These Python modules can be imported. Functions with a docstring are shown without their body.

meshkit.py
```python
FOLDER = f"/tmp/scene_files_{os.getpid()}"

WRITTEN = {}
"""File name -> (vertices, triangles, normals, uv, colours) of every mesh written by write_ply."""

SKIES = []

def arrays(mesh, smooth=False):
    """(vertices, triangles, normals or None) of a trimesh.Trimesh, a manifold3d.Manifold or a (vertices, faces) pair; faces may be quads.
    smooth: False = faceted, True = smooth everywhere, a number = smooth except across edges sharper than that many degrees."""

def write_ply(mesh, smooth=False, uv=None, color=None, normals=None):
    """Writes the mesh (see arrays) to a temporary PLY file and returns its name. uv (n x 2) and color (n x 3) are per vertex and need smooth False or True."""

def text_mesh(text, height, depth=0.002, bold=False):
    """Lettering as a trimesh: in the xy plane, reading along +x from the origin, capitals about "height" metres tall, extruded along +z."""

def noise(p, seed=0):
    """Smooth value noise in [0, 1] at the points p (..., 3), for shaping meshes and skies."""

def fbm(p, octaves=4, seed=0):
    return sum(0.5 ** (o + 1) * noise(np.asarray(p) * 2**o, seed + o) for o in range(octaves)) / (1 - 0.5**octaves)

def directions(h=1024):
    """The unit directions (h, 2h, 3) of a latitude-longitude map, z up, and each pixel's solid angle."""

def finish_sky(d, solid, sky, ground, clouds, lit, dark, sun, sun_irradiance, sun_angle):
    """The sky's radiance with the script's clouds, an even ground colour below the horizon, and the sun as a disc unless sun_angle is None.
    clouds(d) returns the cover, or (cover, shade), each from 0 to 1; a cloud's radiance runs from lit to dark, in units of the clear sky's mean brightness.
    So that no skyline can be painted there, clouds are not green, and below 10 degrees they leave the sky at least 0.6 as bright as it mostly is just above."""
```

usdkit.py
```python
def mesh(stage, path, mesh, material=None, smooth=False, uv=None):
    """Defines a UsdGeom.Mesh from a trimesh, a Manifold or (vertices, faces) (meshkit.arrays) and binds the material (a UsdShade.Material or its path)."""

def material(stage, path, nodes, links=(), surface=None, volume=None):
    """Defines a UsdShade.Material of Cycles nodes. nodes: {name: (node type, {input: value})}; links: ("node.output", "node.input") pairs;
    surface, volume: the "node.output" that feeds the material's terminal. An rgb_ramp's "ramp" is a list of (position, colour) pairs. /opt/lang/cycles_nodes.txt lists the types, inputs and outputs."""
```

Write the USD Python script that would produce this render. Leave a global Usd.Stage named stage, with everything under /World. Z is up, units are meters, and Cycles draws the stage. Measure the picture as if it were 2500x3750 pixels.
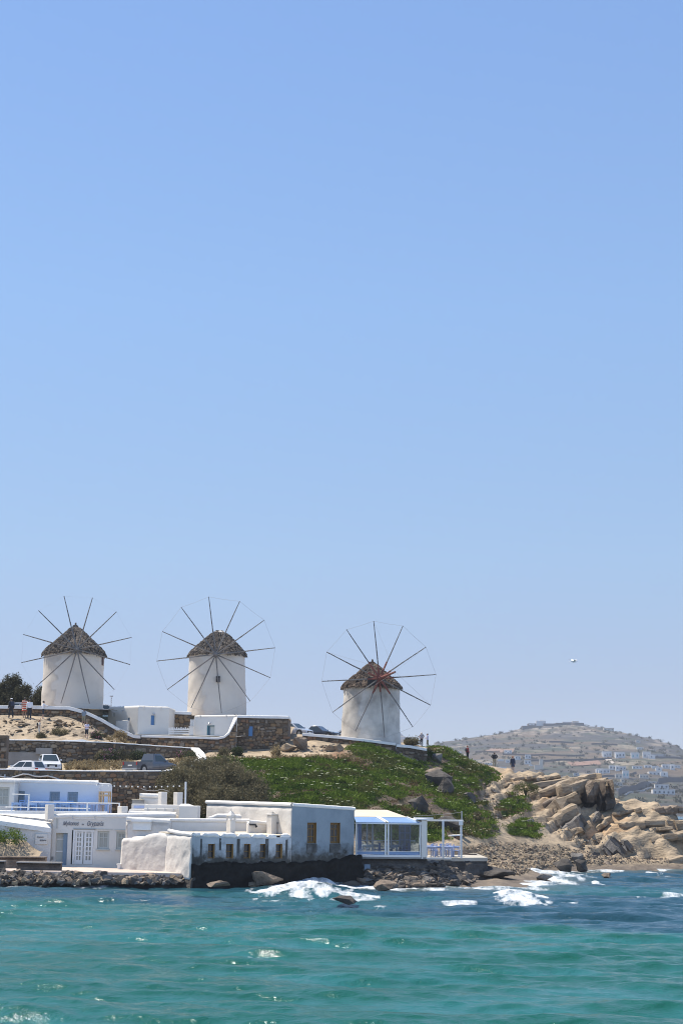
import math, random, numpy as np, trimesh, usdkit, meshkit, shapely
import manifold3d as m3
from scipy.interpolate import RBFInterpolator
from scipy.spatial import cKDTree, ConvexHull
from shapely.geometry import Polygon
from pxr import Usd, UsdGeom, UsdLux, UsdShade, Gf, Sdf, Vt

stage = Usd.Stage.CreateInMemory()
UsdGeom.SetStageUpAxis(stage, UsdGeom.Tokens.z)
stage.SetDefaultPrim(UsdGeom.Xform.Define(stage, '/World').GetPrim())

# ---------------------------------------------------------------- camera, sky, sun, exposure
EXPOSURE = 0.60
SUN_AZ = np.array([-0.90, 0.43]); SUN_EL = math.radians(61)
SUN_I, SKY_I = 1.25, 0.127
EYE = np.array([0.0, 0.0, 5.5]); FPX = 5500.0; PITCH = math.radians(10.96); ROLL = math.radians(0.7)
_F = np.array([0, math.cos(PITCH), math.sin(PITCH)]); _U0 = np.array([0, -math.sin(PITCH), math.cos(PITCH)]); _R0 = np.array([1.0, 0, 0])
_R = _R0 * math.cos(ROLL) + _U0 * math.sin(ROLL); _U = _U0 * math.cos(ROLL) - _R0 * math.sin(ROLL)
cam = UsdGeom.Camera.Define(stage, '/World/camera')
cam.CreateHorizontalApertureAttr(36.0); cam.CreateVerticalApertureAttr(54.0); cam.CreateFocalLengthAttr(36.0 * FPX / 2500)
cam.CreateClippingRangeAttr(Gf.Vec2f(0.5, 60000)); cam.CreateExposureAttr(EXPOSURE)
_M = np.eye(4); _M[0, :3] = _R; _M[1, :3] = _U; _M[2, :3] = -_F; _M[3, :3] = EYE
cam.AddTransformOp().Set(Gf.Matrix4d(*_M.ravel().tolist()))
SUN = np.array([*(SUN_AZ / np.linalg.norm(SUN_AZ) * math.cos(SUN_EL)), math.sin(SUN_EL)])
sky_mat = usdkit.material(stage, '/World/Looks/sky', {
    's': ('sky_texture', {'sky_type': 'single_scattering', 'sun_disc': False, 'sun_elevation': SUN_EL, 'sun_rotation': math.atan2(SUN[0], SUN[1]), 'altitude': 20.0,
                          'air_density': 0.7, 'aerosol_density': 0.0, 'ozone_density': 8.0}),
    'gm': ('gamma', {'gamma': 0.45}), 'tn': ('mix_color', {'blend_type': 'multiply', 'fac': 1.0, 'b': (1.5, 1.91, 2.45), 'use_clamp': False}),
    'tc': ('texture_coordinate', {}), 'sz': ('separate_xyz', {}), 'hr': ('rgb_ramp', {'ramp': [(0, (.98, .72, .585)), (.07, (.98, .745, .64)), (.16, (1.08, .93, .80)), (.32, (1.09, 1.03, .965)), (.48, (1.0, .985, 1.01)), (1, (1, .985, 1.0))]}), 'hz': ('mix_color', {'blend_type': 'multiply', 'fac': 1.0, 'use_clamp': False}),
    'b': ('background_shader', {'strength': SKY_I})}, [('s.color', 'gm.color'), ('gm.color', 'tn.a'), ('tn.result', 'hz.a'), ('tc.generated', 'sz.vector'), ('sz.z', 'hr.fac'), ('hr.color', 'hz.b'), ('hz.result', 'b.color')], surface='b.background')
dome = UsdLux.DomeLight.Define(stage, '/World/sky')
UsdShade.MaterialBindingAPI.Apply(dome.GetPrim()).Bind(sky_mat)
dome.GetPrim().SetCustomDataByKey('kind', 'structure')
sun = UsdLux.DistantLight.Define(stage, '/World/sun')
sun.CreateIntensityAttr(SUN_I); sun.CreateAngleAttr(0.53); sun.CreateNormalizeAttr(True); sun.CreateColorAttr(Gf.Vec3f(1.0, 0.94, 0.85))
_z = SUN; _x = np.cross([0, 0, 1], _z); _x /= np.linalg.norm(_x); _y = np.cross(_z, _x)
_L = np.eye(4); _L[0, :3] = _x; _L[1, :3] = _y; _L[2, :3] = _z
sun.AddTransformOp().Set(Gf.Matrix4d(*_L.ravel().tolist()))

# ---------------------------------------------------------------- picture <-> place
def ray(px, py):
    return _F + (px - 1250.0) / FPX * _R - (py - 1875.0) / FPX * _U
def at(px, py, D):
    d = ray(px, py); return EYE + d * (D / d[1])
def onz(px, py, z=0.0):
    d = ray(px, py); return EYE + d * ((z - EYE[2]) / d[2])
def proj(P):
    q = np.asarray(P, float) - EYE; k = q @ _F
    return np.stack([1250 + FPX * (q @ _R) / k, 1875 - FPX * (q @ _U) / k], -1)
def inpoly(pts, poly):
    return shapely.contains_xy(Polygon(poly), pts[..., 0], pts[..., 1])
noise, fbm = meshkit.noise, meshkit.fbm
def sstep(a, b, x):
    t = np.clip((x - a) / (b - a), 0, 1); return t * t * (3 - 2 * t)

# ---------------------------------------------------------------- prims
_used = {}
def numbered(path):
    n = _used.get(path, -1) + 1; _used[path] = n
    return path if n == 0 else f'{path}_{n:03d}'
def tag(prim, label=None, cat=None, group=None, kind=None):
    p = prim.prim if isinstance(prim, Thing) else prim
    for k, v in (('label', label), ('category', cat), ('group', group), ('kind', kind)):
        if v: p.SetCustomDataByKey(k, v)
class Thing:
    """An Xform at the thing's base; parts given in world space (world=True) or in its own."""
    def __init__(self, name, label, cat, loc=(0, 0, 0), yaw=0.0, group=None, kind=None):
        self.path = numbered('/World/' + name); self.loc = np.array(loc, float); self.yaw = yaw
        x = UsdGeom.Xform.Define(stage, self.path); x.AddTranslateOp().Set(Gf.Vec3d(*self.loc.tolist()))
        if yaw: x.AddRotateZOp().Set(math.degrees(yaw))
        self.prim = x.GetPrim(); tag(self.prim, label, cat, group, kind)
    def part(self, name, mesh, mat, parent=None, smooth=False, world=True, label=None, kind=None):
        base = parent if isinstance(parent, str) else self.path
        path = numbered(base + '/' + name)
        v, f = vf(mesh)
        if world:
            v = v - self.loc
            if self.yaw:
                c, s = math.cos(-self.yaw), math.sin(-self.yaw); v = np.stack([v[:, 0] * c - v[:, 1] * s, v[:, 0] * s + v[:, 1] * c, v[:, 2]], 1)
        m = usdkit.mesh(stage, path, (v, f), mat, smooth)
        if label: m.GetPrim().SetCustomDataByKey('label', label)
        if kind: m.GetPrim().SetCustomDataByKey('kind', kind)
        return path
def single(name, mesh, mat, label=None, cat=None, group=None, kind=None, smooth=False):
    path = numbered('/World/' + name); m = usdkit.mesh(stage, path, vf(mesh), mat, smooth)
    tag(m.GetPrim(), label, cat, group, kind); return m
def vf(m):
    if isinstance(m, MB): return m.arr()
    if hasattr(m, 'to_mesh'):
        q = m.to_mesh(); return np.array(q.vert_properties[:, :3], float), np.array(q.tri_verts, int)
    if hasattr(m, 'vertices'): return np.array(m.vertices, float), np.array(m.faces, int)
    v, f = np.asarray(m[0], float), np.asarray(m[1], int)
    if f.shape[1] == 4: f = np.vstack([f[:, [0, 1, 2]], f[:, [0, 2, 3]]])
    return v, f
class MB:
    def __init__(self): self.v, self.f, self.n = [], [], 0
    def add(self, mesh):
        v, f = vf(mesh); self.v.append(v); self.f.append(f + self.n); self.n += len(v); return self
    def arr(self): return np.vstack(self.v), np.vstack(self.f)
    def box(self, c, s, yaw=0.0): return self.add(box(c, s, yaw))
    def tube(self, pts, r, sides=6): return self.add(tube(pts, r, sides))
_BF = np.array([[0, 2, 3, 1], [4, 5, 7, 6], [0, 1, 5, 4], [2, 6, 7, 3], [0, 4, 6, 2], [1, 3, 7, 5]])
def box(c, s, yaw=0.0):
    q = np.array([[x, y, z] for x in (-.5, .5) for y in (-.5, .5) for z in (-.5, .5)])
    q = q[[0, 4, 2, 6, 1, 5, 3, 7]] * np.array(s, float)     # index = z*4 + y*2 + x
    co, si = math.cos(yaw), math.sin(yaw)
    q = np.stack([q[:, 0] * co - q[:, 1] * si, q[:, 0] * si + q[:, 1] * co, q[:, 2]], 1) + np.array(c, float)
    return q, np.vstack([_BF[:, [0, 1, 2]], _BF[:, [0, 2, 3]]])
def tube(pts, r, sides=6, caps=True):
    p = np.asarray(pts, float); n = len(p); r = np.broadcast_to(r, (n,)).astype(float)
    t = np.gradient(p, axis=0); t /= np.linalg.norm(t, axis=1, keepdims=True) + 1e-12
    ref = np.where(np.abs(t[:, 2:]) < 0.9, [[0, 0, 1.0]], [[1.0, 0, 0]])
    a = np.cross(t, ref); a /= np.linalg.norm(a, axis=1, keepdims=True) + 1e-12
    b = np.cross(t, a); an = np.arange(sides) * 2 * np.pi / sides
    v = (p[:, None] + r[:, None, None] * (np.cos(an)[None, :, None] * a[:, None] + np.sin(an)[None, :, None] * b[:, None])).reshape(-1, 3)
    i, j = np.meshgrid(np.arange(n - 1), np.arange(sides), indexing='ij')
    q = np.stack([i * sides + j, (i + 1) * sides + j, (i + 1) * sides + (j + 1) % sides, i * sides + (j + 1) % sides], -1).reshape(-1, 4)
    f = np.vstack([q[:, [0, 2, 1]], q[:, [0, 3, 2]]])
    if caps:
        v = np.vstack([v, p[0], p[-1]]); k = len(v); jj = np.arange(sides); e = (n - 1) * sides
        f = np.vstack([f, np.stack([np.full(sides, k - 2), jj, (jj + 1) % sides], 1), np.stack([np.full(sides, k - 1), e + (jj + 1) % sides, e + jj], 1)])
    return v, f
def grid(X, Y, Z, keep=None):
    n, m = X.shape; v = np.stack([X, Y, Z], -1).reshape(-1, 3)
    i, j = np.meshgrid(np.arange(n - 1), np.arange(m - 1), indexing='ij'); a = i * m + j
    q = np.stack([a, a + 1, a + m + 1, a + m], -1).reshape(-1, 4)
    if keep is not None:
        k = keep.reshape(-1); q = q[k[q].any(1)]
    f = np.vstack([q[:, [0, 1, 2]], q[:, [0, 2, 3]]])
    n_ = np.cross(v[f[:, 1]] - v[f[:, 0]], v[f[:, 2]] - v[f[:, 0]])
    if n_[:, 2].sum() < 0: f = f[:, ::-1]
    u, inv = np.unique(f, return_inverse=True)
    return v[u], inv.reshape(f.shape), u
def lathe(prof, c, seg=48, dr=None):
    """prof: list of (r, z); dr(theta, k) optional radius add."""
    th = np.arange(seg) * 2 * np.pi / seg; v = []
    for k, (r, z) in enumerate(prof):
        rr = r + (dr(th, k) if dr else 0)
        v.append(np.stack([c[0] + rr * np.cos(th), c[1] + rr * np.sin(th), np.full(seg, c[2] + z)], 1))
    v = np.vstack(v); f = []
    n = len(prof); i, j = np.meshgrid(np.arange(n - 1), np.arange(seg), indexing='ij')
    q = np.stack([i * seg + j, i * seg + (j + 1) % seg, (i + 1) * seg + (j + 1) % seg, (i + 1) * seg + j], -1).reshape(-1, 4)
    f = np.vstack([q[:, [0, 1, 2]], q[:, [0, 2, 3]]])
    k = len(v); v = np.vstack([v, [[c[0], c[1], c[2] + prof[0][1]], [c[0], c[1], c[2] + prof[-1][1]]]]); jj = np.arange(seg)
    f = np.vstack([f, np.stack([np.full(seg, k), (jj + 1) % seg, jj], 1), np.stack([np.full(seg, k + 1), (n - 1) * seg + jj, (n - 1) * seg + (jj + 1) % seg], 1)])
    return v, f
def hull(pts):
    h = trimesh.convex.convex_hull(np.asarray(pts, float)); return np.array(h.vertices), np.array(h.faces)
def hex8(b4, t4):
    """Solid from a bottom quad and a top quad, both counter-clockwise from above."""
    v = np.vstack([b4, t4]); q = np.array([[3, 2, 1, 0], [4, 5, 6, 7], [0, 1, 5, 4], [1, 2, 6, 5], [2, 3, 7, 6], [3, 0, 4, 7]])
    return v, np.vstack([q[:, [0, 1, 2]], q[:, [0, 2, 3]]])
def inset(poly, d):
    p = np.asarray(poly, float); n = len(p); out = []
    for i in range(n):
        a, b, c = p[i - 1], p[i], p[(i + 1) % n]
        u, w = (b - a) / (np.linalg.norm(b - a) + 1e-12), (c - b) / (np.linalg.norm(c - b) + 1e-12)
        n1, n2 = np.array([-u[1], u[0]]), np.array([-w[1], w[0]]); k = 1 + n1 @ n2
        out.append(b + (n1 + n2) * d / max(k, 0.35))
    return np.array(out)
def block(poly, z0, z1, r=0.1, rc=0.1, zt=None):
    """Softly rounded masonry block: plan polygon (any winding), vertical corners rounded by rc, top edge by r. zt(xy) gives a top height of its own."""
    P = Polygon(poly)
    if rc > 0: P = P.buffer(-rc, join_style='mitre').buffer(rc, quad_segs=3)
    p = np.array(shapely.geometry.polygon.orient(P, 1.0).exterior.coords)[:-1]
    q = [p[0]]
    for x in p[1:]:
        if np.linalg.norm(x - q[-1]) > 1e-3: q.append(x)
    p = np.array(q); top = (lambda xy: np.full(len(xy), z1)) if zt is None else (lambda xy: np.array([zt(a) for a in xy]))
    T = top(p); rings = [np.c_[p, np.full(len(p), z0)]]
    for a in ((0, 30, 60, 90) if r > 0 else (90,)):
        t = math.radians(a); pi = inset(p, r * (1 - math.cos(t)))
        rings.append(np.c_[pi, T - r * (1 - math.sin(t))])
    n = len(p); v = np.vstack(rings); f = []; jj = np.arange(n)
    for k in range(len(rings) - 1):
        a, b, c, d = k * n + jj, k * n + (jj + 1) % n, (k + 1) * n + (jj + 1) % n, (k + 1) * n + jj
        f += [np.stack([a, b, c], 1), np.stack([a, c, d], 1)]
    k = len(v); v = np.vstack([v, [[*p.mean(0), z0]], [[*rings[-1][:, :2].mean(0), rings[-1][:, 2].mean()]]]); e = (len(rings) - 1) * n
    f += [np.stack([np.full(n, k), (jj + 1) % n, jj], 1), np.stack([np.full(n, k + 1), e + jj, e + (jj + 1) % n], 1)]
    return v, np.vstack(f)
def man(mesh):
    if isinstance(mesh, m3.Manifold): return mesh
    v, f = vf(mesh); vol = np.einsum('ij,ij->i', v[f[:, 0]], np.cross(v[f[:, 1]], v[f[:, 2]])).sum()
    return m3.Manifold(m3.Mesh(v.astype(np.float32), np.ascontiguousarray(f if vol > 0 else f[:, ::-1], np.uint32)))
def cut(mesh, holes):
    a = man(mesh)
    if a.is_empty() or a.status() != m3.Error.NoError:
        print('cut: not manifold', a.status()); return mesh
    for h in holes: a = a - man(h)
    return a
class Face:
    """A wall face from A (left, as the camera sees it) to B (right), plan points; d is measured outwards."""
    def __init__(self, A, B):
        self.A, self.B = np.array(A[:2], float), np.array(B[:2], float); self.L = np.linalg.norm(self.B - self.A)
        self.u = (self.B - self.A) / self.L; self.n = np.array([self.u[1], -self.u[0]]); self.yaw = math.atan2(self.u[1], self.u[0])
    def hit(self, px, py):
        d = ray(px, py); t = ((self.A - EYE[:2]) @ self.n) / (d[:2] @ self.n); P = EYE + d * t
        return (P[:2] - self.A) @ self.u, P[2]
    def P(self, s, z, d=0.0): return np.array([*(self.A + self.u * s + self.n * d), z])
    def box(self, s0, s1, z0, z1, d0, d1):
        a, b, c, e = self.P(s0, z0, d1), self.P(s1, z0, d1), self.P(s1, z0, d0), self.P(s0, z0, d0); up = np.array([0, 0, z1 - z0])
        return hex8(np.array([a, b, c, e]), np.array([a, b, c, e]) + up)
    def rect(self, px0, py0, px1, py1):
        s0, z1 = self.hit(px0, py0); s1, z0 = self.hit(px1, py1); return s0, s1, z0, z1
# ---------------------------------------------------------------- materials
L = '/World/Looks/'
def mat(name, stops, scale=1.0, detail=4.0, rough=0.85, bump=0.0, bscale=None, bdist=0.05, spec=0.3, stretch=(1, 1, 1), metallic=0.0, attr=None, coat=0.0, vary=0.0, rot=(0, 0, 0)):
    if isinstance(stops[0], float): stops = [stops, stops]
    n = {'g': ('geometry', {}), 'm': ('mapping', {'scale': stretch, 'rotation': rot}), 'n': ('noise_texture', {'scale': scale, 'detail': detail, 'roughness': 0.6}),
         'r': ('rgb_ramp', {'ramp': stops if len(stops[0]) == 2 else [(0.3 + 0.4 * i / (len(stops) - 1), c) for i, c in enumerate(stops)]}),
         'p': ('principled_bsdf', {'roughness': rough, 'specular_ior_level': spec, 'metallic': metallic, 'coat_weight': coat})}
    l = [('g.position', 'm.vector'), ('m.vector', 'n.vector'), ('n.fac', 'r.fac')]
    out = 'r.color'
    if attr:
        n['a'] = ('attribute', {'attribute': attr}); n['x'] = ('mix_color', {'blend_type': 'multiply', 'fac': 1.0, 'use_clamp': False})
        l += [('a.color', 'x.a'), (out, 'x.b')]; out = 'x.result'
    if vary:
        n['o'] = ('object_info', {}); n['v'] = ('map_range', {'from_min': 0.0, 'from_max': 1.0, 'to_min': 1 - vary, 'to_max': 1 + vary}); n['h'] = ('hsv', {})
        l += [('o.random', 'v.value'), ('v.result', 'h.value'), (out, 'h.color')]; out = 'h.color'
    l.append((out, 'p.base_color'))
    if bump:
        n['bn'] = ('noise_texture', {'scale': bscale or scale * 3, 'detail': 5.0, 'roughness': 0.6}); n['b'] = ('bump', {'strength': bump, 'distance': bdist})
        l += [('m.vector', 'bn.vector'), ('bn.fac', 'b.height'), ('b.normal', 'p.normal')]
    return usdkit.material(stage, L + name, n, l, surface='p.BSDF')
def flat(name, c, rough=0.5, **k):
    return usdkit.material(stage, L + name, {'p': ('principled_bsdf', {'base_color': c, 'roughness': rough, **k})}, [], surface='p.BSDF')
white = mat('limewash', [(.58, .54, .485), (.66, .615, .55)], 0.9, 4, .9, .35, 2.2, .10)
white_soft = mat('smooth_limewash', [(.59, .55, .49), (.65, .61, .545)], 0.5, 3, .9, .15, 3.0, .04)
white_rough = mat('rough_limewash', [(.25, (.42, .39, .35)), (.42, (.55, .51, .46)), (.7, (.64, .60, .54))], 0.7, 6, .95, .5, 1.6, .14)
mill_white = mat('mill_limewash', [(.22, (.46, .42, .365)), (.45, (.55, .50, .435)), (.7, (.59, .54, .47))], 0.45, 5, .9, .25, 1.2, .10)
mill_worn = mat('worn_mill_limewash', [(.28, (.27, .25, .225)), (.42, (.42, .39, .345)), (.58, (.55, .51, .45))], 0.55, 7, .92, .35, 1.4, .10)
trim_white = flat('white_paint', (.66, .65, .62), .5)
old_blue = mat('blue_grey_wash', [(.25, (.30, .36, .40)), (.45, (.38, .45, .50)), (.7, (.42, .49, .54))], 0.8, 6, .9, .4, 2.0, .06)
stain = mat('damp_stain', [(.035, .036, .034), (.075, .075, .07), (.14, .145, .145)], 2.0, 6, .95, .6, 4.0, .05)
coping = mat('whitewashed_coping', [(.66, .63, .58), (.76, .73, .68)], 1.2, 4, .9, .5, 3.0, .08)
canvas = mat('cream_canvas', [(.50, .43, .33), (.56, .48, .37)], 0.6, 3, .8)
concrete = mat('grey_concrete', [(.20, .19, .18), (.28, .27, .25)], 0.7, 5, .9, .3, 3.0, .03)
dark_wet = mat('wet_dark_stone', [(.007, .007, .006), (.022, .020, .017)], 1.2, 6, .85, 1.0, 1.6, .25, spec=.1)
black_stone = mat('weathered_dark_rock', [(.035, .030, .026), (.11, .095, .08)], 1.0, 6, .85, 1.0, 2.0, .2)
tan_rock = mat('tan_rock', [(.15, .112, .073), (.285, .22, .15), (.375, .30, .212)], 1.3, 9, .9, 1.0, 5.0, .12, rot=(0.2, 0.45, 0), stretch=(1, 1, 3))
brown_rock = mat('brown_rock', [(.09, .07, .052), (.18, .137, .10), (.27, .21, .155)], 1.4, 9, .85, 1.0, 4.5, .12)
grey_rock = mat('grey_rock', [(.09, .083, .076), (.20, .18, .16)], 1.4, 9, .85, 1.0, 4.5, .12)
mortar = mat('rubble_core', [(.08, .062, .046), (.15, .118, .088)], 1.5, 5, .95, .7, 4.0, .1)
stones = [mat('wall_stone', [(0.133, 0.095, 0.060), (0.218, 0.159, 0.101)], 1.6, 5, .9, .5, 5.0, .05), mat('wall_stone_ochre', [(0.190, 0.120, 0.060), (0.275, 0.176, 0.090)], 1.6, 5, .9, .5, 5.0, .05),
          mat('wall_stone_grey', [(0.142, 0.116, 0.086), (0.237, 0.194, 0.146)], 1.6, 5, .9, .5, 5.0, .05), mat('wall_stone_dark', [(0.071, 0.052, 0.035), (0.133, 0.099, 0.066)], 1.6, 5, .9, .5, 5.0, .05),
          mat('wall_stone_rust', [(0.162, 0.090, 0.049), (0.228, 0.133, 0.075)], 1.6, 5, .9, .5, 5.0, .05), mat('wall_stone_pale', [(0.228, 0.172, 0.112), (0.323, 0.249, 0.165)], 1.6, 5, .9, .5, 5.0, .05)]
thatch = mat('thatch', [(.25, (.045, .036, .028)), (.45, (.10, .082, .066)), (.62, (.17, .145, .12)), (.8, (.28, .245, .21))], 1.7, 8, .95, 1.0, 6.0, .12, stretch=(1.6, 1.6, .8))
thatch_worn = mat('worn_brown_thatch', [(.25, (.045, .032, .024)), (.45, (.10, .072, .052)), (.65, (.17, .128, .094)), (.8, (.26, .21, .165))], 1.7, 8, .95, 1.0, 6.0, .12, stretch=(1.6, 1.6, .8))
pole_wood = mat('grey_pole_wood', [(.12, .11, .105), (.2, .185, .17)], 3.0, 4, .85)
red_wood = mat('red_painted_wood', [(.14, .045, .033), (.23, .075, .052)], 3.0, 4, .7)
yellow_wood = mat('ochre_painted_wood', [(.15, .08, .02), (.22, .12, .03)], 4.0, 4, .6)
raw_wood = mat('raw_wood', [(.42, .27, .13), (.55, .37, .2)], 3.0, 4, .7)
rope_mat = flat('rope', (.33, .31, .29), .9)
blue_paint = flat('blue_paint', (.055, .16, .33), .5)
teal_paint = flat('teal_paint', (.035, .12, .15), .5)
grey_paint = flat('grey_green_paint', (.42, .43, .39), .5)
slate_paint = flat('slate_blue_paint', (.17, .24, .31), .5)
furniture_blue = mat('blue_furniture_paint', [(.16, .28, .50), (.25, .38, .60)], 1.5, 3, .5)
furniture_pale = mat('pale_blue_furniture_paint', [(.26, .33, .52), (.38, .44, .60)], 1.5, 3, .5)
dark_glass = flat('dark_window_glass', (.018, .022, .026), .08, specular_ior_level=.6)
grey_glass = flat('curtained_glass', (.30, .31, .28), .15, specular_ior_level=.6)
black_mat = flat('black_rubber', (.012, .012, .012), .7)
dark_hole = flat('dark_opening', (.02, .019, .018), .9)
metal = flat('galvanised_metal', (.45, .46, .47), .4, metallic=.7)
letters = flat('slate_lettering', (.075, .085, .12), .7)
clear = usdkit.material(stage, L + 'clear_glass', {'f': ('fresnel', {'IOR': 1.45}), 't': ('transparent_bsdf', {'color': (.62, .72, .82)}), 'g': ('glossy_bsdf', {'color': (.95, .97, 1), 'roughness': .03}),
    'x': ('mix_closure', {})}, [('f.fac', 'x.fac'), ('t.BSDF', 'x.closure1'), ('g.BSDF', 'x.closure2')], surface='x.closure')
blue_sheet = mat('blue_plastic_sheet', [(.17, .27, .44), (.22, .32, .50)], 0.8, 3, .25, spec=.5)

# ---------------------------------------------------------------- the headland's ground
CP = []
def cp(*rows):
    for px, py, D in rows: CP.append(at(px, py, D))
# shore and beach, from left to right (depth chosen from the water line)
for px, py, z in [(0, 3225, .15), (150, 3228, .1), (300, 3232, 0), (450, 3234, 0), (640, 3236, -.1), (720, 3243, -.2), (850, 3240, -.25), (1000, 3245, -.3), (1150, 3250, -.35), (1290, 3245, -.25),
                  (1400, 3232, 0), (1520, 3228, 0), (1640, 3222, 0), (1760, 3212, .0), (1880, 3200, 0), (2010, 3193, 0), (2130, 3188, 0), (2260, 3180, 0), (2400, 3178, 0), (2540, 3178, 0)]:
    CP.append(onz(px, py, z))
for px in (0, 300, 640, 1000): CP.append([*(at(px, 3200, 112)[:2]), 0.7]); CP.append([*(at(px, 3200, 118)[:2]), 2.6]); CP.append([*(at(px, 3200, 90)[:2]), -1.3])
for px in (1300, 1600, 1900, 2200, 2500): CP.append([*(at(px, 3300, 92)[:2]), -1.6])
for px in (0, 300, 640): CP.append([*(at(px, 2900, 128)[:2]), 4.8]); CP.append([*(at(px, 2900, 140)[:2]), 6.5]); CP.append([*(at(px, 2900, 155)[:2]), 9.5])
cp((1320, 3170, 107), (1450, 3172, 108), (1580, 3160, 109.5), (1700, 3165, 115), (1760, 3150, 119), (1850, 3120, 124), (1850, 3165, 118), (1960, 3130, 129), (2050, 3150, 131), (2150, 3130, 135), (2300, 3135, 138), (2450, 3130, 139.5))
cp((1620, 3105, 115.5), (1700, 3088, 120), (1760, 3078, 126), (1850, 3078, 130.5), (1960, 3085, 134), (2060, 3098, 136))
cp((1560, 3062, 120), (1650, 3060, 121.5), (1750, 3055, 128))
# slope, dirt path and ridge
cp((620, 2950, 121), (760, 2960, 121), (760, 2870, 128), (900, 2880, 128), (1050, 2985, 117), (1050, 2880, 127), (1200, 2960, 119), (1200, 2870, 128), (1350, 2980, 118.5), (1350, 2870, 129), (1500, 2980, 121), (1500, 2890, 130))
cp((700, 2770, 138), (800, 2775, 138), (960, 2776, 138.5), (1100, 2776, 138.5), (1230, 2778, 138.5), (1290, 2774, 139), (760, 2755, 143), (900, 2758, 143.5), (1050, 2752, 144), (1180, 2757, 143), (1270, 2748, 143))
cp((1050, 2722, 146), (1150, 2712, 146.5), (1250, 2726, 146.5), (1010, 2745, 145), (1330, 2742, 143), (1400, 2775, 142), (1480, 2815, 141), (1560, 2840, 141), (1440, 2830, 137), (1560, 2900, 134))
cp((1620, 2745, 153), (1570, 2748, 150), (1700, 2800, 160), (1700, 2850, 147), (1690, 2930, 134), (1620, 2960, 128), (1720, 3000, 130), (1780, 2990, 134), (1780, 2900, 143), (1780, 2830, 157))
cp((1860, 2820, 164), (1960, 2823, 164), (2040, 2832, 161), (2100, 2846, 158), (2160, 2856, 155.5), (2195, 2866, 154), (1900, 2900, 149), (1980, 2900, 150), (2060, 2880, 153), (2120, 2890, 151.5))
cp((1870, 2980, 140), (1960, 2975, 143), (2040, 2960, 145.5), (2110, 2960, 147), (1900, 3040, 136), (2000, 3040, 139), (2100, 3060, 140.5))
cp((2215, 2925, 153), (2230, 2980, 147), (2290, 2930, 152), (2350, 2935, 151), (2410, 2942, 150), (2460, 2958, 149), (2485, 2985, 148), (2300, 3000, 145), (2400, 3000, 146), (2460, 3030, 145), (2240, 3060, 142), (2330, 3070, 142), (2430, 3080, 142), (2170, 3080, 141))
# behind the ridge the ground falls to the sea; to the right too
for px, D, z in [(1700, 185, 8.8), (1850, 180, 6), (2000, 176, 4.5), (2150, 170, 3), (2300, 163, 2.5), (2430, 158, 2.0), (1850, 205, -2), (2000, 195, -2), (2200, 185, -2), (2400, 172, -2), (2520, 150, -1.0), (2560, 158, -2.5), (2600, 148, -2.0), (2545, 142, 0.2), (2700, 150, -3)]:
    CP.append([*(at(px, 2900, D)[:2]), z])
for px, D, z in [(1300, 156, 11.6), (1450, 156, 11.2), (1500, 168, 12.0), (1300, 175, 12.7), (1560, 172, 11.8), (1580, 195, 10), (1300, 200, 12), (1120, 160, 12.4), (1130, 172, 13.1), (1000, 160, 12.5), (1000, 180, 13.2), (800, 170, 12.5), (600, 170, 12.8), (300, 170, 13), (0, 170, 13), (0, 220, 12), (700, 230, 11), (1300, 240, 6), (1600, 240, -2), (2000, 260, -4), (2600, 250, -4)]:
    CP.append([*(at(px, 2900, D)[:2]), z])
CP = np.array(CP)
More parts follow.
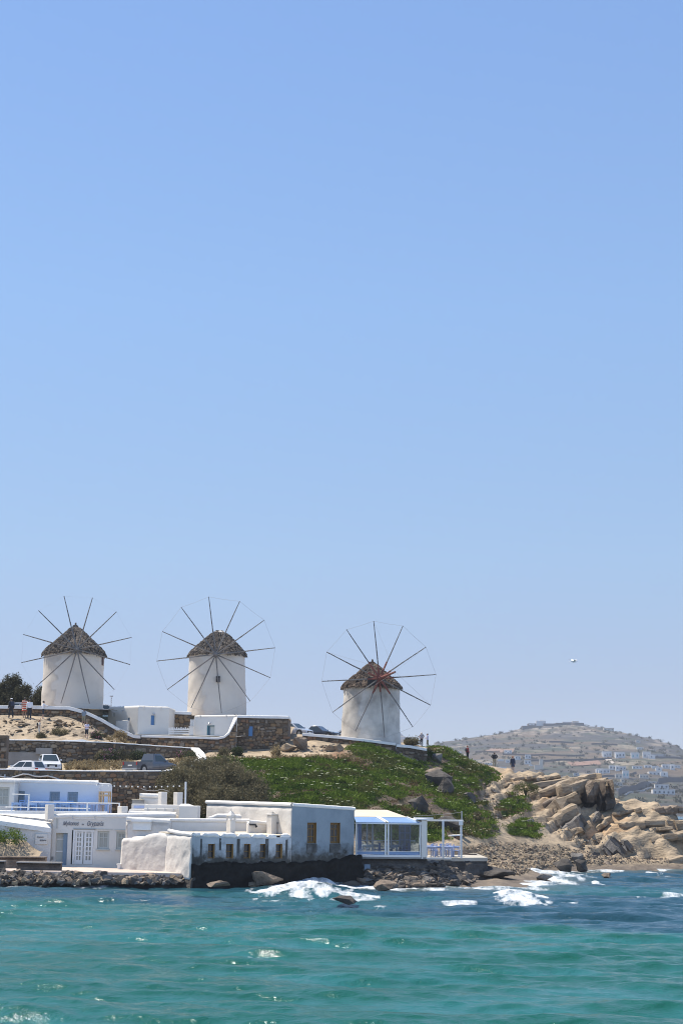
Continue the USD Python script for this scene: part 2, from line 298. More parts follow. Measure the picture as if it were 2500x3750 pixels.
_rbf = RBFInterpolator(CP[:, :2], CP[:, 2], kernel='linear', smoothing=0.02)
def base_z(xy):
    xy = np.asarray(xy, float); return _rbf(xy.reshape(-1, 2)).reshape(xy.shape[:-1])
# where the photograph shows bare rock, gravel, soil or growth
ROCK = [(1690, 3000), (1735, 2900), (1745, 2860), (1810, 2825), (1860, 2810), (2000, 2810), (2200, 2840), (2230, 2900), (2420, 2920), (2520, 2960), (2540, 3150), (2300, 3150), (2140, 3120), (2060, 3070), (1990, 3020), (1900, 3010)]
SCARP = [(2030, 2850), (2210, 2850), (2215, 3060), (2120, 3080), (2000, 3060), (2040, 2960)]
GREEN = [[(600, 3000), (640, 2880), (700, 2790), (760, 2790), (800, 2775), (960, 2792), (1230, 2786), (1290, 2776), (1285, 2738), (1340, 2725), (1448, 2765), (1500, 2795), (1566, 2800), (1552, 2745), (1625, 2738), (1700, 2786), (1760, 2812), (1830, 2826), (1790, 2850), (1745, 2870), (1760, 2905), (1785, 2950), (1812, 3010), (1818, 3045), (1800, 3066), (1700, 3062), (1540, 3092), (1300, 3075), (1000, 3040)],
         [(1862, 2888), (1905, 2888), (1935, 2935), (1930, 2960), (1880, 2978), (1830, 3000), (1817, 2992), (1822, 2958), (1850, 2920)], [(1842, 3036), (1890, 3014), (1918, 2982), (1972, 3002), (1960, 3030), (1968, 3075), (1900, 3064), (1860, 3056)]]
BROWN = [(1250, 2742), (1290, 2770), (1350, 2810), (1370, 2822), (1340, 2830), (1290, 2795), (1230, 2780), (800, 2788), (1000, 2780), (1180, 2775)]
GRAVEL = [(1690, 3110), (1800, 3090), (1900, 3085), (2060, 3098), (2150, 3130), (2320, 3140), (2540, 3150), (2540, 3170), (2200, 3180), (1900, 3200), (1760, 3205), (1640, 3175)]
xs, ys = np.arange(-48, 52.01, 0.3), np.concatenate([np.arange(84, 172, 0.3), np.arange(172, 262, 1.2)])
GX, GY = np.meshgrid(xs, ys); G0 = base_z(np.stack([GX, GY], -1))
GP = proj(np.stack([GX, GY, G0], -1))
def soft(poly, w=14):
    m = inpoly(GP, poly).astype(float)
    from scipy.ndimage import gaussian_filter
    return gaussian_filter(m, 1.3)
rockm, scarpm, gravm = soft(ROCK), soft(SCARP), soft(GRAVEL)
greenm = np.max([soft(g) for g in GREEN], 0)
P3 = np.stack([GX, GY, G0], -1)
warp = fbm(P3 * 0.22, 3, 5) * 2.2 + fbm(P3 * 0.9, 3, 6) * .5
stair = lambda fr: np.where(fr < .78, .12 * fr / .78, .12 + .88 * (fr - .78) / .22) - fr
s_ = (G0 - 0.45 * GX + 0.06 * GY + warp * 1.3) / 1.25
fr = s_ - np.floor(s_); ledge = stair(fr)
s2 = (G0 - 0.45 * GX + .10 * GY + warp * .8) / 0.48; fr2 = s2 - np.floor(s2); ledge2 = stair(fr2)
chunk = fbm(P3 * np.array([.35, .5, .35]), 4, 9) - .5
rocky = np.clip(rockm + .25 * gravm, 0, 1)
lump = (fbm(P3 * .55, 4, 12) - .5)
GZ = G0 + rocky * (.55 + .45 * sstep(2320, 2220, GP[..., 0])) * (ledge * 1.0 + ledge2 * .34 + chunk * 1.5) + scarpm * (ledge * .6 + chunk * 1.2) + gravm * (fbm(P3 * 2.2, 3, 3) - .5) * .35 + greenm * lump * .9 + (1 - rocky) * (fbm(P3 * .9, 4, 8) - .5) * .22
GZ -= .38 * soft([(1300, 3190), (1560, 3195), (1700, 3190), (1790, 3190), (1790, 3260), (1300, 3280)]) * (G0 < 1.1)
near_path = inpoly(GP, [(700, 2752), (1290, 2745), (1290, 2778), (700, 2790)])
GZ = np.where(near_path, G0 + (GZ - G0) * .3, GZ)
def ground_z(xy):
    from scipy.interpolate import RegularGridInterpolator
    global _gi
    try: _gi
    except NameError: _gi = RegularGridInterpolator((ys, xs), GZ, bounds_error=False, fill_value=None)
    xy = np.asarray(xy, float); return _gi(np.stack([xy[..., 1], xy[..., 0]], -1))
def drop(px, py, D0=95, D1=200):
    """Where the picture's ray through (px, py) first meets the ground."""
    d = ray(px, py); D = np.arange(D0, D1, .1); Q = EYE + d * (D / d[1])[:, None]
    k = np.nonzero(Q[:, 2] <= ground_z(Q[:, :2]))[0]
    return Q[k[0]] if len(k) else Q[-1]
SAND, PALE, SOIL, GRN, WET, GRAV, BRN = [np.array(c) for c in ((.335, .26, .175), (.52, .42, .30), (.13, .095, .065), (.030, .050, .012), (.10, .08, .065), (.25, .195, .13), (.18, .10, .055))]
col = np.broadcast_to(SAND, GX.shape + (3,)).copy()
v1 = fbm(P3 * .5, 4, 21)[..., None]; v2 = fbm(P3 * 1.7, 3, 22)[..., None]
col = col * (.80 + .4 * v1)
rust = sstep(.52, .66, fbm(P3 * np.array([.3, .3, .5]), 4, 23))[..., None] * rocky[..., None]
col = col * (1 - .55 * rust) + np.array([.40, .25, .13]) * .55 * rust
col = col + (GRAV * (.6 + .8 * v2) - col) * gravm[..., None]
gcol = GRN * (.7 + .6 * v2) + (SOIL - GRN) * sstep(.50, .62, fbm(P3 * .45, 4, 24))[..., None]
col = col + (gcol - col) * sstep(.3, .7, greenm)[..., None]
bm = soft(BROWN)[..., None]; col = col + (BRN * (.7 + .6 * v2) - col) * bm
wetm = np.maximum(sstep(.75, .15, GZ), .9 * soft([(1280, 3140), (1560, 3140), (1640, 3150), (1760, 3185), (1750, 3230), (1280, 3260)]))[..., None]; col = col + (WET * (.7 + .6 * v2) - col) * wetm * .85
keep = ~((GX < -14) & (GY > 126)) & (GP[..., 0] > -260) & (GP[..., 0] < 2900)
gv, gf, gi = grid(GX, GY, GZ, keep)
ground_mat = mat('headland_ground', [(.62, .62, .62), (1.0, 1.0, 1.0), (1.28, 1.26, 1.22)], 1.1, 8, .92, .9, 2.6, .16, attr='col', rot=(.1, .4, 0), stretch=(1, 1, 2.6))
def colored(m, c):
    UsdGeom.PrimvarsAPI(m).CreatePrimvar('col', Sdf.ValueTypeNames.Color3fArray, 'vertex').Set(Vt.Vec3fArray.FromNumpy(np.asarray(c, np.float32)))
g = single('headland', (gv, gf), ground_mat, kind='structure', label='sandy rocky headland sloping down to the shore below the windmills', smooth=True)
colored(g, col.reshape(-1, 3)[gi])

# ---------------------------------------------------------------- sea
u = np.linspace(-.30, .30, 620); dist = np.concatenate([np.geomspace(24, 140, 640), np.geomspace(141.5, 7000, 90)])
WY, WU = np.meshgrid(dist, u, indexing='ij'); WX = WY * WU * np.where(WY > 140, 1 + (WY - 140) / 900, 1).clip(1, 3)
rng = np.random.default_rng(4); WZ = np.zeros_like(WX); near = sstep(170, 110, WY) * 1.0
for k in range(64):
    lam = rng.choice([5.5, 4.2, 3.2, 2.4, 1.7, 1.2, .85, .55], p=[.08, .09, .12, .14, .16, .15, .14, .12]); a = math.radians(rng.normal(82, 20)); ph = rng.uniform(0, 6.28)
    kk = 2 * math.pi / lam; warpx = 1.2 * fbm(np.stack([WX * .12, WY * .12, np.full_like(WX, k * 3.1)], -1), 2, k)
    p_ = kk * (WX * math.cos(a) + WY * math.sin(a)) + warpx * 4 + ph; w = .5 * np.sin(p_) + .9 * (.64 - np.abs(np.sin(p_ / 2))); WZ += near * lam * (.0100 if lam > 2 else .0092) * w
WZ -= WZ.mean()
WZ *= .55 + .9 * fbm(np.stack([WX * .09, WY * .14, 0 * WX], -1), 3, 77)
W3 = np.stack([WX, WY, 0 * WX], -1); WPx = proj(W3)
foam = np.zeros_like(WX)
gz = base_z(np.stack([WX, WY], -1)[dist < 141]); shore = np.full_like(WX, -9.0); shore[dist < 141] = gz
fn = fbm(W3 * np.array([.6, .35, 1]), 5, 31); fine = fbm(W3 * np.array([1.6, .8, 1]), 4, 32); fine2 = fbm(W3 * np.array([1.3, .45, 1]), 5, 33)
foam = np.maximum(foam, sstep(-.62, -.05, shore + (fn - .5) * 1.1) * (.35 + .9 * sstep(.40, .62, fn)) * np.where(WX < -8, .62, .85))
def breaker(px, py, rx, ry, h, amount=1.0, tilt=0.0, seed=0):
    """A breaking wave that stands at the sea's surface under that place of the picture."""
    global WZ, foam
    c = onz(px, py); sx = rx / FPX * c[1]; sy = abs(onz(px, py - ry)[1] - c[1])
    X = WX - c[0]; Y = WY - c[1] - X * tilt
    n = fbm(np.stack([WX * .8, WY * .8, 0 * WX + seed], -1), 3, 40 + seed) - .5
    e = np.exp(-((X / sx) ** 2 + ((Y + n * sy * 1.2) / sy) ** 2) * 1.0)
    WZ += h * (.75 if sx > 1.2 else .4) * e * (1 + 1.0 * (fine - .5) * (sx > 1.2)); foam = np.maximum(foam, amount * sstep(.22, .85, e * (1.0 if sx > 1.2 else .8) + (fine2 - .5) * 1.7) * sstep(.04, .30, e))
for b in [(1100, 3262, 150, 30, .35, 1.1, .05, 1), (1170, 3238, 75, 20, .6, 1.15, 0, 2), (1180, 3217, 14, 8, .9, 1.2, 0, 9), (1000, 3278, 120, 12, .15, .9, 0, 3), (1250, 3285, 110, 10, .12, .9, -.1, 4), (1290, 3238, 130, 8, .15, .9, 0, 5),
          (1370, 3248, 70, 12, .1, .9, 0, 6), (1890, 3290, 75, 24, .45, 1.1, -.1, 7), (1695, 3318, 68, 14, .34, 1.05, .1, 8), (1265, 3301, 60, 7, .15, .85, 0, 10), (1385, 3327, 35, 7, .15, .9, 0, 11),
          (1930, 3192, 30, 16, .5, 1.1, 0, 13), (1850, 3200, 90, 9, .15, .9, 0, 14), (1990, 3200, 120, 9, .15, .9, 0, 15), (2180, 3238, 16, 7, .2, .9, 0, 16), (2395, 3202, 25, 8, .25, .9, 0, 17), (2450, 3282, 45, 8, .22, .8, 0, 18), (2330, 3287, 30, 5, .12, .7, 0, 19),
          (2060, 3311, 60, 4, .1, .75, -.1, 20), (910, 3500, 26, 6, .25, .85, 0, 21), (1955, 3498, 16, 5, .18, .7, 0, 23), 
          (1750, 3238, 50, 7, .2, .85, 0, 28), (2330, 3177, 140, 6, .15, .95, 0, 29), (2480, 3182, 60, 6, .1, .95, 0, 30), (120, 3247, 150, 8, .10, 1.0, 0, 31), (310, 3248, 90, 6, .1, .95, 0, 32), (600, 3247, 90, 6, .12, .9, 0, 33), (1560, 3222, 90, 9, .12, .9, 0, 34), (1470, 3240, 80, 8, .1, .8, 0, 35)]:
    breaker(*b)
# colour of the water body: sand bottom (turquoise) further out, weed and rock (dark blue) towards the shore
TURQ, GREENW, NAVY, SHAL, FAR = [np.array(c) for c in ((.013, .108, .098), (.005, .076, .052), (.010, .048, .066), (.09, .12, .115), (.03, .12, .17))]
pn = fbm(W3 * np.array([.05, .09, 1]), 4, 51); pn2 = fbm(W3 * np.array([.25, .5, 1]), 4, 52)
edge = np.interp(WPx[..., 0], [-200, 300, 900, 1250, 1700, 2050, 2300, 2600], [3305, 3298, 3335, 3345, 3372, 3398, 3420, 3440]) + (pn - .5) * 60
wc = TURQ + (GREENW - TURQ) * sstep(.40, .60, pn2 * .6 + pn * .4 + WZ * .5)[..., None]
dk = sstep(14, -14, WPx[..., 1] - edge)[..., None]; reef = NAVY * (.75 + .5 * pn2[..., None]) + (TURQ - NAVY) * .45 * sstep(.55, .68, pn)[..., None]
wc = wc + (reef - wc) * dk
wc = wc + (SHAL - wc) * (sstep(-.9, -.2, shore) * .75)[..., None]
wc = np.where((WY > 150)[..., None], FAR, wc)
wv, wf, wi = grid(WX, WY, WZ)
water_mat = usdkit.material(stage, L + 'sea_water', {
    'a': ('attribute', {'attribute': 'col'}), 'f': ('attribute', {'attribute': 'foam'}), 'g': ('geometry', {}), 'mp': ('mapping', {'scale': (.8, .75, 1.0)}),
    'n1': ('noise_texture', {'scale': 1.5, 'detail': 6.0, 'roughness': .62}), 'bu': ('bump', {'strength': .8, 'distance': .20}),
    'mq': ('mapping', {'scale': (1.1, .30, 1.0)}), 'n2': ('noise_texture', {'scale': 2.4, 'detail': 7.0, 'roughness': .72}), 'na': ('math', {'math_type': 'multiply_add', 'value2': 3.0, 'value3': -1.72}), 'fm': ('math', {'math_type': 'multiply_add', 'value2': .98}), 'fr': ('map_range', {'from_min': -.05, 'from_max': 1.0, 'to_min': 0, 'to_max': .95, 'clamp': True}), 'fg': ('map_range', {'from_min': .12, 'from_max': .34, 'to_min': 0, 'to_max': 1, 'clamp': True}), 'fx': ('math', {'math_type': 'multiply'}),
    'p': ('principled_bsdf', {'roughness': .13, 'ior': 1.33, 'specular_ior_level': .5}), 'w': ('principled_bsdf', {'base_color': (.60, .62, .63), 'roughness': .9, 'specular_ior_level': .1}), 'x': ('mix_closure', {})},
    [('a.color', 'p.base_color'), ('g.position', 'mp.vector'), ('mp.vector', 'n1.vector'), ('n1.fac', 'bu.height'), ('bu.normal', 'p.normal'), ('g.position', 'mq.vector'), ('mq.vector', 'n2.vector'), ('n2.fac', 'na.value1'), ('f.fac', 'fm.value1'), ('na.value', 'fm.value3'),
     ('fm.value', 'fr.value'), ('f.fac', 'fg.value'), ('fr.result', 'fx.value1'), ('fg.result', 'fx.value2'), ('fx.value', 'x.fac'), ('p.BSDF', 'x.closure1'), ('w.BSDF', 'x.closure2')], surface='x.closure')
sea = single('sea', (wv, wf), water_mat, kind='structure', label='choppy turquoise sea with white foam along the rocks', smooth=True)
colored(sea, wc.reshape(-1, 3)[wi])
UsdGeom.PrimvarsAPI(sea).CreatePrimvar('foam', Sdf.ValueTypeNames.FloatArray, 'vertex').Set(Vt.FloatArray.FromNumpy((foam.reshape(-1)[wi] + .0).astype(np.float32)))

# ---------------------------------------------------------------- the far shore and its hill
FC = []
for px, py, D in [(1500, 2925, 1050), (1700, 2930, 1000), (1900, 2935, 960), (2100, 2950, 930), (2300, 2965, 900), (2500, 2978, 890), (2700, 2984, 900), (1500, 2850, 1300), (1800, 2850, 1300), (2100, 2860, 1250), (2300, 2875, 1150), (2500, 2890, 1120), (2700, 2920, 1100),
                  (1600, 2800, 1550), (1800, 2790, 1550), (2000, 2790, 1550), (2200, 2800, 1500), (2400, 2800, 1480), (2600, 2830, 1450), (1700, 2750, 1750), (1900, 2730, 1800), (2100, 2735, 1800), (2300, 2740, 1780), (2500, 2770, 1700), (2650, 2800, 1650),
                  (1400, 2772, 2000), (1580, 2742, 2000), (1650, 2712, 2080), (1700, 2709, 2100), (1800, 2697, 2130), (1870, 2688, 2150), (1910, 2668, 2180), (1940, 2659, 2200), (2040, 2656, 2210), (2130, 2660, 2200), (2170, 2670, 2190), (2240, 2673, 2150), (2300, 2690, 2080), (2360, 2706, 2030), (2400, 2713, 2000), (2450, 2722, 1950), (2475, 2738, 1930), (2500, 2757, 1900), (2600, 2792, 1800), (2750, 2860, 1750)]:
    FC.append(at(px, py, D))
for px, D, z in [(1400, 2500, 30), (1700, 2600, 50), (2000, 2700, 60), (2300, 2600, 45), (2600, 2500, 10), (2850, 1900, -3), (2850, 1300, -3), (2700, 2300, 20), (1200, 1600, 20), (1200, 2200, 40), (2400, 850, -4), (2100, 880, -4), (1800, 900, -4), (2700, 860, -4)]:
    FC.append([*(at(px, 2800, D)[:2]), z])
FC = np.array(FC); _far = RBFInterpolator(FC[:, :2] / 100, FC[:, 2], kernel='linear', smoothing=.05)
def far_z(xy):
    xy = np.asarray(xy, float); return _far(xy.reshape(-1, 2) / 100).reshape(xy.shape[:-1])
tx = np.linspace(.03, .30, 300); fd = np.concatenate([np.linspace(860, 2260, 300), np.linspace(2270, 2700, 20)])
FY, FT = np.meshgrid(fd, tx, indexing='ij'); FARD, FART = fd, tx; FX = FY * FT; F2 = np.stack([FX, FY], -1); FZ0 = far_z(F2)
F3 = np.stack([FX, FY, FZ0], -1)
st = (FZ0 + 3 * fbm(F3 / 60, 3, 61)) / 4.2; frs = st - np.floor(st)
FPX2 = proj(F3); crag = sstep(2705, 2672, FPX2[..., 1]) + .7 * sstep(2330, 2420, FPX2[..., 0]) * sstep(2780, 2745, FPX2[..., 1]); crag = np.clip(crag, 0, 1) * sstep(1600, 1900, FY)
calm = 1 - .8 * ((FPX2[..., 0] > 1890) & (FPX2[..., 0] < 2190) & (FY > 2100))
FZ = FZ0 + (sstep(.1, .6, frs) - frs) * 1.6 + (fbm(F3 / 28, 5, 62) - .5) * (3.5 + 5 * crag) * calm + crag * (fbm(F3 / 9, 3, 68) - .5) * 4 * calm
far1, far2, far3 = fbm(F3 / 120, 4, 63)[..., None], fbm(F3 / 25, 4, 64)[..., None], fbm(F3 * np.array([.02, .02, .25]), 4, 65)[..., None]
fc = np.array([.048, .044, .038]) * (.55 + .9 * far2) + np.array([.05, .028, .008]) * sstep(.48, .62, far1)
fc = fc + (np.array([.035, .043, .022]) - fc) * sstep(.5, .6, far3 * .6 + far2 * .4) * .8
fc = fc + (np.array([.30, .25, .20]) - fc) * (sstep(.52, .64, fbm(F3 / 11, 3, 66)) * crag * .75)[..., None]
fc = fc + (np.array([.30, .24, .17]) - fc) * (sstep(.62, .70, far2) * .5)
hv, hf, hi = grid(FX, FY, FZ)
hill = single('distant_hill', (hv, hf), mat('far_hillside', [(.7, .7, .7), (1, 1, 1), (1.3, 1.28, 1.25)], .06, 8, .95, attr='col'), kind='structure', label='brown terraced hill across the bay', smooth=True)
colored(hill, fc.reshape(-1, 3)[hi])

# ---------------------------------------------------------------- air
single('haze', box((300, 1250, 75), (2400, 2950, 156)), usdkit.material(stage, L + 'haze', {'v': ('principled_volume', {'color': (.74, .79, .88), 'density': .00014, 'anisotropy': 0.0})}, [], volume='v.volume'), kind='stuff', label='thin sea haze between the camera and the far hill')
# ---------------------------------------------------------------- upper ground sheets
def rbf2(rows):
    P = np.array([at(*r) for r in rows]); f = RBFInterpolator(P[:, :2], P[:, 2], kernel='linear', smoothing=.02)
    return lambda xy: f(np.asarray(xy, float).reshape(-1, 2)).reshape(np.asarray(xy).shape[:-1])
def sheet(name, rows, plan, label, res=.3, rough=.5, drop_=0.0, colour=SAND, rocks=0.6):
    f = rbf2(rows); Q = np.array(plan); x = np.arange(Q[:, 0].min(), Q[:, 0].max() + res, res); y = np.arange(Q[:, 1].min(), Q[:, 1].max() + res, res)
    X, Y = np.meshgrid(x, y); XY = np.stack([X, Y], -1); Z = f(XY) - drop_; P = np.stack([X, Y, Z], -1)
    s = (Z - .3 * X + fbm(P * .3, 3, 71) * 2) / .5; fr_ = s - np.floor(s); m = sstep(.42, .6, fbm(P * .28, 3, 72)) * rocks
    Z = Z + (fbm(P * .8, 4, 73) - .5) * rough * .5 + m * ((sstep(0, .8, fr_) - fr_) * .7 + (fbm(P * 1.1, 3, 74) - .5) * .8)
    v, f_, i = grid(X, Y, Z, shapely.contains_xy(Polygon(plan), X, Y))
    c = colour * (.78 + .45 * fbm(P * .7, 4, 75)[..., None]); c = c + (np.array([.30, .25, .19]) - c) * (m[..., None] * .6)
    o = single(name, (v, f_), ground_mat, kind='structure', label=label, smooth=True); colored(o, c.reshape(-1, 3)[i])
    return f
def pl(*rows): return [tuple(at(px, 2700, D)[:2]) for px, D in rows]
slope_z = sheet('sandy_slope', [(-200, 2618, 143.8), (0, 2620, 143.5), (120, 2622, 143.5), (250, 2628, 143.5), (330, 2660, 143.5), (430, 2712, 143.5), (520, 2742, 143.5), (-200, 2665, 139.8), (0, 2668, 139.8), (150, 2672, 139.8), (310, 2672, 140.3), (400, 2700, 140.5),
    (-200, 2708, 136.6), (0, 2709, 136.6), (200, 2714, 136.5), (400, 2722, 136.5), (560, 2742, 136.9), (700, 2748, 137)], pl((-260, 136.3), (700, 136.9), (700, 143.8), (-260, 144.2)), 'sandy slope with rock ledges under the first windmill')
car_z = sheet('car_terrace', [(-200, 2852, 122.2), (0, 2852, 122.2), (300, 2848, 122.2), (630, 2846, 122.8), (90, 2850, 125.6), (182, 2826, 128.6), (556, 2832, 126.4), (360, 2828, 127), (740, 2785, 130), (-200, 2812, 132), (0, 2812, 133), (250, 2797, 134.5), (500, 2783, 135.5), (715, 2775, 136.5)],
    pl((-260, 122.2), (600, 122.2), (700, 126), (752, 130), (725, 136.8), (-260, 136.2)), 'dry sandy terrace where cars are parked', rough=.35, colour=np.array([.34, .27, .17]), rocks=.2)
hill_z = sheet('hilltop', [(-300, 2590, 145), (0, 2592, 145), (250, 2594, 145), (390, 2600, 147), (-300, 2612, 175), (250, 2612, 175), (650, 2619, 152), (900, 2626, 152), (1060, 2690, 152), (650, 2640, 175), (1000, 2655, 175), (0, 2650, 210), (700, 2670, 210), (1050, 2690, 210)],
    pl((-320, 144.2), (395, 144.3), (398, 150.5), (600, 151.5), (1052, 151.5), (1052, 208), (-320, 208)), 'dusty hilltop behind the windmills', res=.8, rocks=.1)
patio_z = sheet('patio', [(395, 2690, 143.6), (870, 2700, 143.8), (395, 2683, 152), (870, 2690, 152)], pl((500, 143.8), (872, 144.2), (872, 152), (395, 152), (395, 145.5)), 'paved patio between the white huts', rough=.02, rocks=0, colour=np.array([.42, .40, .37]))

# ---------------------------------------------------------------- walls of rubble stone
def stone_shape(rg, w, h, dep, bulge=.35):
    """A squarish stone: back polygon, inset front polygon; x along the wall, y outwards, z up, centred."""
    cx, cz = w * .5, h * .5; k = rg.uniform(.05, .36, 4); k2 = rg.uniform(.05, .36, 4)
    p = np.array([[-cx + w * k[0], -cz], [cx - w * k[1], -cz], [cx, -cz + h * k2[1]], [cx, cz - h * k2[2]], [cx - w * k[2], cz], [-cx + w * k[3], cz], [-cx, cz - h * k2[3]], [-cx, -cz + h * k2[0]]])
    p += rg.normal(0, .06 * min(w, h), p.shape); n = 8; fr_ = p * rg.uniform(.78, .92); d = dep * rg.uniform(.7, 1.25)
    v = np.vstack([np.c_[p[:, 0], np.zeros(n), p[:, 1]], np.c_[p[:, 0] * .97, np.full(n, d * .55), p[:, 1] * .97], np.c_[fr_[:, 0], np.full(n, d) + rg.normal(0, dep * .12, n), fr_[:, 1]]]); f = []
    for a in (0, 8):
        for i in range(n): j = (i + 1) % n; f += [[a + i, a + 8 + j, a + j], [a + i, a + 8 + i, a + 8 + j]]
    f += [[16, 16 + i + 1, 16 + i] for i in range(1, n - 1)]
    return v, np.array(f)
class Poly:
    """A polyline wall face: pts (x, y, ztop, zbot), left to right as the camera sees it."""
    def __init__(self, pts):
        self.p = np.array(pts, float); seg = np.linalg.norm(np.diff(self.p[:, :2], axis=0), axis=1); self.s = np.r_[0, np.cumsum(seg)]; self.L = self.s[-1]
    def at(self, s):
        i = int(np.clip(np.searchsorted(self.s, s, 'right') - 1, 0, len(self.s) - 2)); t = (s - self.s[i]) / (self.s[i + 1] - self.s[i]); a, b = self.p[i], self.p[i + 1]
        u_ = (b[:2] - a[:2]) / np.linalg.norm(b[:2] - a[:2]); return a + (b - a) * t, u_, np.array([u_[1], -u_[0]])
def wall_pts(rows): 
    out = []
    for px, pt, D, pb in rows: a, b = at(px, pt, D), at(px, pb, D); out.append((a[0], a[1], a[2], b[2]))
    return out
def stones_on(T, P, rg, size=(.5, .3), weights=(3, 2, 2, 2, 1, 1), top_gap=0.0, parent=None, limit=290, skip=None, dep=.11, big=1.0):
    out = []; zlo, zhi = P.p[:, 3].min(), P.p[:, 2].max(); z = zlo; w_ = np.array(weights, float) / sum(weights)
    while z < zhi:
        h = size[1] * rg.uniform(.75, 1.3); s = rg.uniform(-.3, 0)
        while s < P.L:
            w = size[0] * rg.choice([.55, .8, 1.0, 1.35, 1.9], p=[.25, .25, .25, .15, .1]) * rg.uniform(.85, 1.15); c = s + w / 2; s += w
            if c < .05 or c > P.L - .05: continue
            q, u_, n_ = P.at(c); zc = z + h / 2 + rg.normal(0, .06); hh = h * rg.uniform(.7, 1.25)
            if zc + hh * .4 > q[2] - top_gap or zc - hh * .35 < q[3]: continue
            if skip and skip(c, zc): continue
            v, f = stone_shape(rg, w * .98, hh * .98, dep); base = np.array([*q[:2], zc])
            v = base + v[:, :1] * np.array([*u_, 0]) + v[:, 1:2] * np.array([*n_, 0]) + v[:, 2:] * np.array([0, 0, 1.0])
            out.append((v, f, rg.choice(6, p=w_)))
        z += h
    rg.shuffle(out)
    for v, f, m in out[:limit]: T.part('stone', (v, f), stones[m], parent)
    rest = out[limit:]
    for m in range(6):
        mb = MB(); n = 0
        for v, f, k in rest:
            if k == m: mb.add((v, f)); n += 1
        if n: T.part('more_stones', mb, stones[m], parent, kind='stuff')
def poly_body(P, t, z_off=0.0, out=0.0):
    mb = MB(); n = len(P.p); F_ = []; 
    nn = []
    for i in range(n):
        us = [(P.p[j + 1, :2] - P.p[j, :2]) / np.linalg.norm(P.p[j + 1, :2] - P.p[j, :2]) for j in (i - 1, i) if 0 <= j < n - 1]
        u_ = np.mean(us, 0); u_ /= np.linalg.norm(u_); k = 1 / max(.5, us[0] @ u_); nn.append(np.array([u_[1], -u_[0]]) * k)
    return np.array(nn)
def stone_wall(name, label, rows, thick=.5, cop=.16, cop_over=.05, size=(.40, .24), weights=(4, 1, 2, 2, 1, .5), seed=1, rubble=True, cat='stone wall', smooth_top=True, cop_mat=None, world=None):
    P = Poly(world if world is not None else wall_pts(rows)); rg = np.random.default_rng(seed); nn = poly_body(P, thick); n = len(P.p)
    T = Thing(name, label, cat, (*P.p[n // 2, :2], P.p[n // 2, 3]))
    def sweep(front, back, ztop, zbot, rnd=0.0):
        rings = []
        for i in range(n):
            o = P.p[i, :2]; a, b = o + nn[i] * front, o - nn[i] * back; zt, zb = ztop[i], zbot[i]
            if rnd: r = rnd; prof = [(front, zb), (front, zt - r), (front - r * .3, zt - r * .3), (front - r, zt), (-back + r, zt), (-back + r * .3, zt - r * .3), (-back, zt - r), (-back, zb)]
            else: prof = [(front, zb), (front, zt), (-back, zt), (-back, zb)]
            rings.append(np.array([[*(o + nn[i] * d), z] for d, z in prof]))
        k = len(rings[0]); v = np.vstack(rings); f = []
        for i in range(n - 1):
            for j in range(k):
                j2 = (j + 1) % k; a, b, c, d = i * k + j, i * k + j2, (i + 1) * k + j2, (i + 1) * k + j; f += [[a, c, b], [a, d, c]]
        for a0, rev in ((0, 0), ((n - 1) * k, 1)):
            for j in range(1, k - 1): t = [a0, a0 + j, a0 + j + 1]; f.append(t[::-1] if rev else t)
        return v, np.array(f)
    T.part('core', sweep(0, thick, P.p[:, 2] - cop * .6, P.p[:, 3] - .6), mortar)
    if cop:
        cv, cf = sweep(cop_over + .08, thick + cop_over, P.p[:, 2] + .02, P.p[:, 2] - cop, .06)
        T.part('coping', (cv, cf), cop_mat or coping, smooth=40)
    if rubble: stones_on(T, P, rg, size, weights, cop)
    return T, P
stone_wall('stone_wall', 'brown rubble wall with white coping running along the hilltop under the first windmill and sweeping down beside a ramp', [(-120, 2583, 144, 2622), (120, 2586, 144, 2624), (250, 2588, 144, 2636), (312, 2604, 144, 2668), (370, 2631, 144, 2696), (428, 2664, 144, 2722), (490, 2692, 144, 2748), (516, 2694, 144, 2755)], .6, .30, .1, seed=3, weights=(3, 3, 1, 2, 2, 1))
stone_wall('stone_wall', 'long grey brown rubble wall with white coping in front of the two white huts, curving up at its right end', [(519, 2693, 143.6, 2760), (660, 2697, 143.5, 2765), (800, 2701, 143.4, 2768), (822, 2696, 143.4, 2768), (838, 2682, 143.5, 2768), (852, 2655, 143.6, 2768), (866, 2628, 143.8, 2768)], .5, .2, .08, seed=4, size=(.42, .26), weights=(3, 2, 3, 2, 1, 1))
stone_wall('stone_wall', 'dark rubble retaining wall with thin white edge behind the parked cars', [(-120, 2706, 136, 2815), (28, 2709, 136, 2812), (200, 2712, 136, 2806), (400, 2719, 136, 2800), (560, 2730, 136.3, 2792), (700, 2739, 136.8, 2785), (716, 2739.5, 136.9, 2782)], .5, .07, .04, seed=5, size=(.44, .26), weights=(2, 1, 3, 4, 0, 1))
def retp(px, py, D, h): a = at(px, py, D); return (a[0], a[1], a[2], a[2] - h)
stone_wall('parapet_wall', 'thick whitewashed parapet turning the corner of the car terrace above the big bush', None, world=[retp(627, 2822, 123, 1.4), retp(664, 2813, 124.5, 1.4), retp(700, 2803, 126.2, 1.6), retp(752, 2776, 130, 1.8), retp(742, 2757, 133, 2.0), retp(724, 2740, 136.4, 2.2)], thick=.55, cop=.12, cop_over=.06, seed=6, cat='parapet')
stone_wall('stone_wall', 'brown stone retaining wall with thin white edge below the parked cars', [(-120, 2815, 122, 2975), (60, 2818, 122, 2975), (240, 2822, 122, 2975), (440, 2823, 122, 2980), (640, 2822.5, 122, 2985)], .5, .07, .04, seed=7, size=(.40, .25), weights=(4, 3, 1, 3, 3, .5))
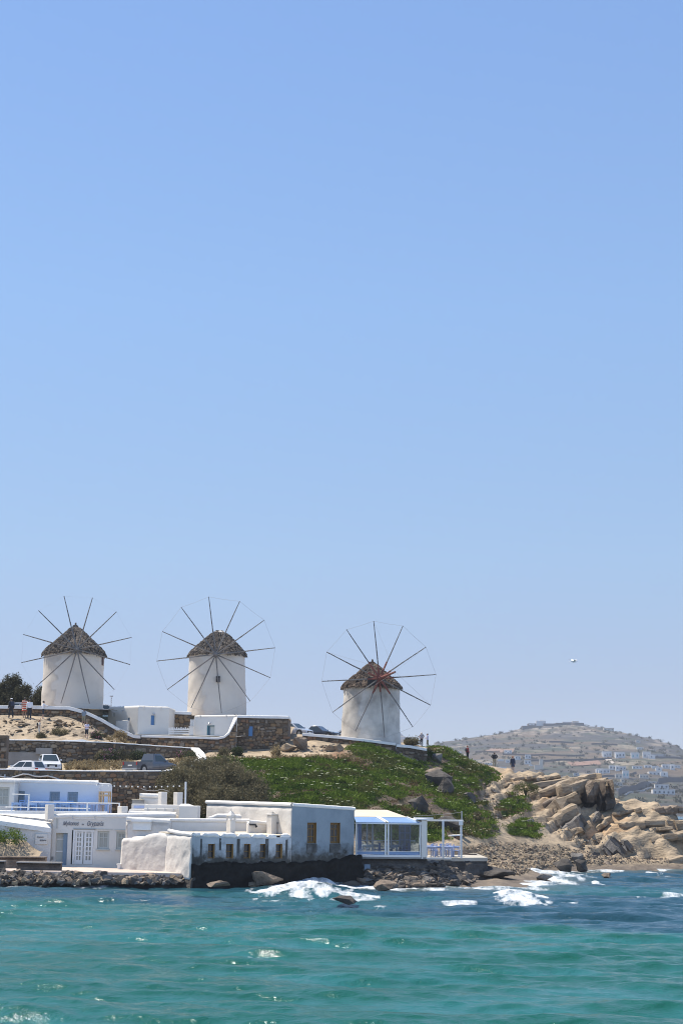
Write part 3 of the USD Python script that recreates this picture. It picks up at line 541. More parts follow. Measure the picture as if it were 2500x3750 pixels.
stone_wall('stone_wall', 'rubble wall with white coping running downhill in front of the third windmill', [(1107, 2686, 147, 2712), (1240, 2697, 146.7, 2742), (1340, 2708, 146.4, 2772), (1448, 2722, 146.2, 2806)], .5, .24, .1, seed=8, weights=(3, 1, 2, 4, 1, 1))
stone_wall('stone_wall', 'short high dark rubble wall with white coping right of the third windmill', [(1452, 2727, 146, 2812), (1500, 2731, 146, 2820), (1562, 2742, 146, 2822)], .9, .24, .1, seed=9, weights=(2, 0, 2, 5, 0, 0))
stone_wall('stone_wall', 'brown rubble wall with white coping between the first hut and the second windmill', [(612, 2605, 151, 2680), (700, 2609, 151, 2680)], .5, .26, .06, seed=10, weights=(3, 5, 1, 1, 2, 1), size=(.5, .34))
stone_wall('stone_wall', 'low stone wall at the foot of the green slope behind the pergola', [(1555, 3064, 120.5, 3092), (1620, 3061, 121, 3090), (1692, 3058, 121.5, 3082)], .4, .08, .04, seed=12, weights=(4, 2, 2, 2, 2, 1), size=(.8, .4))
pw = Thing('stone_pier', 'dark rubble pier at the left edge beside the parked cars', 'stone pier', at(8, 2810, 131)); q0 = at(-90, 2700, 131); q1 = at(24, 2700, 131)
Pp = Poly([(q0[0], q0[1], at(0, 2693, 131)[2], 7.6), (q1[0], q1[1], at(0, 2690, 131)[2], 7.6)]); pw.part('core', box(((q0[0] + q1[0]) / 2, 131.6, (Pp.p[0, 2] + 7.5) / 2), (q1[0] - q0[0], 1.1, Pp.p[0, 2] - 7.5)), mortar); stones_on(pw, Pp, np.random.default_rng(11), weights=(3, 0, 2, 4, 1, 0))
fp = Face(at(30, 2750, 135.6), at(186, 2750, 135.6)); cpn = Thing('concrete_wall', 'grey concrete wall panel with a box on top behind the white cars', 'concrete wall', fp.P(fp.L / 2, 8.2)); zt = fp.hit(100, 2756)[1]
cpn.part('panel', fp.box(0, fp.L, 8.0, zt, -.3, .12), concrete); s0, s1, z0, z1 = fp.rect(134, 2740, 190, 2764); cpn.part('box', fp.box(s0, s1, z0, z1, -.3, .3), concrete)

# ---------------------------------------------------------------- windmills
def windmill(label, D, ec, bc, Rt, Rb, apex, hub, r_wheel, ang0, zb, tmat, wmat, prof, seed, red=False, window=None, cap=None, yaw=0.0, side_window=False):
    E, B, A = at(*ec, D), at(bc[0], bc[1], D), at(*apex, D); c = np.array([B[0], D, zb]); He = E[2] - zb
    T = Thing('windmill', label, 'windmill', c)
    n, seg = 30, 72; V = []
    th = np.arange(seg) * 2 * np.pi / seg
    prof_w = [(Rb + (Rt - Rb) * (k / n) ** .9, He * k / n) for k in range(n + 1)] + [(Rt - .12, He + .12)]
    v, f = lathe(prof_w, c, seg); lean = (E[0] - B[0]) / He
    v[:, 0] += (v[:, 2] - zb) * lean; nz = (fbm(v * .45, 3, seed) - .5) * .22 + (fbm(v * 1.6, 3, seed + 5) - .5) * .07
    d = v[:, :2] - np.c_[c[0] + (v[:, 2] - zb) * lean, np.full(len(v), D)]; d /= np.linalg.norm(d, axis=1, keepdims=True) + 1e-9; v[:, :2] += d * nz[:, None]
    wall = T.part('tower', (v, f), wmat, smooth=True)
    # thatch: overlapping courses, ragged at the eave
    Hr = A[2] - E[2]; zz = np.linspace(0, 1, 44); rr = np.interp(zz, [p[0] for p in prof], [p[1] for p in prof]) * (Rt + .17); ce = np.array([E[0], D, E[2] - .10])
    pr = [(Rt - .35, .05)]
    for z_, r_ in zip(zz, rr): s = (z_ * 9) % 1.0; pr.append((max(r_ + .09 * (1 - s) - .04, .05), z_ * Hr))
    pr.append((.02, Hr + .04)); sg = 150; v, f = lathe(pr, ce, sg); v[:, 0] += (v[:, 2] - ce[2]) / Hr * (A[0] - E[0])
    ax = np.array([A[0] - E[0], 0.0]); cc = np.c_[ce[0] + (v[:, 2] - ce[2]) / Hr * ax[0], np.full(len(v), D)]; dd = v[:, :2] - cc; ra = np.linalg.norm(dd, axis=1, keepdims=True) + 1e-9; dd /= ra; th_ = np.arctan2(dd[:, 1], dd[:, 0])
    q = np.c_[np.cos(th_) * 9, np.sin(th_) * 9, (v[:, 2] - ce[2]) * 1.6]; nz = (fbm(q, 4, seed + 9) - .5); q2 = np.c_[np.cos(th_) * 2.2, np.sin(th_) * 2.2, (v[:, 2] - ce[2]) * .9]; nz2 = fbm(q2, 3, seed + 3) - .5
    v[:, :2] += dd * ((nz * .26 + nz2 * .34) * np.clip(ra[:, 0] / .9, .25, 1))[:, None]; v[:, 2] += nz * .26 + np.where(v[:, 2] < ce[2] + .15, (fbm(q * 1.4, 2, seed + 6) - .55) * .35, 0)
    roof = T.part('thatched_roof', (v, f), tmat, smooth=35)
    # loose bundles of straw lying over the courses
    rg = np.random.default_rng(seed + 60); mb = MB()
    for _ in range(800):
        t = rg.uniform(.02, .93); a = rg.uniform(math.pi * .95, math.pi * 2.05); r_ = np.interp(t, zz, rr) + .05; r2 = np.interp(max(t - .10, 0), zz, rr) + rg.uniform(.05, .16)
        da = rg.normal(0, .03); p0 = ce + [math.cos(a) * r_ + t * ax[0], math.sin(a) * r_, t * Hr + .05]; p1 = ce + [math.cos(a + da) * r2 + t * ax[0], math.sin(a + da) * r2, (t - .10) * Hr - .02 + rg.normal(0, .05)]
        mb.tube([p0, (p0 + p1) / 2 + [0, -.03, .03], p1], [.02, rg.uniform(.035, .06), .02], 4)
    T.part('straw_bundles', mb, tmat, roof, kind='stuff')
    if cap: T.part('ridge_cap', lathe([(cap[0] + .1, Hr * cap[1]), (cap[0] + .04, Hr * cap[1] + .22), (cap[0] * .6, Hr * cap[1] + .36), (.05, Hr * cap[1] + .42)], (A[0] + .02, D, E[2] - .08), 20), white_rough, roof, smooth=40)
    if not cap or red: T.part('finial', tube([A + [0, 0, -.1], A + [.02, -.05, .22]], [.12, .08], 7), tmat, roof)
    # wheel
    Dw = D - Rt - 1.15; Hb = at(*hub, Dw); a = np.array([Hb[0] - E[0], Dw - D, 0.0]); a /= np.linalg.norm(a)
    ycap = math.atan2(a[0], -a[1]) + yaw; a = np.array([math.sin(ycap), -math.cos(ycap), .06]); a /= np.linalg.norm(a)
    e1 = np.cross([0, 0, 1.0], -a); e1 /= np.linalg.norm(e1); e1 *= np.sign(e1[0]); e2 = np.cross(a, e1); e2 *= np.sign(e2[2]); Rw = r_wheel / FPX * Dw
    wm = red_wood if red else pole_wood
    axle = T.part('axle', tube([Hb - a * 2.6, Hb - a * .1, Hb + a * .45], [.16, .16, .11], 8), wm)
    T.part('hub', tube([Hb - a * .16, Hb + a * .2], [.24, .22], 10), wm, axle)
    tips = []
    for k in range(12):
        al = math.radians(ang0 + 30 * k + rg.normal(0, .5)); d_ = e1 * math.sin(al) + e2 * math.cos(al); o = a * (.05 if k % 2 else -.05); tip = Hb + d_ * Rw * rg.uniform(.99, 1.01) + o; tips.append(tip)
        T.part('sail_pole', tube([Hb + o, Hb + d_ * Rw * .5 + o + rg.normal(0, .02, 3), tip], [.075, .062, .042], 6), pole_wood)
        if red and k in (0, 1, 2, 3, 5, 6, 7, 9, 10, 11): T.part('pole_sleeve', tube([Hb + o * 1.3, Hb + d_ * rg.uniform(1.2, 1.9) + o * 1.3], [.12, .09], 6), red_wood)
    T.part('rim_rope', (lambda m: [m.tube([tips[k], (tips[k] + tips[(k + 1) % 12]) / 2 + (Hb - tips[k]) * (.0 if seed != 1 else .004) + [0, 0, -.05], tips[(k + 1) % 12]], .0035 if seed == 1 else .009, 4) for k in range(12)] and m)(MB()), rope_mat)
    bow = Hb + a * 2.2 + e1 * (1.1 if red else 0.0) + e2 * (.35 if red else 0)
    if red:
        T.part('bowsprit', tube([Hb, (Hb + bow) / 2, bow], [.15, .13, .09], 7), red_wood, label='red painted beam sticking out of the hub'); mb = MB()
        for k in range(0, 12, 2): mb.tube([bow, tips[k]], .008, 4)
        T.part('stay_ropes', mb, rope_mat)
        T.part('brace', tube([Hb + [0, 0, .0], Hb - e1 * .55 - e2 * 1.3 - a * .1], [.13, .10], 7), red_wood); T.part('roof_opening', box(E + [.3, -Rt - .02, .42], (1.5, .5, .75)), dark_hole, roof)
    if window:
        x0, y0, x1, y1 = window; dd0 = D - Rb + .05; p, q = at(x0, y0, dd0), at(x1, y1, dd0); w = T.part('window', box(((p[0] + q[0]) / 2, dd0 - .02, (p[2] + q[2]) / 2), (q[0] - p[0], .36, p[2] - q[2])), dark_hole)
        for sx in (-1, 1): T.part('frame', box(((p[0] + q[0]) / 2 + sx * (q[0] - p[0]) / 2, dd0 - .04, (p[2] + q[2]) / 2), (.05, .42, p[2] - q[2])), pole_wood, w)
        T.part('frame', box(((p[0] + q[0]) / 2, dd0 - .04, (p[2] + q[2]) / 2), (q[0] - p[0] - .06, .41, .04)), pole_wood, w)
    if side_window:
        p = at(376, 2420, D - .4); T.part('window', box((c[0] + Rt - .03, D - .5, p[2]), (.10, .55, .95)), flat('dark_red_wood', (.09, .045, .04), .7), label='small dark red side window')
    return T
straight = [(0, 1.0), (.14, .93), (.3, .77), (.5, .55), (.7, .35), (.88, .17), (1, .07)]
domed = [(0, 1.0), (.12, .93), (.3, .78), (.5, .60), (.7, .42), (.86, .27), (.95, .17), (1, .10)]
windmill('leftmost whitewashed windmill, grey thatched cap, bare grey poles, no window in its front', 150, (272, 2398), (264, 2600), 2.96, 3.02, (277, 2289), (282, 2379), 203, 14.5, 13.6, thatch, mill_white, straight, 1, side_window=True)
windmill('middle whitewashed windmill with a small dark window in the front of its tower', 155, (795.5, 2399), (793, 2620), 2.83, 3.07, (804, 2308), (790, 2397), 216, -7.5, 13.4, thatch, mill_white, domed, 2, window=(792, 2477, 805, 2498), cap=(.52, .86))
windmill('rightmost windmill with stained white tower, brown thatch and red painted hub', 150, (1360, 2519), (1356, 2733), 2.80, 2.98, (1363, 2423), (1389, 2485), 214, -4.9, 10.4, thatch_worn, mill_worn, straight, 3, red=True)

# ---------------------------------------------------------------- the two huts between the mills
def window_in(T, fc, rect, frame_mat, pane_mat, parent=None, mull_v=1, mull_h=(0.5,), fw=.07, depth=.12, name='window', sill=None, reveal=.0, label=None):
    s0, s1, z0, z1 = rect; d = -depth
    w = T.part(name, fc.box(s0, s1, z0, z1, d - .05, d), pane_mat, parent, label=label)
    fr_ = MB()
    fr_.add(fc.box(s0, s0 + fw, z0, z1, d - .02, d + .05)); fr_.add(fc.box(s1 - fw, s1, z0, z1, d - .02, d + .05)); fr_.add(fc.box(s0 + fw, s1 - fw, z1 - fw, z1, d - .02, d + .049)); fr_.add(fc.box(s0 + fw, s1 - fw, z0, z0 + fw, d - .02, d + .049))
    T.part('frame', fr_, frame_mat, w)
    for k in range(mull_v): x = s0 + (s1 - s0) * (k + 1) / (mull_v + 1); T.part('glazing_bar', fc.box(x - .022, x + .022, z0 + fw, z1 - fw, d + .001, d + .035), frame_mat, w)
    for t in mull_h: z = z0 + (z1 - z0) * t; T.part('glazing_bar', fc.box(s0 + fw, s1 - fw, z - .025, z + .025, d + .001, d + .037), frame_mat, w)
    if sill: T.part('sill', fc.box(s0 - .06, s1 + .06, z0 - .07, z0, -.02, .09), sill, w)
    return w
def hole(fc, rect, depth=.16): s0, s1, z0, z1 = rect; return fc.box(s0, s1, z0, z1, -depth, .5)
A, B, C = at(396, 2600, 148.6), at(507, 2600, 146.2), at(620, 2600, 147.4); zb, zt = 11.3, at(507, 2584, 146.2)[2]
fl, fr2_ = Face(A, B), Face(B, C); H = Thing('white_hut', 'low white hut with rounded roof edge and slim blue shutter left of the second windmill', 'hut', (B[0], B[1], zb))
r1, r2, r3 = fr2_.rect(553, 2620, 568, 2656), fl.rect(466, 2629, 475, 2651), fl.rect(413, 2611, 420, 2625)
body = block([A[:2], B[:2], C[:2], C[:2] + [.2, 4.2], A[:2] + [.8, 4.6]], zb, zt, .28, .12)
H.part('wall', cut(body, [hole(fr2_, r1), hole(fl, r2), hole(fl, r3)]), white_soft, smooth=25)
w = H.part('shutter', fr2_.box(*r1, -.14, -.07), blue_paint); H.part('frame', fr2_.box(r1[0], r1[0] + .06, r1[2], r1[3], -.07, -.04), blue_paint, w); H.part('frame', fr2_.box(r1[1] - .10, r1[1], r1[2], r1[3], -.07, -.03), grey_paint, w)
H.part('window', fl.box(*r2, -.15, -.11), slate_paint); H.part('niche', fl.box(*r3, -.15, -.11), grey_paint)
q = fr2_.hit(562, 2613); H.part('wall_lamp', tube([fr2_.P(q[0], q[1], .0), fr2_.P(q[0], q[1], .16), fr2_.P(q[0], q[1] - .12, .2)], [.05, .09, .1], 7), metal); q = fl.hit(452, 2603); H.part('wall_lamp', tube([fl.P(q[0], q[1], .0), fl.P(q[0], q[1], .2)], [.05, .06], 6), metal)
for px in (528, 590): q = fr2_.hit(px, 2590); H.part('roof_seam', fr2_.box(q[0] - .04, q[0] + .04, zt - .42, zt - .05, -.1, .035), white)
low = Face(at(424, 2640, 146.4), at(468, 2640, 145.9)); H.part('step', block([low.A, low.B, low.B + [.1, 1.2], low.A + [.1, 1.2]], 11.2, low.hit(440, 2639)[1], .05, .03), white)
A, B, C = at(710, 2640, 146.6), at(869, 2640, 145.0), at(1056, 2640, 145.8); zb, zt, zs = 10.6, at(790, 2619, 146)[2], at(960, 2623, 145.4)[2]
fl, fr2_ = Face(A, B), Face(B, C); H = Thing('stone_and_white_hut', 'hut with white front and rubble stone side below the second windmill', 'hut', (B[0], B[1], zb))
r1 = fl.rect(758, 2657, 785, 2693)
H.part('wall', cut(block([A[:2], B[:2], B[:2] + [.3, 4.5], A[:2] + [.5, 4.5]], zb, zt, .25, .1), [hole(fl, r1, .25)]), white_soft, smooth=25)
d_ = H.part('door', fl.box(*r1, -.25, -.2), slate_paint); H.part('door_leaf', fl.box(r1[0] + .32, r1[1] - .03, r1[2], r1[3] - .1, -.2, -.12), grey_paint, d_); H.part('frame', fl.box(r1[0], r1[0] + .12, r1[2], r1[3], -.2, -.03), teal_paint, d_); H.part('frame', fl.box(r1[0] + .12, r1[1], r1[3] - .1, r1[3], -.2, -.04), teal_paint, d_)
q = fl.hit(769, 2649); H.part('wall_lamp', tube([fl.P(q[0], q[1], .0), fl.P(q[0], q[1], .16), fl.P(q[0], q[1] - .08, .2)], [.05, .08, .1], 7), metal)
for px in (733, 828): q = fl.hit(px, 2625); H.part('roof_seam', fl.box(q[0] - .04, q[0] + .04, zt - .4, zt - .04, -.1, .035), white)
sw = H.part('stone_wall', block([B[:2] + [.02, .0], C[:2], C[:2] + [.1, 4.5], B[:2] + [.3, 4.6]], 9.3, zs - .2, .05, .05), mortar)
H.part('roof_edge', block([B[:2] + [-.05, -.12], C[:2] + [.08, -.12], C[:2] + [.15, 4.6], B[:2] + [.2, 4.7]], zs - .22, zs + .06, .12, .1), coping, smooth=30)
r2 = fr2_.rect(911, 2661, 924, 2697); PP = Poly([(B[0], B[1], zs - .1, 9.5), (C[0], C[1], zs - .1, 9.5)])
stones_on(H, PP, np.random.default_rng(21), (.42, .26), (4, 1.5, 2, 3, 1, .5), .1, sw, skip=lambda s, z: r2[0] - .2 < s < r2[1] + .2 and r2[2] - .1 < z < r2[3] + .1)
H.part('shutter', fr2_.box(*r2, -.04, .06), blue_paint, label='slim blue shutter in the stone wall')
# fence, blinds and pillar between the huts
Fp = Face(at(619, 2670, 146.3), at(693, 2670, 146.1)); T = Thing('white_fence', 'white fence of wavy topped boards between the two huts', 'fence', Fp.P(Fp.L / 2, 11.3)); zl = Fp.hit(650, 2688)[1]; zh = Fp.hit(650, 2668)[1]
for k, t in enumerate((0, .36, .72)): T.part('board', Fp.box(.04, Fp.L - .04, zl + (zh - zl) * t, zl + (zh - zl) * (t + .22), 0, .04), trim_white)
for k in range(9): T.part('board_top', Fp.box(.04 + k * Fp.L / 9.1, (k + .72) * Fp.L / 9.1, zh - .02, zh + .06 + .05 * (k % 2), .002, .038), trim_white)
for s in (0, Fp.L): T.part('post', Fp.box(s - .04, s + .04, zl - .4, zh + .05, -.05, 0), trim_white)
Fq = Face(at(697, 2660, 146), at(709, 2660, 146)); T = Thing('shutter_panel', 'narrow white louvred panel beside the second hut', 'shutter', Fq.P(.2, 12)); zl, zh = Fq.hit(703, 2659)[1], Fq.hit(703, 2635)[1]
for k in range(7): z = zl + (zh - zl) * k / 7; T.part('slat', Fq.box(0, Fq.L, z, z + .06, -.03, .03), trim_white)
T.part('frame', Fq.box(-.03, 0, zl, zh, -.04, .04), trim_white); T.part('frame', Fq.box(Fq.L, Fq.L + .03, zl, zh, -.04, .04), trim_white)
zt = Fq.hit(703, 2660)[1]; T = Thing('white_pillar', 'short white gate pillar beside the second hut', 'pillar', Fq.P(.1, 11)); T.part('shaft', block([Fq.P(-.1, 0, .3)[:2], Fq.P(.35, 0, .3)[:2], Fq.P(.35, 0, 0)[:2], Fq.P(-.1, 0, 0)[:2]], 11.0, zt - .06, .04, .03), white); T.part('cap', Fq.box(-.13, .38, zt - .06, zt, -.03, .33), white)
p = at(408, 2586, 165); tp = at(408, 2551, 165); T = Thing('lamp_post', 'thin grey lamp post between the first windmill and the first hut', 'lamp post', p); T.part('post', tube([p - [0, 0, 2.0], tp], [.06, .045], 6), metal); T.part('lamp_head', box(tp + [0, 0, .02], (.35, .12, .12)), metal)
# ---------------------------------------------------------------- waterfront houses
def rough_face(fc, s0, s1, z0, top, amp=.15, batter=0.0, res=.16, seed=0, thick=.4, freq=1.1, d0=0.0):
    """Uneven hand-plastered (or rubble) wall skin, closed at the back: real relief, not bump."""
    S = np.arange(s0, s1 + res, res); S[-1] = s1; zt = np.array([top(s) if callable(top) else top for s in S]); n = max(4, int((zt.max() - z0) / res)); t = np.linspace(0, 1, n)
    SS, TT = np.meshgrid(S, t, indexing='ij'); ZZ = z0 + (zt[:, None] - z0) * TT
    q = np.stack([SS * freq, ZZ * freq, 0 * SS + seed], -1); rnd = np.sqrt(np.clip(1 - np.clip((TT - .9) / .1, 0, 1) ** 2, 0, 1))
    dd = d0 + amp * (fbm(q, 4, seed) - .5) * 2 + batter * (1 - TT) - (1 - rnd) * .14
    P = np.stack([fc.A[0] + fc.u[0] * SS + fc.n[0] * dd, fc.A[1] + fc.u[1] * SS + fc.n[1] * dd, ZZ], -1); B = np.stack([fc.A[0] + fc.u[0] * SS - fc.n[0] * thick, fc.A[1] + fc.u[1] * SS - fc.n[1] * thick, ZZ], -1)
    m, k = SS.shape; v = np.vstack([P.reshape(-1, 3), B.reshape(-1, 3)]); i, j = np.meshgrid(np.arange(m - 1), np.arange(k - 1), indexing='ij'); a = i * k + j; o = m * k
    f = [np.stack([a, a + k, a + k + 1], -1).reshape(-1, 3), np.stack([a, a + k + 1, a + 1], -1).reshape(-1, 3), np.stack([a + o, a + k + 1 + o, a + k + o], -1).reshape(-1, 3), np.stack([a + o, a + 1 + o, a + k + 1 + o], -1).reshape(-1, 3)]
    loop = np.concatenate([np.arange(m) * k, (m - 1) * k + np.arange(1, k), np.arange(m - 2, -1, -1) * k + k - 1, np.arange(k - 2, 0, -1)]); l2 = np.roll(loop, -1)
    f += [np.stack([loop, l2 + o, l2], 1), np.stack([loop, loop + o, l2 + o], 1)]
    return v, np.vstack(f)
def blk(fc, s0, s1, d0, d1, z0, z1, r=.06, rc=.05, zt=None):
    return block([fc.P(s0, 0, d1)[:2], fc.P(s1, 0, d1)[:2], fc.P(s1, 0, d0)[:2], fc.P(s0, 0, d0)[:2]], z0, z1, r, rc, zt)
def stained(name, top_col, z_lo, z_hi):
    """Old wash whose foot is grey with damp up to a ragged height."""
    return usdkit.material(stage, L + name, {'g': ('geometry', {}), 'sx': ('separate_xyz', {}), 'n': ('noise_texture', {'scale': 1.3, 'detail': 6.0, 'roughness': .65}), 'n2': ('noise_texture', {'scale': .7, 'detail': 5.0}),
        'mm': ('math', {'math_type': 'multiply_add', 'value2': 2.6}), 'mr': ('map_range', {'from_min': z_lo + 1.3, 'from_max': z_hi + 1.3, 'to_min': 1.0, 'to_max': 0.0, 'clamp': True}), 'r1': ('rgb_ramp', {'ramp': top_col}), 'r2': ('rgb_ramp', {'ramp': [(.35, (.03, .03, .026)), (.6, (.085, .082, .072))]}),
        'x': ('mix', {}), 'b': ('bump', {'strength': .5, 'distance': .08}), 'p': ('principled_bsdf', {'roughness': .9, 'specular_ior_level': .25})},
        [('g.position', 'sx.vector'), ('g.position', 'n.vector'), ('g.position', 'n2.vector'), ('n.fac', 'mm.value1'), ('sx.z', 'mm.value3'), ('mm.value', 'mr.value'), ('n2.fac', 'r1.fac'), ('n.fac', 'r2.fac'), ('mr.result', 'x.fac'), ('r1.color', 'x.color1'), ('r2.color', 'x.color2'), ('x.color', 'p.base_color'), ('n.fac', 'b.height'), ('b.normal', 'p.normal')], surface='p.BSDF')
low_front = stained('low_sea_front_wash', [(.3, (.33, .35, .355)), (.55, (.43, .45, .455)), (.75, (.49, .51, .515))], 1.9, 2.75)
shade_toned_front = stained('shade_toned_sea_front', [(.3, (.17, .205, .23)), (.55, (.23, .27, .295)), (.75, (.26, .30, .32))], 1.9, 2.75)  # sea front painted darker and bluer for its shade, damp foot apart
blue_to_white = usdkit.material(stage, L + 'blue_to_white_ramp', {'g': ('geometry', {}), 'sx': ('separate_xyz', {}), 'n': ('noise_texture', {'scale': .5, 'detail': 4.0}), 'mm': ('math', {'math_type': 'multiply_add', 'value2': .5}), 'mr': ('map_range', {'range_type': 'smoothstep', 'from_min': 5.1, 'from_max': 6.7, 'to_min': 0.0, 'to_max': 1.0, 'clamp': True}),
    'r': ('rgb_ramp', {'ramp': [(0, (.24, .38, .60)), (.45, (.40, .50, .66)), (1, (.58, .58, .58))]}), 'p': ('principled_bsdf', {'roughness': .85})}, [('g.position', 'sx.vector'), ('g.position', 'n.vector'), ('n.fac', 'mm.value1'), ('sx.z', 'mm.value3'), ('mm.value', 'mr.value'), ('mr.result', 'r.fac'), ('r.color', 'p.base_color')], surface='p.BSDF')  # wall colour runs from blue at the foot to white above
K = at(707, 3000, 97.5)[:2]; uu = np.array([.848, .53]); bb = np.array([-.53, .848])
FW = Face(K, K + uu * 14); sM = FW.hit(1069, 3000)[0]; sN = FW.hit(1299, 3000)[0]; Mc, Nc = FW.P(sM, 0)[:2], FW.P(sN, 0)[:2]; Q = K + bb * 3.56
# the big house at the water
zM, zN = FW.hit(1069, 2947)[1], FW.hit(1299, 2963)[1]; zB = 5.45
BH = Thing('sea_house', 'tall flat roofed house at the water, front toned grey blue with shade, two ochre windows', 'house', (*Mc, 1.6))
backM, backN = Mc + bb * 12.4, Nc + bb * 12.4
ztop = lambda q: float(zM + (zN - zM) * ((q - Mc) @ uu) / (sN - sM) + (zB - zM) * ((q - Mc) @ bb) / 12.4)
w1, w2 = FW.rect(1125, 3013.5, 1157, 3090), FW.rect(1209, 3014, 1244, 3090)
body = cut(block([Mc, Nc, backN, backM], .4, 5, .14, .1, ztop), [hole(FW, w1, .3), hole(FW, w2, .3)])
BH.part('wall', body, shade_toned_front, smooth=25)
Fl = Face(backM, Mc); lw = rough_face(Fl, 0.05, Fl.L - .03, .5, lambda s: ztop(Fl.P(s, 0)[:2]) - .06, .035, 0, .2, 5, .02, .8, .035); BH.part('side_wall', lw, white_rough, smooth=True, label='white left side wall')
mb = MB()
for (a, b) in ((Mc, Nc), (backM, Mc)):
    n = 14; pts = [a + (b - a) * k / n for k in range(n + 1)]; mb.tube([[*(p + (backN - Mc) / np.linalg.norm(backN - Mc) * .10), ztop(p) - .03 + .03 * noise(np.array([p[0] * 1.3, p[1], 0]))] for p in pts], .13, 8)
BH.part('roof_edge', mb, coping, smooth=True)
for r in (w1, w2):
    w = window_in(BH, FW, r, yellow_wood, dark_glass, mull_v=1, mull_h=(.33, .70), fw=.13, depth=.2)
    BH.part('jamb', FW.box(r[1] - .02, r[1] + .005, r[2], r[3], -.3, .01), yellow_wood, w); BH.part('apron', FW.box(r[0] - .04, r[1] + .05, r[2] - .6, r[2] - .02, -.05, .035), stain, w)
BH.part('ceiling', block([Mc + [.2, .3], Nc + [-.2, .4], backN + [-.3, -.3], backM + [.3, -.3]], 4.6, 4.75, 0, 0), concrete)
# the low house with the five small windows
zK, zM2 = FW.hit(707, 3054)[1], FW.hit(1069, 3063)[1]; zr = lambda q: float(zK + (zM2 - zK) * ((q - K) @ uu) / sM)
LH = Thing('low_sea_house', 'low old house on the dark sea wall with five small ochre windows in a row', 'house', (*K, 1.6))
px5 = [(762, 786), (828, 854), (893.5, 917), (952, 975), (1010, 1033)]; rects = [FW.rect(a, 3092, b, 3145) for a, b in px5]
wp = Mc + bb * 5.2
LH.part('wall', cut(block([K, Mc - uu * .012, wp - uu * .012, K + bb * 5.2], .4, 3, .0, .0, lambda q: zr(q) - .10), [hole(FW, r, .25) for r in rects]), low_front)
FL = Face(Q, K); lw = rough_face(FL, 0, FL.L - .02, .6, lambda s: zr(K) - .12, .09, .06, .14, 8, .02, 1.3, .09); LH.part('side_wall', lw, white_rough, smooth=True, label='rough white left side wall')
LH.part('side_edge', tube([[*FL.P(s, 0, -.05)[:2], zr(K) - .05 + (0.16 * (1 - s / FL.L) ** 2)] for s in np.linspace(0, FL.L, 9)], .13, 8), coping, smooth=True)
LH.part('roof', hex8(*[np.array([[*K + uu * .15 + bb * .2, a], [*Mc - uu * .05 + bb * .2, a], [*wp - uu * .05, a + .12], [*(K + bb * 5.2 + uu * .1), a + .12]]) for a in (zr(K) - .16, zr(K) - .10)]), mat('dusty_roof', [(.48, .41, .30), (.62, .54, .42)], .8, 5, .9))
notch = [707, 737, 808, 871, 921, 980, 1016]
for a, b in zip(notch[:-1], notch[1:]):
    s0, s1 = FW.hit(a + 3, 3060)[0], FW.hit(b - 3, 3060)[0]; n = 7; pts = [[*FW.P(s, 0, -.10)[:2], zr(FW.P(s, 0)[:2]) - .06 + .02 * math.sin(k * 2.1) - (.10 if k in (0, n - 1) else 0)] for k, s in enumerate(np.linspace(s0, s1, n))]
    LH.part('roof_edge', tube(pts, [.09] + [.16] * (n - 2) + [.09], 8), coping, smooth=True)
s0, s1 = FW.hit(1032, 3060)[0], FW.hit(1066, 3060)[0]; LH.part('roof_edge', tube([[*FW.P(s, 0, -.2)[:2], zr(FW.P(s, 0)[:2]) - .04] for s in np.linspace(s0, s1, 4)], [.1, .2, .22, .12], 8), coping, smooth=True)
rg = np.random.default_rng(31)
for a, b, lo in [(734, 741, 1.9), (803, 811, 2.4), (868, 879, 1.8), (972, 984, 1.8), (1046, 1054, 1.7)]:
    s0, s1 = FW.hit(a, 3060)[0], FW.hit(b, 3060)[0]; LH.part('drain_stain', rough_face(FW, s0, s1, lo, zr(K) - .22, .015, 0, .06, int(a), .02, 3, .008), stain)
for r in rects:
    w = window_in(LH, FW, r, yellow_wood, dark_glass, mull_v=0, mull_h=(.49,), fw=.07, depth=.16); LH.part('jamb', FW.box(r[1] - .10, r[1] + .004, r[2], r[3], -.25, -.01), yellow_wood, w)
# walls standing on its roof
def wall_seg(T, name, p0, p1, zb, depth=.25, m=white, r=.07, amp=.05, seed=0):
    """p = (px, py of the top, D)"""
    a, b = at(*p0), at(*p1); f = Face(a, b); v = rough_face(f, 0, f.L, zb, lambda s: a[2] + (b[2] - a[2]) * s / f.L, amp, 0, .2, seed, depth, 1.0); T.part(name, v, m, smooth=True)
    T.part('wall_top', tube([[*f.P(s, 0, -depth / 2)[:2], a[2] + (b[2] - a[2]) * s / f.L - .04] for s in np.linspace(0, f.L, 8)], depth * .55, 8), coping, smooth=True); return f
T = Thing('roof_parapet', 'long white parapet wall across the roof behind the pointed chimney', 'parapet', at(760, 3045, 104.5)); wall_seg(T, 'wall', (622, 3002, 104.2), (914, 3005, 106.0), 2.8, seed=3)
T = Thing('roof_parapet', 'short white wall with a dark spout joining the square chimney on the low roof', 'parapet', at(940, 3045, 103.4)); f = wall_seg(T, 'wall', (912, 3008, 103.0), (980, 3015, 104.2), 2.8, seed=4); q = f.hit(930, 3021); T.part('spout', tube([f.P(q[0] - .5, q[1] + .0, .12), f.P(q[0], q[1], .14), f.P(q[0] + .08, q[1] - .16, .16)], [.05, .06, .09], 7), black_mat)
T = Thing('roof_curb', 'curved white curb under the tall white side wall of the big house', 'curb', at(860, 2995, 108)); pts = [at(px, py, 107.4) for px, py in ((766, 3001), (780, 2997), (796, 2990), (830, 2990), (880, 2993), (930, 2996), (962, 2998))]; T.part('curb', tube(pts, .17, 8), coping, smooth=True)
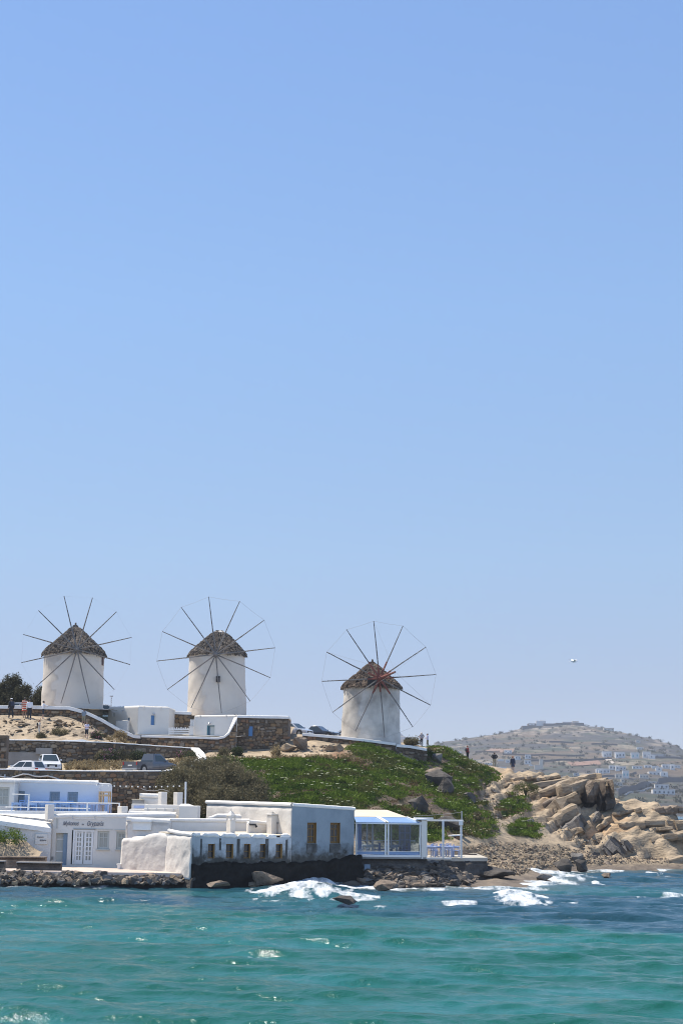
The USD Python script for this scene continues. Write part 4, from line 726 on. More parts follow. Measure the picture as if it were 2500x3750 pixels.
T.part('infill', hex8(np.array([[*pts[1][:2] + [0, .1], 3], [*pts[-1][:2] + [0, .1], 3], [*pts[-1][:2] + [0, 1.], 3], [*pts[1][:2] + [0, 1.], 3]]), np.array([[*pts[1][:2] + [0, .1], pts[1][2] - .05], [*pts[-1][:2] + [0, .1], pts[-1][2] - .05], [*pts[-1][:2] + [0, 1.], pts[-1][2]], [*pts[1][:2] + [0, 1.], pts[1][2]]])), white)
def chimney(label, px0, pxc, px1, py_top, D, zb, spire=None, cap=False, name='chimney', m=white, ztop_py=None):
    a, c, b = at(px0, py_top, D + .45), at(pxc, py_top, D), at(px1, py_top, D + .35); zt = c[2]; back = a[:2] + b[:2] - c[:2]
    T = Thing(name, label, 'chimney' if name == 'chimney' else name.replace('_', ' '), (*c[:2], zb)); T.part('shaft', block([a[:2], c[:2], b[:2], back], zb, zt, .04, .03), m, smooth=25); ctr = (a[:2] + b[:2]) / 2
    if spire:
        for p in (a, b, c, [*back, 0]): q = ctr + (np.array(p[:2]) - ctr) * .86; T.part('corner_post', box((*q, zt + .11), (.12, .12, .26)), m)
        z0 = zt + .23; ring = [ctr + (np.array(p[:2]) - ctr) * 1.12 for p in (c, b, back, a)]; apex = np.array([*ctr, at(pxc, spire, D)[2]])
        T.part('spire', hull([[*p, z] for p in ring for z in (z0, z0 + .06)] + [apex]), m); T.part('finial', tube([apex - [0, 0, .05], apex + [0, 0, .12]], .035, 6), m)
    if cap: T.part('cap', block([ctr + (np.array(p[:2]) - ctr) * 1.15 for p in (a, c, b, back)], zt, zt + .09, .03, .02), m); T.part('cowl', hull([[*(ctr + (np.array(p[:2]) - ctr) * .6), zt + .09] for p in (a, c, b, back)] + [[*ctr, zt + .24]]), concrete)
    return T
chimney('slim white chimney with a pointed cap on the low sea house roof', 829, 845, 862, 3003, 100.6, 3.0, spire=2969)
chimney('square white chimney with a flat cap beside the big sea house', 977, 995, 1018, 2986, 102.6, 3.0, cap=True)
T = Thing('water_tank', 'small rusty stained grey box beside the square chimney', 'box', at(1028, 3050, 102.9)); f = Face(at(1018, 3016, 102.8), at(1040, 3016, 103.2)); T.part('tank', blk(f, 0, f.L, -.5, 0, 3.0, f.hit(1028, 3017)[1], .03, .03), mat('rusty_grey', [(.30, (.40, .25, .12)), (.48, (.34, .32, .30)), (.7, (.42, .40, .38))], 2.2, 5, .8)); T.part('lid', f.box(-.03, f.L + .03, f.hit(1028, 3017)[1], f.hit(1028, 3016)[1] + .05, -.53, .03), concrete)
# rough wall in front, with its ledge and the parapet behind
GA, GB = at(445, 3100, 103.2), np.array([*Q, 0]); FG = Face(GA, GB); zg = lambda s: 2.95 + .38 * sstep(.25, .6, s / FG.L) + .06 * math.sin(s * 2.3)
RW = Thing('garden_wall', 'thick rough whitewashed wall with a rounded sunlit ledge beside the quay', 'wall', FG.P(FG.L / 2, .95)); RW.part('face', rough_face(FG, 0, FG.L, .5, zg, .06, .06, .14, 14, .3, 1.6), white_rough, smooth=True)
RW.part('ledge', rough_face(Face(FG.P(0, 0, -.9), FG.P(FG.L, 0, -.9)), 0, FG.L, .6, lambda s: zg(s) + .10, .05, .75, .2, 15, .5, 1.0), white_rough, smooth=True)
T = Thing('roof_parapet', 'weathered white parapet with a framed shutter panel above the rough garden wall', 'parapet', at(540, 3045, 104.3)); f = wall_seg(T, 'wall', (462, 2999, 104.4), (622, 3006, 103.6), 2.5, .3, white_rough, seed=6); r = f.rect(490, 3010, 553, 3041)
T.part('shutter_panel', f.box(*r, .05, .12), trim_white); T.part('panel_frame', f.box(r[0] - .08, r[1] + .08, r[3], r[3] + .1, .04, .24), trim_white); T.part('panel_frame', f.box(r[0] - .07, r[0], r[2], r[3], .05, .15), white); T.part('panel_frame', f.box(r[1], r[1] + .07, r[2], r[3], .05, .15), white)
# the shop with the sign
SA, SB = at(186, 3100, 106.4), at(640, 3100, 105.9); FS = Face(SA, SB); zs0, zs1 = FS.hit(200, 2992)[1], FS.hit(600, 2984)[1]
S = Thing('sign_house', 'white waterfront shop with painted sign, french door and grey green windows', 'shop', FS.P(3, .9))
door, door2, win1, win2 = FS.rect(272, 3041, 338.5, 3167), FS.rect(205, 3051, 243, 3170), FS.rect(358, 3044, 398.5, 3111), FS.rect(427, 3046, 462, 3111)
body = blk(FS, 0, FS.L, -11, 0, .4, 0, .14, .1, lambda q: zs0 + (zs1 - zs0) * ((q - SA[:2]) @ FS.u) / FS.L)
S.part('wall', cut(body, [hole(FS, r, .35) for r in (door, door2, win1, win2)]), white_soft, smooth=25)
S.part('roof_edge', tube([[*FS.P(s, 0, -.1)[:2], zs0 + (zs1 - zs0) * s / FS.L - .02 + .05 * noise(np.array([s * .8, 3, 0]))] for s in np.linspace(0, FS.L, 30)], .17, 8), coping, smooth=True)
s0, s1, z0, z1 = door
fd = S.part('french_door', FS.box(s0, s1, z0, z1, -.12, -.08), grey_glass); S.part('frame', FS.box(s0 - .05, s0 + .07, z0, z1 + .04, -.1, .03), trim_white, fd); S.part('frame', FS.box(s0 + .07, s1 + .05, z1 - .1, z1 + .04, -.1, .03), trim_white, fd); S.part('hinge_gap', FS.box(s0 - .14, s0 - .05, z0, z1, -.05, .012), dark_hole, fd); S.part('drip_rail', FS.box(s0 - .05, s1 + .1, z1 + .05, z1 + .1, 0, .08), concrete, fd)
mid = (s0 + s1) / 2; zz0, zz1 = z0 + .28, z1 - .18
for a, b in ((s0 + .08, mid - .04), (mid + .04, s1 - .02)):
    lf = S.part('door_leaf', FS.box(a, b, z0 + .02, zz0, -.08, -.02), trim_white, fd); w_ = (b - a)
    for x in (a, b - .14): S.part('stile', FS.box(x, x + .14, zz0, z1 - .1, -.08, -.02), trim_white, fd)
    S.part('glazing_bar', FS.box(a + w_ / 2 - .04, a + w_ / 2 + .04, zz0, zz1, -.079, -.025), trim_white, fd)
    for k in range(1, 7): z = zz0 + (zz1 - zz0) * k / 6; S.part('glazing_bar', FS.box(a + .14, b - .14, z - .035, z + .035, -.078, -.022), trim_white, fd)
S.part('handle', FS.box(mid - .01, mid + .03, z0 + 1.05, z0 + 1.2, -.02, .04), metal, fd)
s0, s1, z0, z1 = door2; d2 = S.part('door', FS.box(s0, s1 - .3, z0, z1, -.34, -.28), grey_paint, label='plain grey door deep in a recess'); 
for t in (.42, .80): S.part('rail', FS.box(s0, s1 - .3, z0 + (z1 - z0) * t - .04, z0 + (z1 - z0) * t + .04, -.28, -.25), trim_white, d2)
S.part('jamb', FS.box(s1 - .32, s1 - .005, z0, z1, -.345, -.12), slate_paint, d2)
for r in (win1, win2): window_in(S, FS, r, grey_paint, grey_glass, mull_v=1, mull_h=(.64,), fw=.15, depth=.14, sill=grey_paint)
for r in (win1, win2): S.part('shutter_rail', FS.box(r[0] - .15, r[1] + .2, r[3] + .10, r[3] + .13, 0, .04), grey_paint)
s0, s1, z0, z1 = FS.rect(184, 3138, 196, 3149); S.part('vent', FS.box(max(s0, .05), s1, z0, z1, -.01, .03), concrete)
s0, z0 = FS.hit(210, 2999)[0], FS.hit(210, 3035)[1]; S.part('drain_pipe', tube([FS.P(s0, FS.hit(210, 2999)[1], .05), FS.P(s0, z0, .05)], .035, 6), grey_paint)
for pa, pb, py in ((268, 350, 3000), (350, 392, 3001)):
    q0, q1 = FS.hit(pa, py), FS.hit(pb, py); lp = S.part('sign_lamp', tube([FS.P(q0[0], q0[1] + .25, -.02), FS.P(q0[0], q0[1] + .22, .2), FS.P(q0[0], q0[1], .22)], .03, 6), metal); S.part('lamp_bar', tube([FS.P(q0[0], q0[1], .2), FS.P(q1[0], q1[1], .2)], .022, 6), metal, lp)
def lettering(T, fc, text, pl_, pr_, base, height, m, shear=.22, d=.012):
    v, f = vf(meshkit.text_mesh(text, 1.0, .02)); a, b = fc.hit(pl_, base), fc.hit(pr_, base); zt_ = fc.hit(pl_, base - height)[1] - a[1]
    x = (v[:, 0] - v[:, 0].min()) / np.ptp(v[:, 0]) * (b[0] - a[0]) + v[:, 1] * zt_ * shear; z = a[1] + v[:, 1] * zt_; d_ = d + v[:, 2]
    P_ = np.stack([fc.A[0] + fc.u[0] * (a[0] + x) + fc.n[0] * d_, fc.A[1] + fc.u[1] * (a[0] + x) + fc.n[1] * d_, z], 1); T.part('lettering', (P_, f), m)
lettering(S, FS, 'Mykonos', 231, 287, 3023, 14.5, letters); lettering(S, FS, 'by', 300, 307, 3022.5, 5.5, letters); lettering(S, FS, 'Gryparis', 318, 378, 3025, 16.5, letters)
# left wing: battered rough wall and a roof that slopes towards the sea
LA, LB = at(-60, 3100, 105.4), at(187, 3100, 106.1); FLW = Face(LA, LB); eave = lambda s: FLW.hit(-60, 2994)[1] + (FLW.hit(178, 3029)[1] - FLW.hit(-60, 2994)[1]) * s / FLW.L
WG = Thing('left_wing', 'rough white wing with a bright roof sloping towards the sea, left of the sign', 'house wing', FLW.P(2, .9)); WG.part('wall', rough_face(FLW, 0, FLW.L, .5, lambda s: eave(s), .16, .28, .12, 19, .3, 1.25, .06), white_rough, smooth=True)
nx, ny = 26, 10; X = np.linspace(-.05, FLW.L - .05, nx); pts = []
for j in range(ny + 1):
    t = j / ny
    for s in X: q = FLW.P(s, 0, .18 - 4.6 * t); zb_ = eave(s) + .05 + (4.62 - eave(s)) * t ** .9 + (.0 if t else -.14) + .07 * (noise(np.array([s * .9, t * 4, 1.])) - .5); pts.append([q[0], q[1], zb_])
pts = np.array(pts); i, j = np.meshgrid(np.arange(ny), np.arange(nx - 1), indexing='ij'); a = i * nx + j; top_f = np.vstack([np.stack([a, a + 1, a + nx + 1], -1).reshape(-1, 3), np.stack([a, a + nx + 1, a + nx], -1).reshape(-1, 3)]); n_ = len(pts)
lo = pts - [0, 0, .3]; loop = np.concatenate([np.arange(nx), nx - 1 + nx * np.arange(1, ny + 1), ny * nx + np.arange(nx - 2, -1, -1), nx * np.arange(ny - 1, 0, -1)]); l2 = np.roll(loop, -1)
WG.part('roof', (np.vstack([pts, lo]), np.vstack([top_f, top_f[:, ::-1] + n_, np.stack([loop, loop + n_, l2 + n_], 1), np.stack([loop, l2 + n_, l2], 1)])), coping, smooth=35)
WG.part('back_wall', blk(FLW, 0, FLW.L - .1, -4.7, -4.3, .5, 4.6, .05, .05), white)
sgn = WG.part('sign_plate', FLW.box(FLW.hit(130, 3070)[0], FLW.hit(174, 3070)[0], FLW.hit(150, 3092)[1], FLW.hit(150, 3055)[1], .05, .24), white_soft); ls = Face(FLW.P(0, 0, .245), FLW.P(FLW.L, 0, .245)); lettering(WG, ls, 'Gryparis', 136, 159, 3068.5, 5, letters, d=.002); lettering(WG, ls, 'Mykonos', 146, 169, 3080.5, 5.5, letters, d=.002)
# roof terrace: chimneys, rails, blue house, white pavilion
chimney('plain white chimney at the left end of the sign house roof', 165, 177, 200, 2948, 106.0, 4.1)
for k, px in enumerate((187, 196)): pass
chimney('low white block on the terrace edge right of the long rail', 430, 446, 469, 2953, 106.6, 4.2, name='roof_block')
TR = Thing('roof_railing', 'white railing of thin bars along the roof terrace edge', 'railing', at(250, 2970, 107.6)); Dr = 107.6
for px, p0, p1 in ((105, 2908, 2968), (319, 2941, 2975), (437, 2942, 2960)): a, b = at(px, p1, Dr), at(px, p0, Dr); TR.part('post', box(((a[0] + b[0]) / 2, Dr, (a[2] + b[2]) / 2), (.1, .08, b[2] - a[2])), trim_white)
for p0, p1 in (((44, 2909), (109, 2911)), ((107, 2937), (440, 2943)), ((20, 2956), (104, 2958)), ((104, 2958), (330, 2962))): TR.part('rail', tube([at(*p0, Dr), at(*p1, Dr)], .04, 6), trim_white)
for k, (px0, px1, py, D) in enumerate([(-30, 390, 2969, 107.0), (-30, 330, 2974, 106.9)]): a, b = at(px0, py, D), at(px1, py + 4, D); TR.part('kerb', hex8(np.array([[*a[:2], a[2] - .12], [*b[:2], b[2] - .12], [*b[:2] + [0, .4], b[2] - .12], [*a[:2] + [0, .4], a[2] - .12]]), np.array([a, b, b + [0, .4, 0], a + [0, .4, 0]])), coping)
FBh = Face(at(-60, 2900, 112.6), at(363, 2900, 112.0)); zt0, zt1 = FBh.hit(0, 2857)[1], FBh.hit(360, 2867)[1]
BL = Thing('blue_house', 'long flat roofed house, blue below and white at the top, above the roof terrace', 'house', FBh.P(4, 4.5)); rb = [FBh.rect(52, 2898, 89, 2943), FBh.rect(182, 2900, 218, 2942), FBh.rect(248, 2901, 284, 2946)]
BL.part('wall', cut(blk(FBh, 0, FBh.L, -4.5, 0, 4.0, 0, .22, .12, lambda q: zt0 + (zt1 - zt0) * ((q - FBh.A) @ FBh.u) / FBh.L), [hole(FBh, r, .2) for r in rb]), blue_to_white, smooth=25)
BL.part('roof_edge', tube([[*FBh.P(s, 0, -.12)[:2], zt0 + (zt1 - zt0) * s / FBh.L - .02] for s in np.linspace(0, FBh.L - .1, 24)], .17, 8), coping, smooth=True)
for r in rb: window_in(BL, FBh, r, slate_paint, flat('slate_glass', (.16, .22, .28), .15) if r is rb[0] else L + 'slate_glass', mull_v=1, mull_h=(.6,), fw=.12, depth=.1)
FPv = Face(at(-70, 2900, 110.9), at(54, 2900, 110.9)); zt0 = FPv.hit(20, 2865)[1]; PV = Thing('white_pavilion', 'white cube shaped kiosk with a large grey window at the left edge of the photo', 'kiosk', FPv.P(1, 4.5)); r = FPv.rect(-40, 2883, 32, 2953)
PV.part('wall', cut(blk(FPv, 0, FPv.L, -1.4, 0, 4.0, zt0, .1, .06), [hole(FPv, r, .2)]), white_soft, smooth=25); PV.part('eave', FPv.box(-.02, FPv.L + .06, zt0 - .03, zt0 + .07, -1.4, .1), white_soft); window_in(PV, FPv, r, grey_paint, grey_glass, mull_v=2, mull_h=(.52,), fw=.12, depth=.14)
# furniture
def table(x, y, z, label, m, w=.8, h=.74, yaw=0.0, group=None, name='table'):
    T = Thing(name, label, 'table', (x, y, z), yaw, group); T.part('table_top', box((0, 0, h - .025), (w, w, .05)), m, world=False)
    for sx in (-1, 1):
        for sy in (-1, 1): T.part('leg', box((sx * (w / 2 - .06), sy * (w / 2 - .06), (h - .05) / 2), (.06, .06, h - .05)), m, world=False)
    T.part('apron', box((0, 0, h - .10), (w - .14, w - .14, .1)), m, world=False); return T
def chair(x, y, z, label, m, yaw=0.0, group=None):
    T = Thing('chair', label, 'chair', (x, y, z), yaw, group); T.part('seat', box((0, 0, .45), (.42, .42, .04)), m, world=False)
    for sx in (-1, 1):
        T.part('leg', box((sx * .18, -.18, .215), (.045, .045, .43)), m, world=False); T.part('leg', box((sx * .18, .19, .45), (.045, .045, .9)), m, world=False)
    for z_ in (.62, .74, .86): T.part('back_rail', box((0, .19, z_), (.32, .03, .06)), m, world=False)
    return T
ORD = ['leftmost', 'second', 'third', 'fourth', 'fifth', 'sixth', 'seventh', 'rightmost']
nth = lambda k, n: ORD[0] if k == 0 else 'rightmost' if k == n - 1 else ORD[k]
fl_ = lambda k, n: '' if k in (0, n - 1) else ' from the left'
rg = np.random.default_rng(41); gt, gc = 'blue tables on the roof terrace', 'blue chairs on the roof terrace'
for k, px in enumerate((62, 92, 122, 150, 190, 215, 240, 272)): p = at(px, 2950, 110.0); table(p[0], 110.0 + .25 * (k % 2), 4.5, f'{nth(k, 8)} blue table{fl_(k, 8)} in front of the blue house', furniture_blue, .75, .72, rg.uniform(-.1, .1), gt)
for k, px in enumerate((76, 107, 136, 170, 203, 228, 256)): p = at(px, 2950, 110.6); chair(p[0], 110.7, 4.5, f'{nth(k, 7)} blue chair{fl_(k, 7)} in front of the blue house', furniture_blue, rg.uniform(-.3, .3), gc)
for k, (px, D) in enumerate(((300, 109.6), (322, 110.6), (345, 109.5), (366, 110.5), (385, 109.9))): p = at(px, 2950, D); table(p[0], D, 4.5, f'{nth(k, 5)} pale blue table{fl_(k, 5)} beside the wooden frame', furniture_pale, .8, .78, rg.uniform(-.2, .2), 'pale blue tables beside the wooden frame')
T = Thing('wooden_frame', 'raw wood frame of posts and rails beside the blue house', 'frame', at(381, 2950, 111.6)); za, zb_, zc = at(381, 2899, 111.6)[2], at(381, 2914, 111.6)[2], 4.5
xs_ = [at(p, 2920, 111.6)[0] for p in (364, 372, 398)]
for x in xs_:
    for y in (111.6, 112.5): T.part('post', box((x, y, (za + zc) / 2), (.09, .09, za - zc)), raw_wood)
for y in (111.55, 112.45):
    T.part('rail', box(((xs_[0] + xs_[2]) / 2, y, za - .05), (xs_[2] - xs_[0] + .1, .06, .1)), raw_wood); T.part('rail', box(((xs_[0] + xs_[2]) / 2, y, zb_), (xs_[2] - xs_[0] + .1, .06, .14)), raw_wood)
chimney('left one of two tall white roof pillars beside the thin pole', 579, 592, 613, 2901, 110.4, 4.2, name='roof_pillar'); chimney('right one of two tall white roof pillars, next to the thin pole', 635, 650, 670, 2902, 110.4, 4.2, name='roof_pillar')
a, b = at(679, 2946, 110.0), at(680, 2864, 110.0); T = Thing('mast', 'thin white pole standing on the roof in front of the big bush', 'pole', a); T.part('pole', tube([a - [0, 0, .6], b], .065, 8), trim_white); T.part('cleat', box(b - [0, 0, .45], (.22, .06, .05)), metal)
T = Thing('roof_wall', 'low white wall on the roof left of the two pillars', 'wall', at(545, 2945, 112)); wall_seg(T, 'wall', (511, 2912, 112), (582, 2914, 112), 4.2, .3, white_soft, seed=9, amp=.02)
f = Face(at(483, 2925, 111.2), at(524, 2925, 111.2)); T = Thing('stone_counter', 'tan topped stone counter on the roof beside the low white wall', 'counter', f.P(.4, 4.5)); z = f.hit(500, 2927)[1]; T.part('base', f.box(.02, f.L - .02, 4.3, z - .06, -.7, 0), concrete); T.part('counter_top', f.box(0, f.L, z - .06, z, -.75, .05), flat('sandstone', (.55, .47, .33), .8))
f = Face(at(655, 2950, 105.6), at(724, 2952, 105.6)); T = Thing('roof_block', 'large white block with sloping top above the parapets, below the thin pole', 'roof block', f.P(.6, 3.2)); T.part('block', blk(f, 0, f.L, -2.2, 0, 2.8, f.hit(690, 2952)[1], .07, .06), white_soft, smooth=25); T.part('sloping_top', hex8(np.array([f.P(.0, f.hit(690, 2952)[1] - .02, -2.1), f.P(.0, f.hit(690, 2952)[1] - .02, -.1), f.P(.9, f.hit(690, 2952)[1] - .02, -.1), f.P(.9, f.hit(690, 2952)[1] - .02, -2.1)])[[1, 2, 3, 0]], np.array([f.P(.1, f.hit(690, 2945)[1], -2.0), f.P(.1, f.hit(690, 2945)[1], -.4), f.P(.5, f.hit(690, 2945)[1], -.4), f.P(.5, f.hit(690, 2945)[1], -2.0)])[[1, 2, 3, 0]]), white_soft)
f = Face(at(527, 2950, 107.2), at(655, 2950, 107.2)); T = Thing('roof_bench', 'long white masonry bench with a handrail on the roof below the two pillars', 'masonry bench', f.P(1.2, 4.2)); T.part('back', blk(f, 0, f.L, -1.6, -.5, 3.6, f.hit(590, 2948)[1], .08, .05), white_soft, smooth=25); T.part('seat', blk(f, .02, f.L, -.55, 0, 3.6, f.hit(590, 2962)[1], .06, .05), white_soft, smooth=25); T.part('handrail', tube([f.P(.1, f.hit(530, 2958)[1], .12), f.P(f.L + .6, f.hit(660, 2964)[1], .12)], .018, 5), metal)
for s in (.3, .9, 1.5, 2.1): T.part('bracket', box(f.P(s, f.hit(560, 2966)[1], .06), (.06, .12, .2)), metal)
f = Face(at(470, 2955, 107.5), at(528, 2955, 107.5)); T = Thing('roof_steps', 'white steps with a pale blue panel on the roof right of the low block', 'steps', f.P(.5, 4.2))
for k, (py, d) in enumerate(((2975, 0), (2964, -.5), (2945, -1.6))): T.part('step', blk(f, 0, f.L + (1.2 if k == 0 else 0), d - .6, d, 3.8, f.hit(500, py)[1], .05, .03), white_soft, smooth=25)
T.part('panel', f.box(.25, f.L - .1, f.hit(500, 2961)[1], f.hit(500, 2951)[1], -1.02, -.97), furniture_pale)
T = Thing('roof_parapet', 'lavender white wall top between the sign house and the large roof block', 'parapet', at(560, 2990, 106.4)); wall_seg(T, 'wall', (470, 2977, 106.5), (625, 2981, 106.5), 3.0, .3, white, seed=12, amp=.05)
wire = [at(354 + 325 * t, 2873 + 3 * t + 4 * math.sin(math.pi * t), 110) for t in np.linspace(0, 1, 16)]; T = Thing('string_lights', 'string of small white bulbs from the blue house to the thin pole', 'string lights', wire[8]); T.part('wire', tube(wire, .010, 4), black_mat)
for p in wire[:-1]: T.part('bulb', trimesh.creation.icosphere(1, .055).apply_translation(p - [0, 0, .07]), trim_white)
T = Thing('cable', 'slack pale cable hanging above the low white roof wall', 'cable', at(560, 2895, 113)); T.part('strand', tube([at(px, py, 113) for px, py in ((516, 2888), (530, 2894), (548, 2897), (570, 2897), (592, 2891), (606, 2895), (618, 2899))], .022, 5), rope_mat)
T = Thing('hose', 'wavy grey pipe hanging on the stone wall above the blue house', 'pipe', at(110, 2840, 121.7)); T.part('pipe', tube([at(px, py, 121.78) for px, py in ((-20, 2841), (10, 2846), (40, 2849), (65, 2842), (85, 2836), (105, 2837), (128, 2844), (150, 2845), (175, 2843), (200, 2849), (222, 2858))], .06, 6), metal); T.part('bracket', box(at(18, 2845, 121.8), (.1, .15, .35)), metal)

# ---------------------------------------------------------------- sea wall, quay and the left shore
sw = Thing('sea_wall', 'black wet stone base under the two sea houses', 'sea wall', (*Mc, 0)); tz = lambda s: 1.66 + .16 * (noise(np.array([s * 1.6, 0, 7.])) - .5) + .12 * (noise(np.array([s * 5., 2, 7.])) - .5) + (.35 * float(sstep(sN - 2.2, sN - .3, s)))
sw.part('face', rough_face(FW, -.02, sN + .5, -1.2, tz, .22, .35, .12, 23, .25, 2.0, .16), dark_wet, smooth=True)
FR = Face(Q + bb * .6, K - bb * .25); sw.part('return_face', rough_face(FR, 0, FR.L, -1.0, .75, .18, .2, .16, 24, .3, 1.3, .1), black_stone, smooth=True)
QP = [at(-80, 3183, 99.0), at(222, 3184, 98.7), at(450, 3184, 98.6), at(676, 3181, 98.3)]; qz = .95
quay = Thing('quay', None, None, (QP[1][0], QP[1][1], qz), kind='structure'); quay.prim.SetCustomDataByKey('label', 'pale concrete quay in front of the sign house')
quay.part('top', hex8(np.array([[*QP[0][:2], .55], [*QP[3][:2], .55], [*(QP[3][:2] + [1.0, 3.4]), .55], [*(QP[0][:2] + [-1, 9]), .55]]), np.array([[*QP[0][:2], qz], [*QP[3][:2], qz], [*(QP[3][:2] + [1.0, 3.4]), qz], [*(QP[0][:2] + [-1, 9]), qz]])), mat('pinkish_concrete', [(.42, .33, .27), (.55, .46, .39)], .8, 6, .9, .3, 4, .03))
FQ = Face(QP[0], QP[3]); quay.part('face', rough_face(FQ, 3.5, FQ.L, -.9, lambda s: .80 + .08 * math.sin(s * 2.9), .30, .35, .15, 27, .3, 1.5, .05), black_stone, smooth=True)
quay.part('end_face', rough_face(Face(QP[3], QP[3] + [1.0, 3.4, 0]), 0, 3.4, -.9, .85, .15, .1, .16, 28, .3, 1.4), black_stone, smooth=True)
def wall_chunk(name, label, px0, px1, pt, D, zb, m, thick=.7, seed=0, over=None, cat='low wall'):
    f = Face(at(px0, pt, D), at(px1, pt, D)); z = f.hit((px0 + px1) / 2, pt)[1]; T = Thing(name, label, cat, f.P(f.L / 2, zb)); T.part('body', rough_face(f, 0, f.L, zb - .4, z - .06, .07, .06, .14, seed, thick, 1.8), m, smooth=30); T.part('top', blk(f, -.03, f.L + .03, -thick - .04, .10, z - .07, z, .03, .03), over or m); return T
wall_chunk('low_wall', 'reddish brown low stone wall retaining the sandy bed below the left wing', -60, 165, 3138, 102.6, .9, brown_rock, seed=2); wall_chunk('concrete_block', 'long dark concrete block on the edge of the quay', 62, 222, 3158, 99.9, .9, black_stone, .6, 3, concrete, 'concrete block'); wall_chunk('concrete_block', 'dark concrete block cut off by the left edge of the photo', -60, 15, 3153, 99.7, .9, black_stone, .6, 4, concrete, 'concrete block')
mx, my = np.meshgrid(np.linspace(at(-60, 3100, 103)[0], at(136, 3100, 103)[0], 40), np.linspace(102.9, 105.2, 16)); tt = (my - 102.9) / 2.3; ss = (mx - mx.min()) / np.ptp(mx); mz = 1.55 + 1.25 * sstep(.1, .8, tt) * (1 - .75 * sstep(.55, 1.0, ss)) + (fbm(np.stack([mx * 1.2, my * 1.5, 0 * mx], -1), 3, 8) - .5) * .4
v, f, i = grid(mx, my, mz); o = single('sandy_bed', (v, f), ground_mat, kind='structure', label='sandy bed of earth against the left wing', smooth=True); colored(o, np.broadcast_to(SAND, v.shape) * 1.05)
p = at(439, 3163, 103.4); T = Thing('bucket', 'small white pot at the foot of the rough garden wall', 'pot', (p[0], 103.2, qz)); T.part('pot', lathe([(.12, 0), (.17, .30), (.19, .32), (.16, .33), (.13, .25)], (p[0], 103.2, qz), 14), trim_white); T.part('rim', lathe([(.165, .29), (.195, .30), (.195, .34), (.165, .345)], (p[0], 103.2, qz), 14), trim_white)

# ---------------------------------------------------------------- glass pavilion and pergola
PA, PB = at(1301, 3100, 105.2), at(1541, 3100, 105.6); FP = Face(PA, PB); fz = 1.88; ez = FP.hit(1420, 3017)[1]; uz = at(1420, 2994, 106.7)[2]; rz = at(1380, 2967, 109.5)[2]
GPv = Thing('glass_pavilion', 'glazed dining pavilion with cream awning roof beside the big sea house', 'pavilion', FP.P(2, fz)); sR = FP.L
GPv.part('floor', FP.box(0, sR + .35, fz - .12, fz, -5, .05), concrete); GPv.part('bottom_beam', FP.box(0, sR, fz, fz + .14, -.08, .04), trim_white); GPv.part('bottom_beam', FP.box(0, sR, fz + .36, fz + .40, -.06, .02), trim_white)
sm0, sm1 = FP.hit(1411, 3060)[0], FP.hit(1421, 3060)[0]
for s, w in ((.05, .10), (sm0, .11), (sm1, .11), (sR - .05, .08)): GPv.part('post', FP.box(s - w / 2, s + w / 2, fz + .14, ez, -.07, .03), trim_white)
GPv.part('eave_beam', FP.box(-.02, sR + .02, ez - .04, ez + .04, -.06, .07), trim_white)
for a, b in ((.11, sm0 - .06), (sm1 + .06, sR - .1)):
    GPv.part('glass_pane', FP.box(a, b, fz + .40, ez - .04, -.03, -.015), clear); GPv.part('blue_band', FP.box(a, b, fz + .16, fz + .35, -.04, -.02), blue_sheet)
def slope_panel(s0, s1, t0=0.0, t1=1.0, th=.03, lift=0.0):
    def q(s, t, k): b = FP.P(s, ez + .05 + lift + (uz - ez - .08) * t, .05 - 1.35 * t); return b + [0, 0, k]
    return hex8(np.array([q(s0, t0, 0), q(s1, t0, 0), q(s1, t1, 0), q(s0, t1, 0)]), np.array([q(s0, t0, th), q(s1, t0, th), q(s1, t1, th), q(s0, t1, th)]))
sU = at(1500, 2994, 106.7)[0] - FP.A[0]
def skew(s0, s1, k0, k1): 
    def q(s, t, k): b = FP.P(s, ez + .05 + (uz - ez - .08) * t, .05 - 1.35 * t); return b + [0, 0, k]
    return hex8(np.array([q(s0, 0, 0), q(s1, 0, 0), q(k1, 1, 0), q(k0, 1, 0)]), np.array([q(s0, 0, .03), q(s1, 0, .03), q(k1, 1, .03), q(k0, 1, .03)]))
u0 = lambda s: s * (sU / sR); off = -.55
GPv.part('roof_glazing', skew(.02, sm0 - .05, .02, sm0 + off), blue_sheet); GPv.part('roof_glazing', skew(sm1 + .05, sR - .06, sm1 + off + .1, sU - .1), blue_sheet)
for a, b in ((sm0, sm0 + off + .05), (sm1, sm1 + off + .05), (sR - .02, sU - .05)):
    GPv.part('rafter', tube([FP.P(a, ez + .09, .06), FP.P(b, uz + .03, -1.3)], .05, 6), trim_white)
e0, e1 = FP.P(0, uz + .02, -1.35), FP.P(sU, uz + .02, -1.35); r0, r1 = FP.P(0, rz, -4.2), at(1417, 2967, 109.4); b0, b1 = FP.P(0, uz - .1, -6.5), FP.P(sU + .3, uz - .1, -6.5)
cv = np.array([e0, e1, r1, r0, b0, b1]); dn = cv - [0, 0, .05]; tf = np.array([[0, 1, 2], [0, 2, 3], [3, 2, 5], [3, 5, 4], [1, 5, 2]]); GPv.part('awning', (np.vstack([cv, dn]), np.vstack([tf, tf[:, ::-1] + 6, [[0, 7, 1], [0, 6, 7], [1, 11, 5], [1, 7, 11], [5, 10, 4], [5, 11, 10]]])), canvas)
GPv.part('awning_rail', tube([e0 - [0, 0, .05], e1 - [0, 0, .05]], .045, 6), slate_paint)
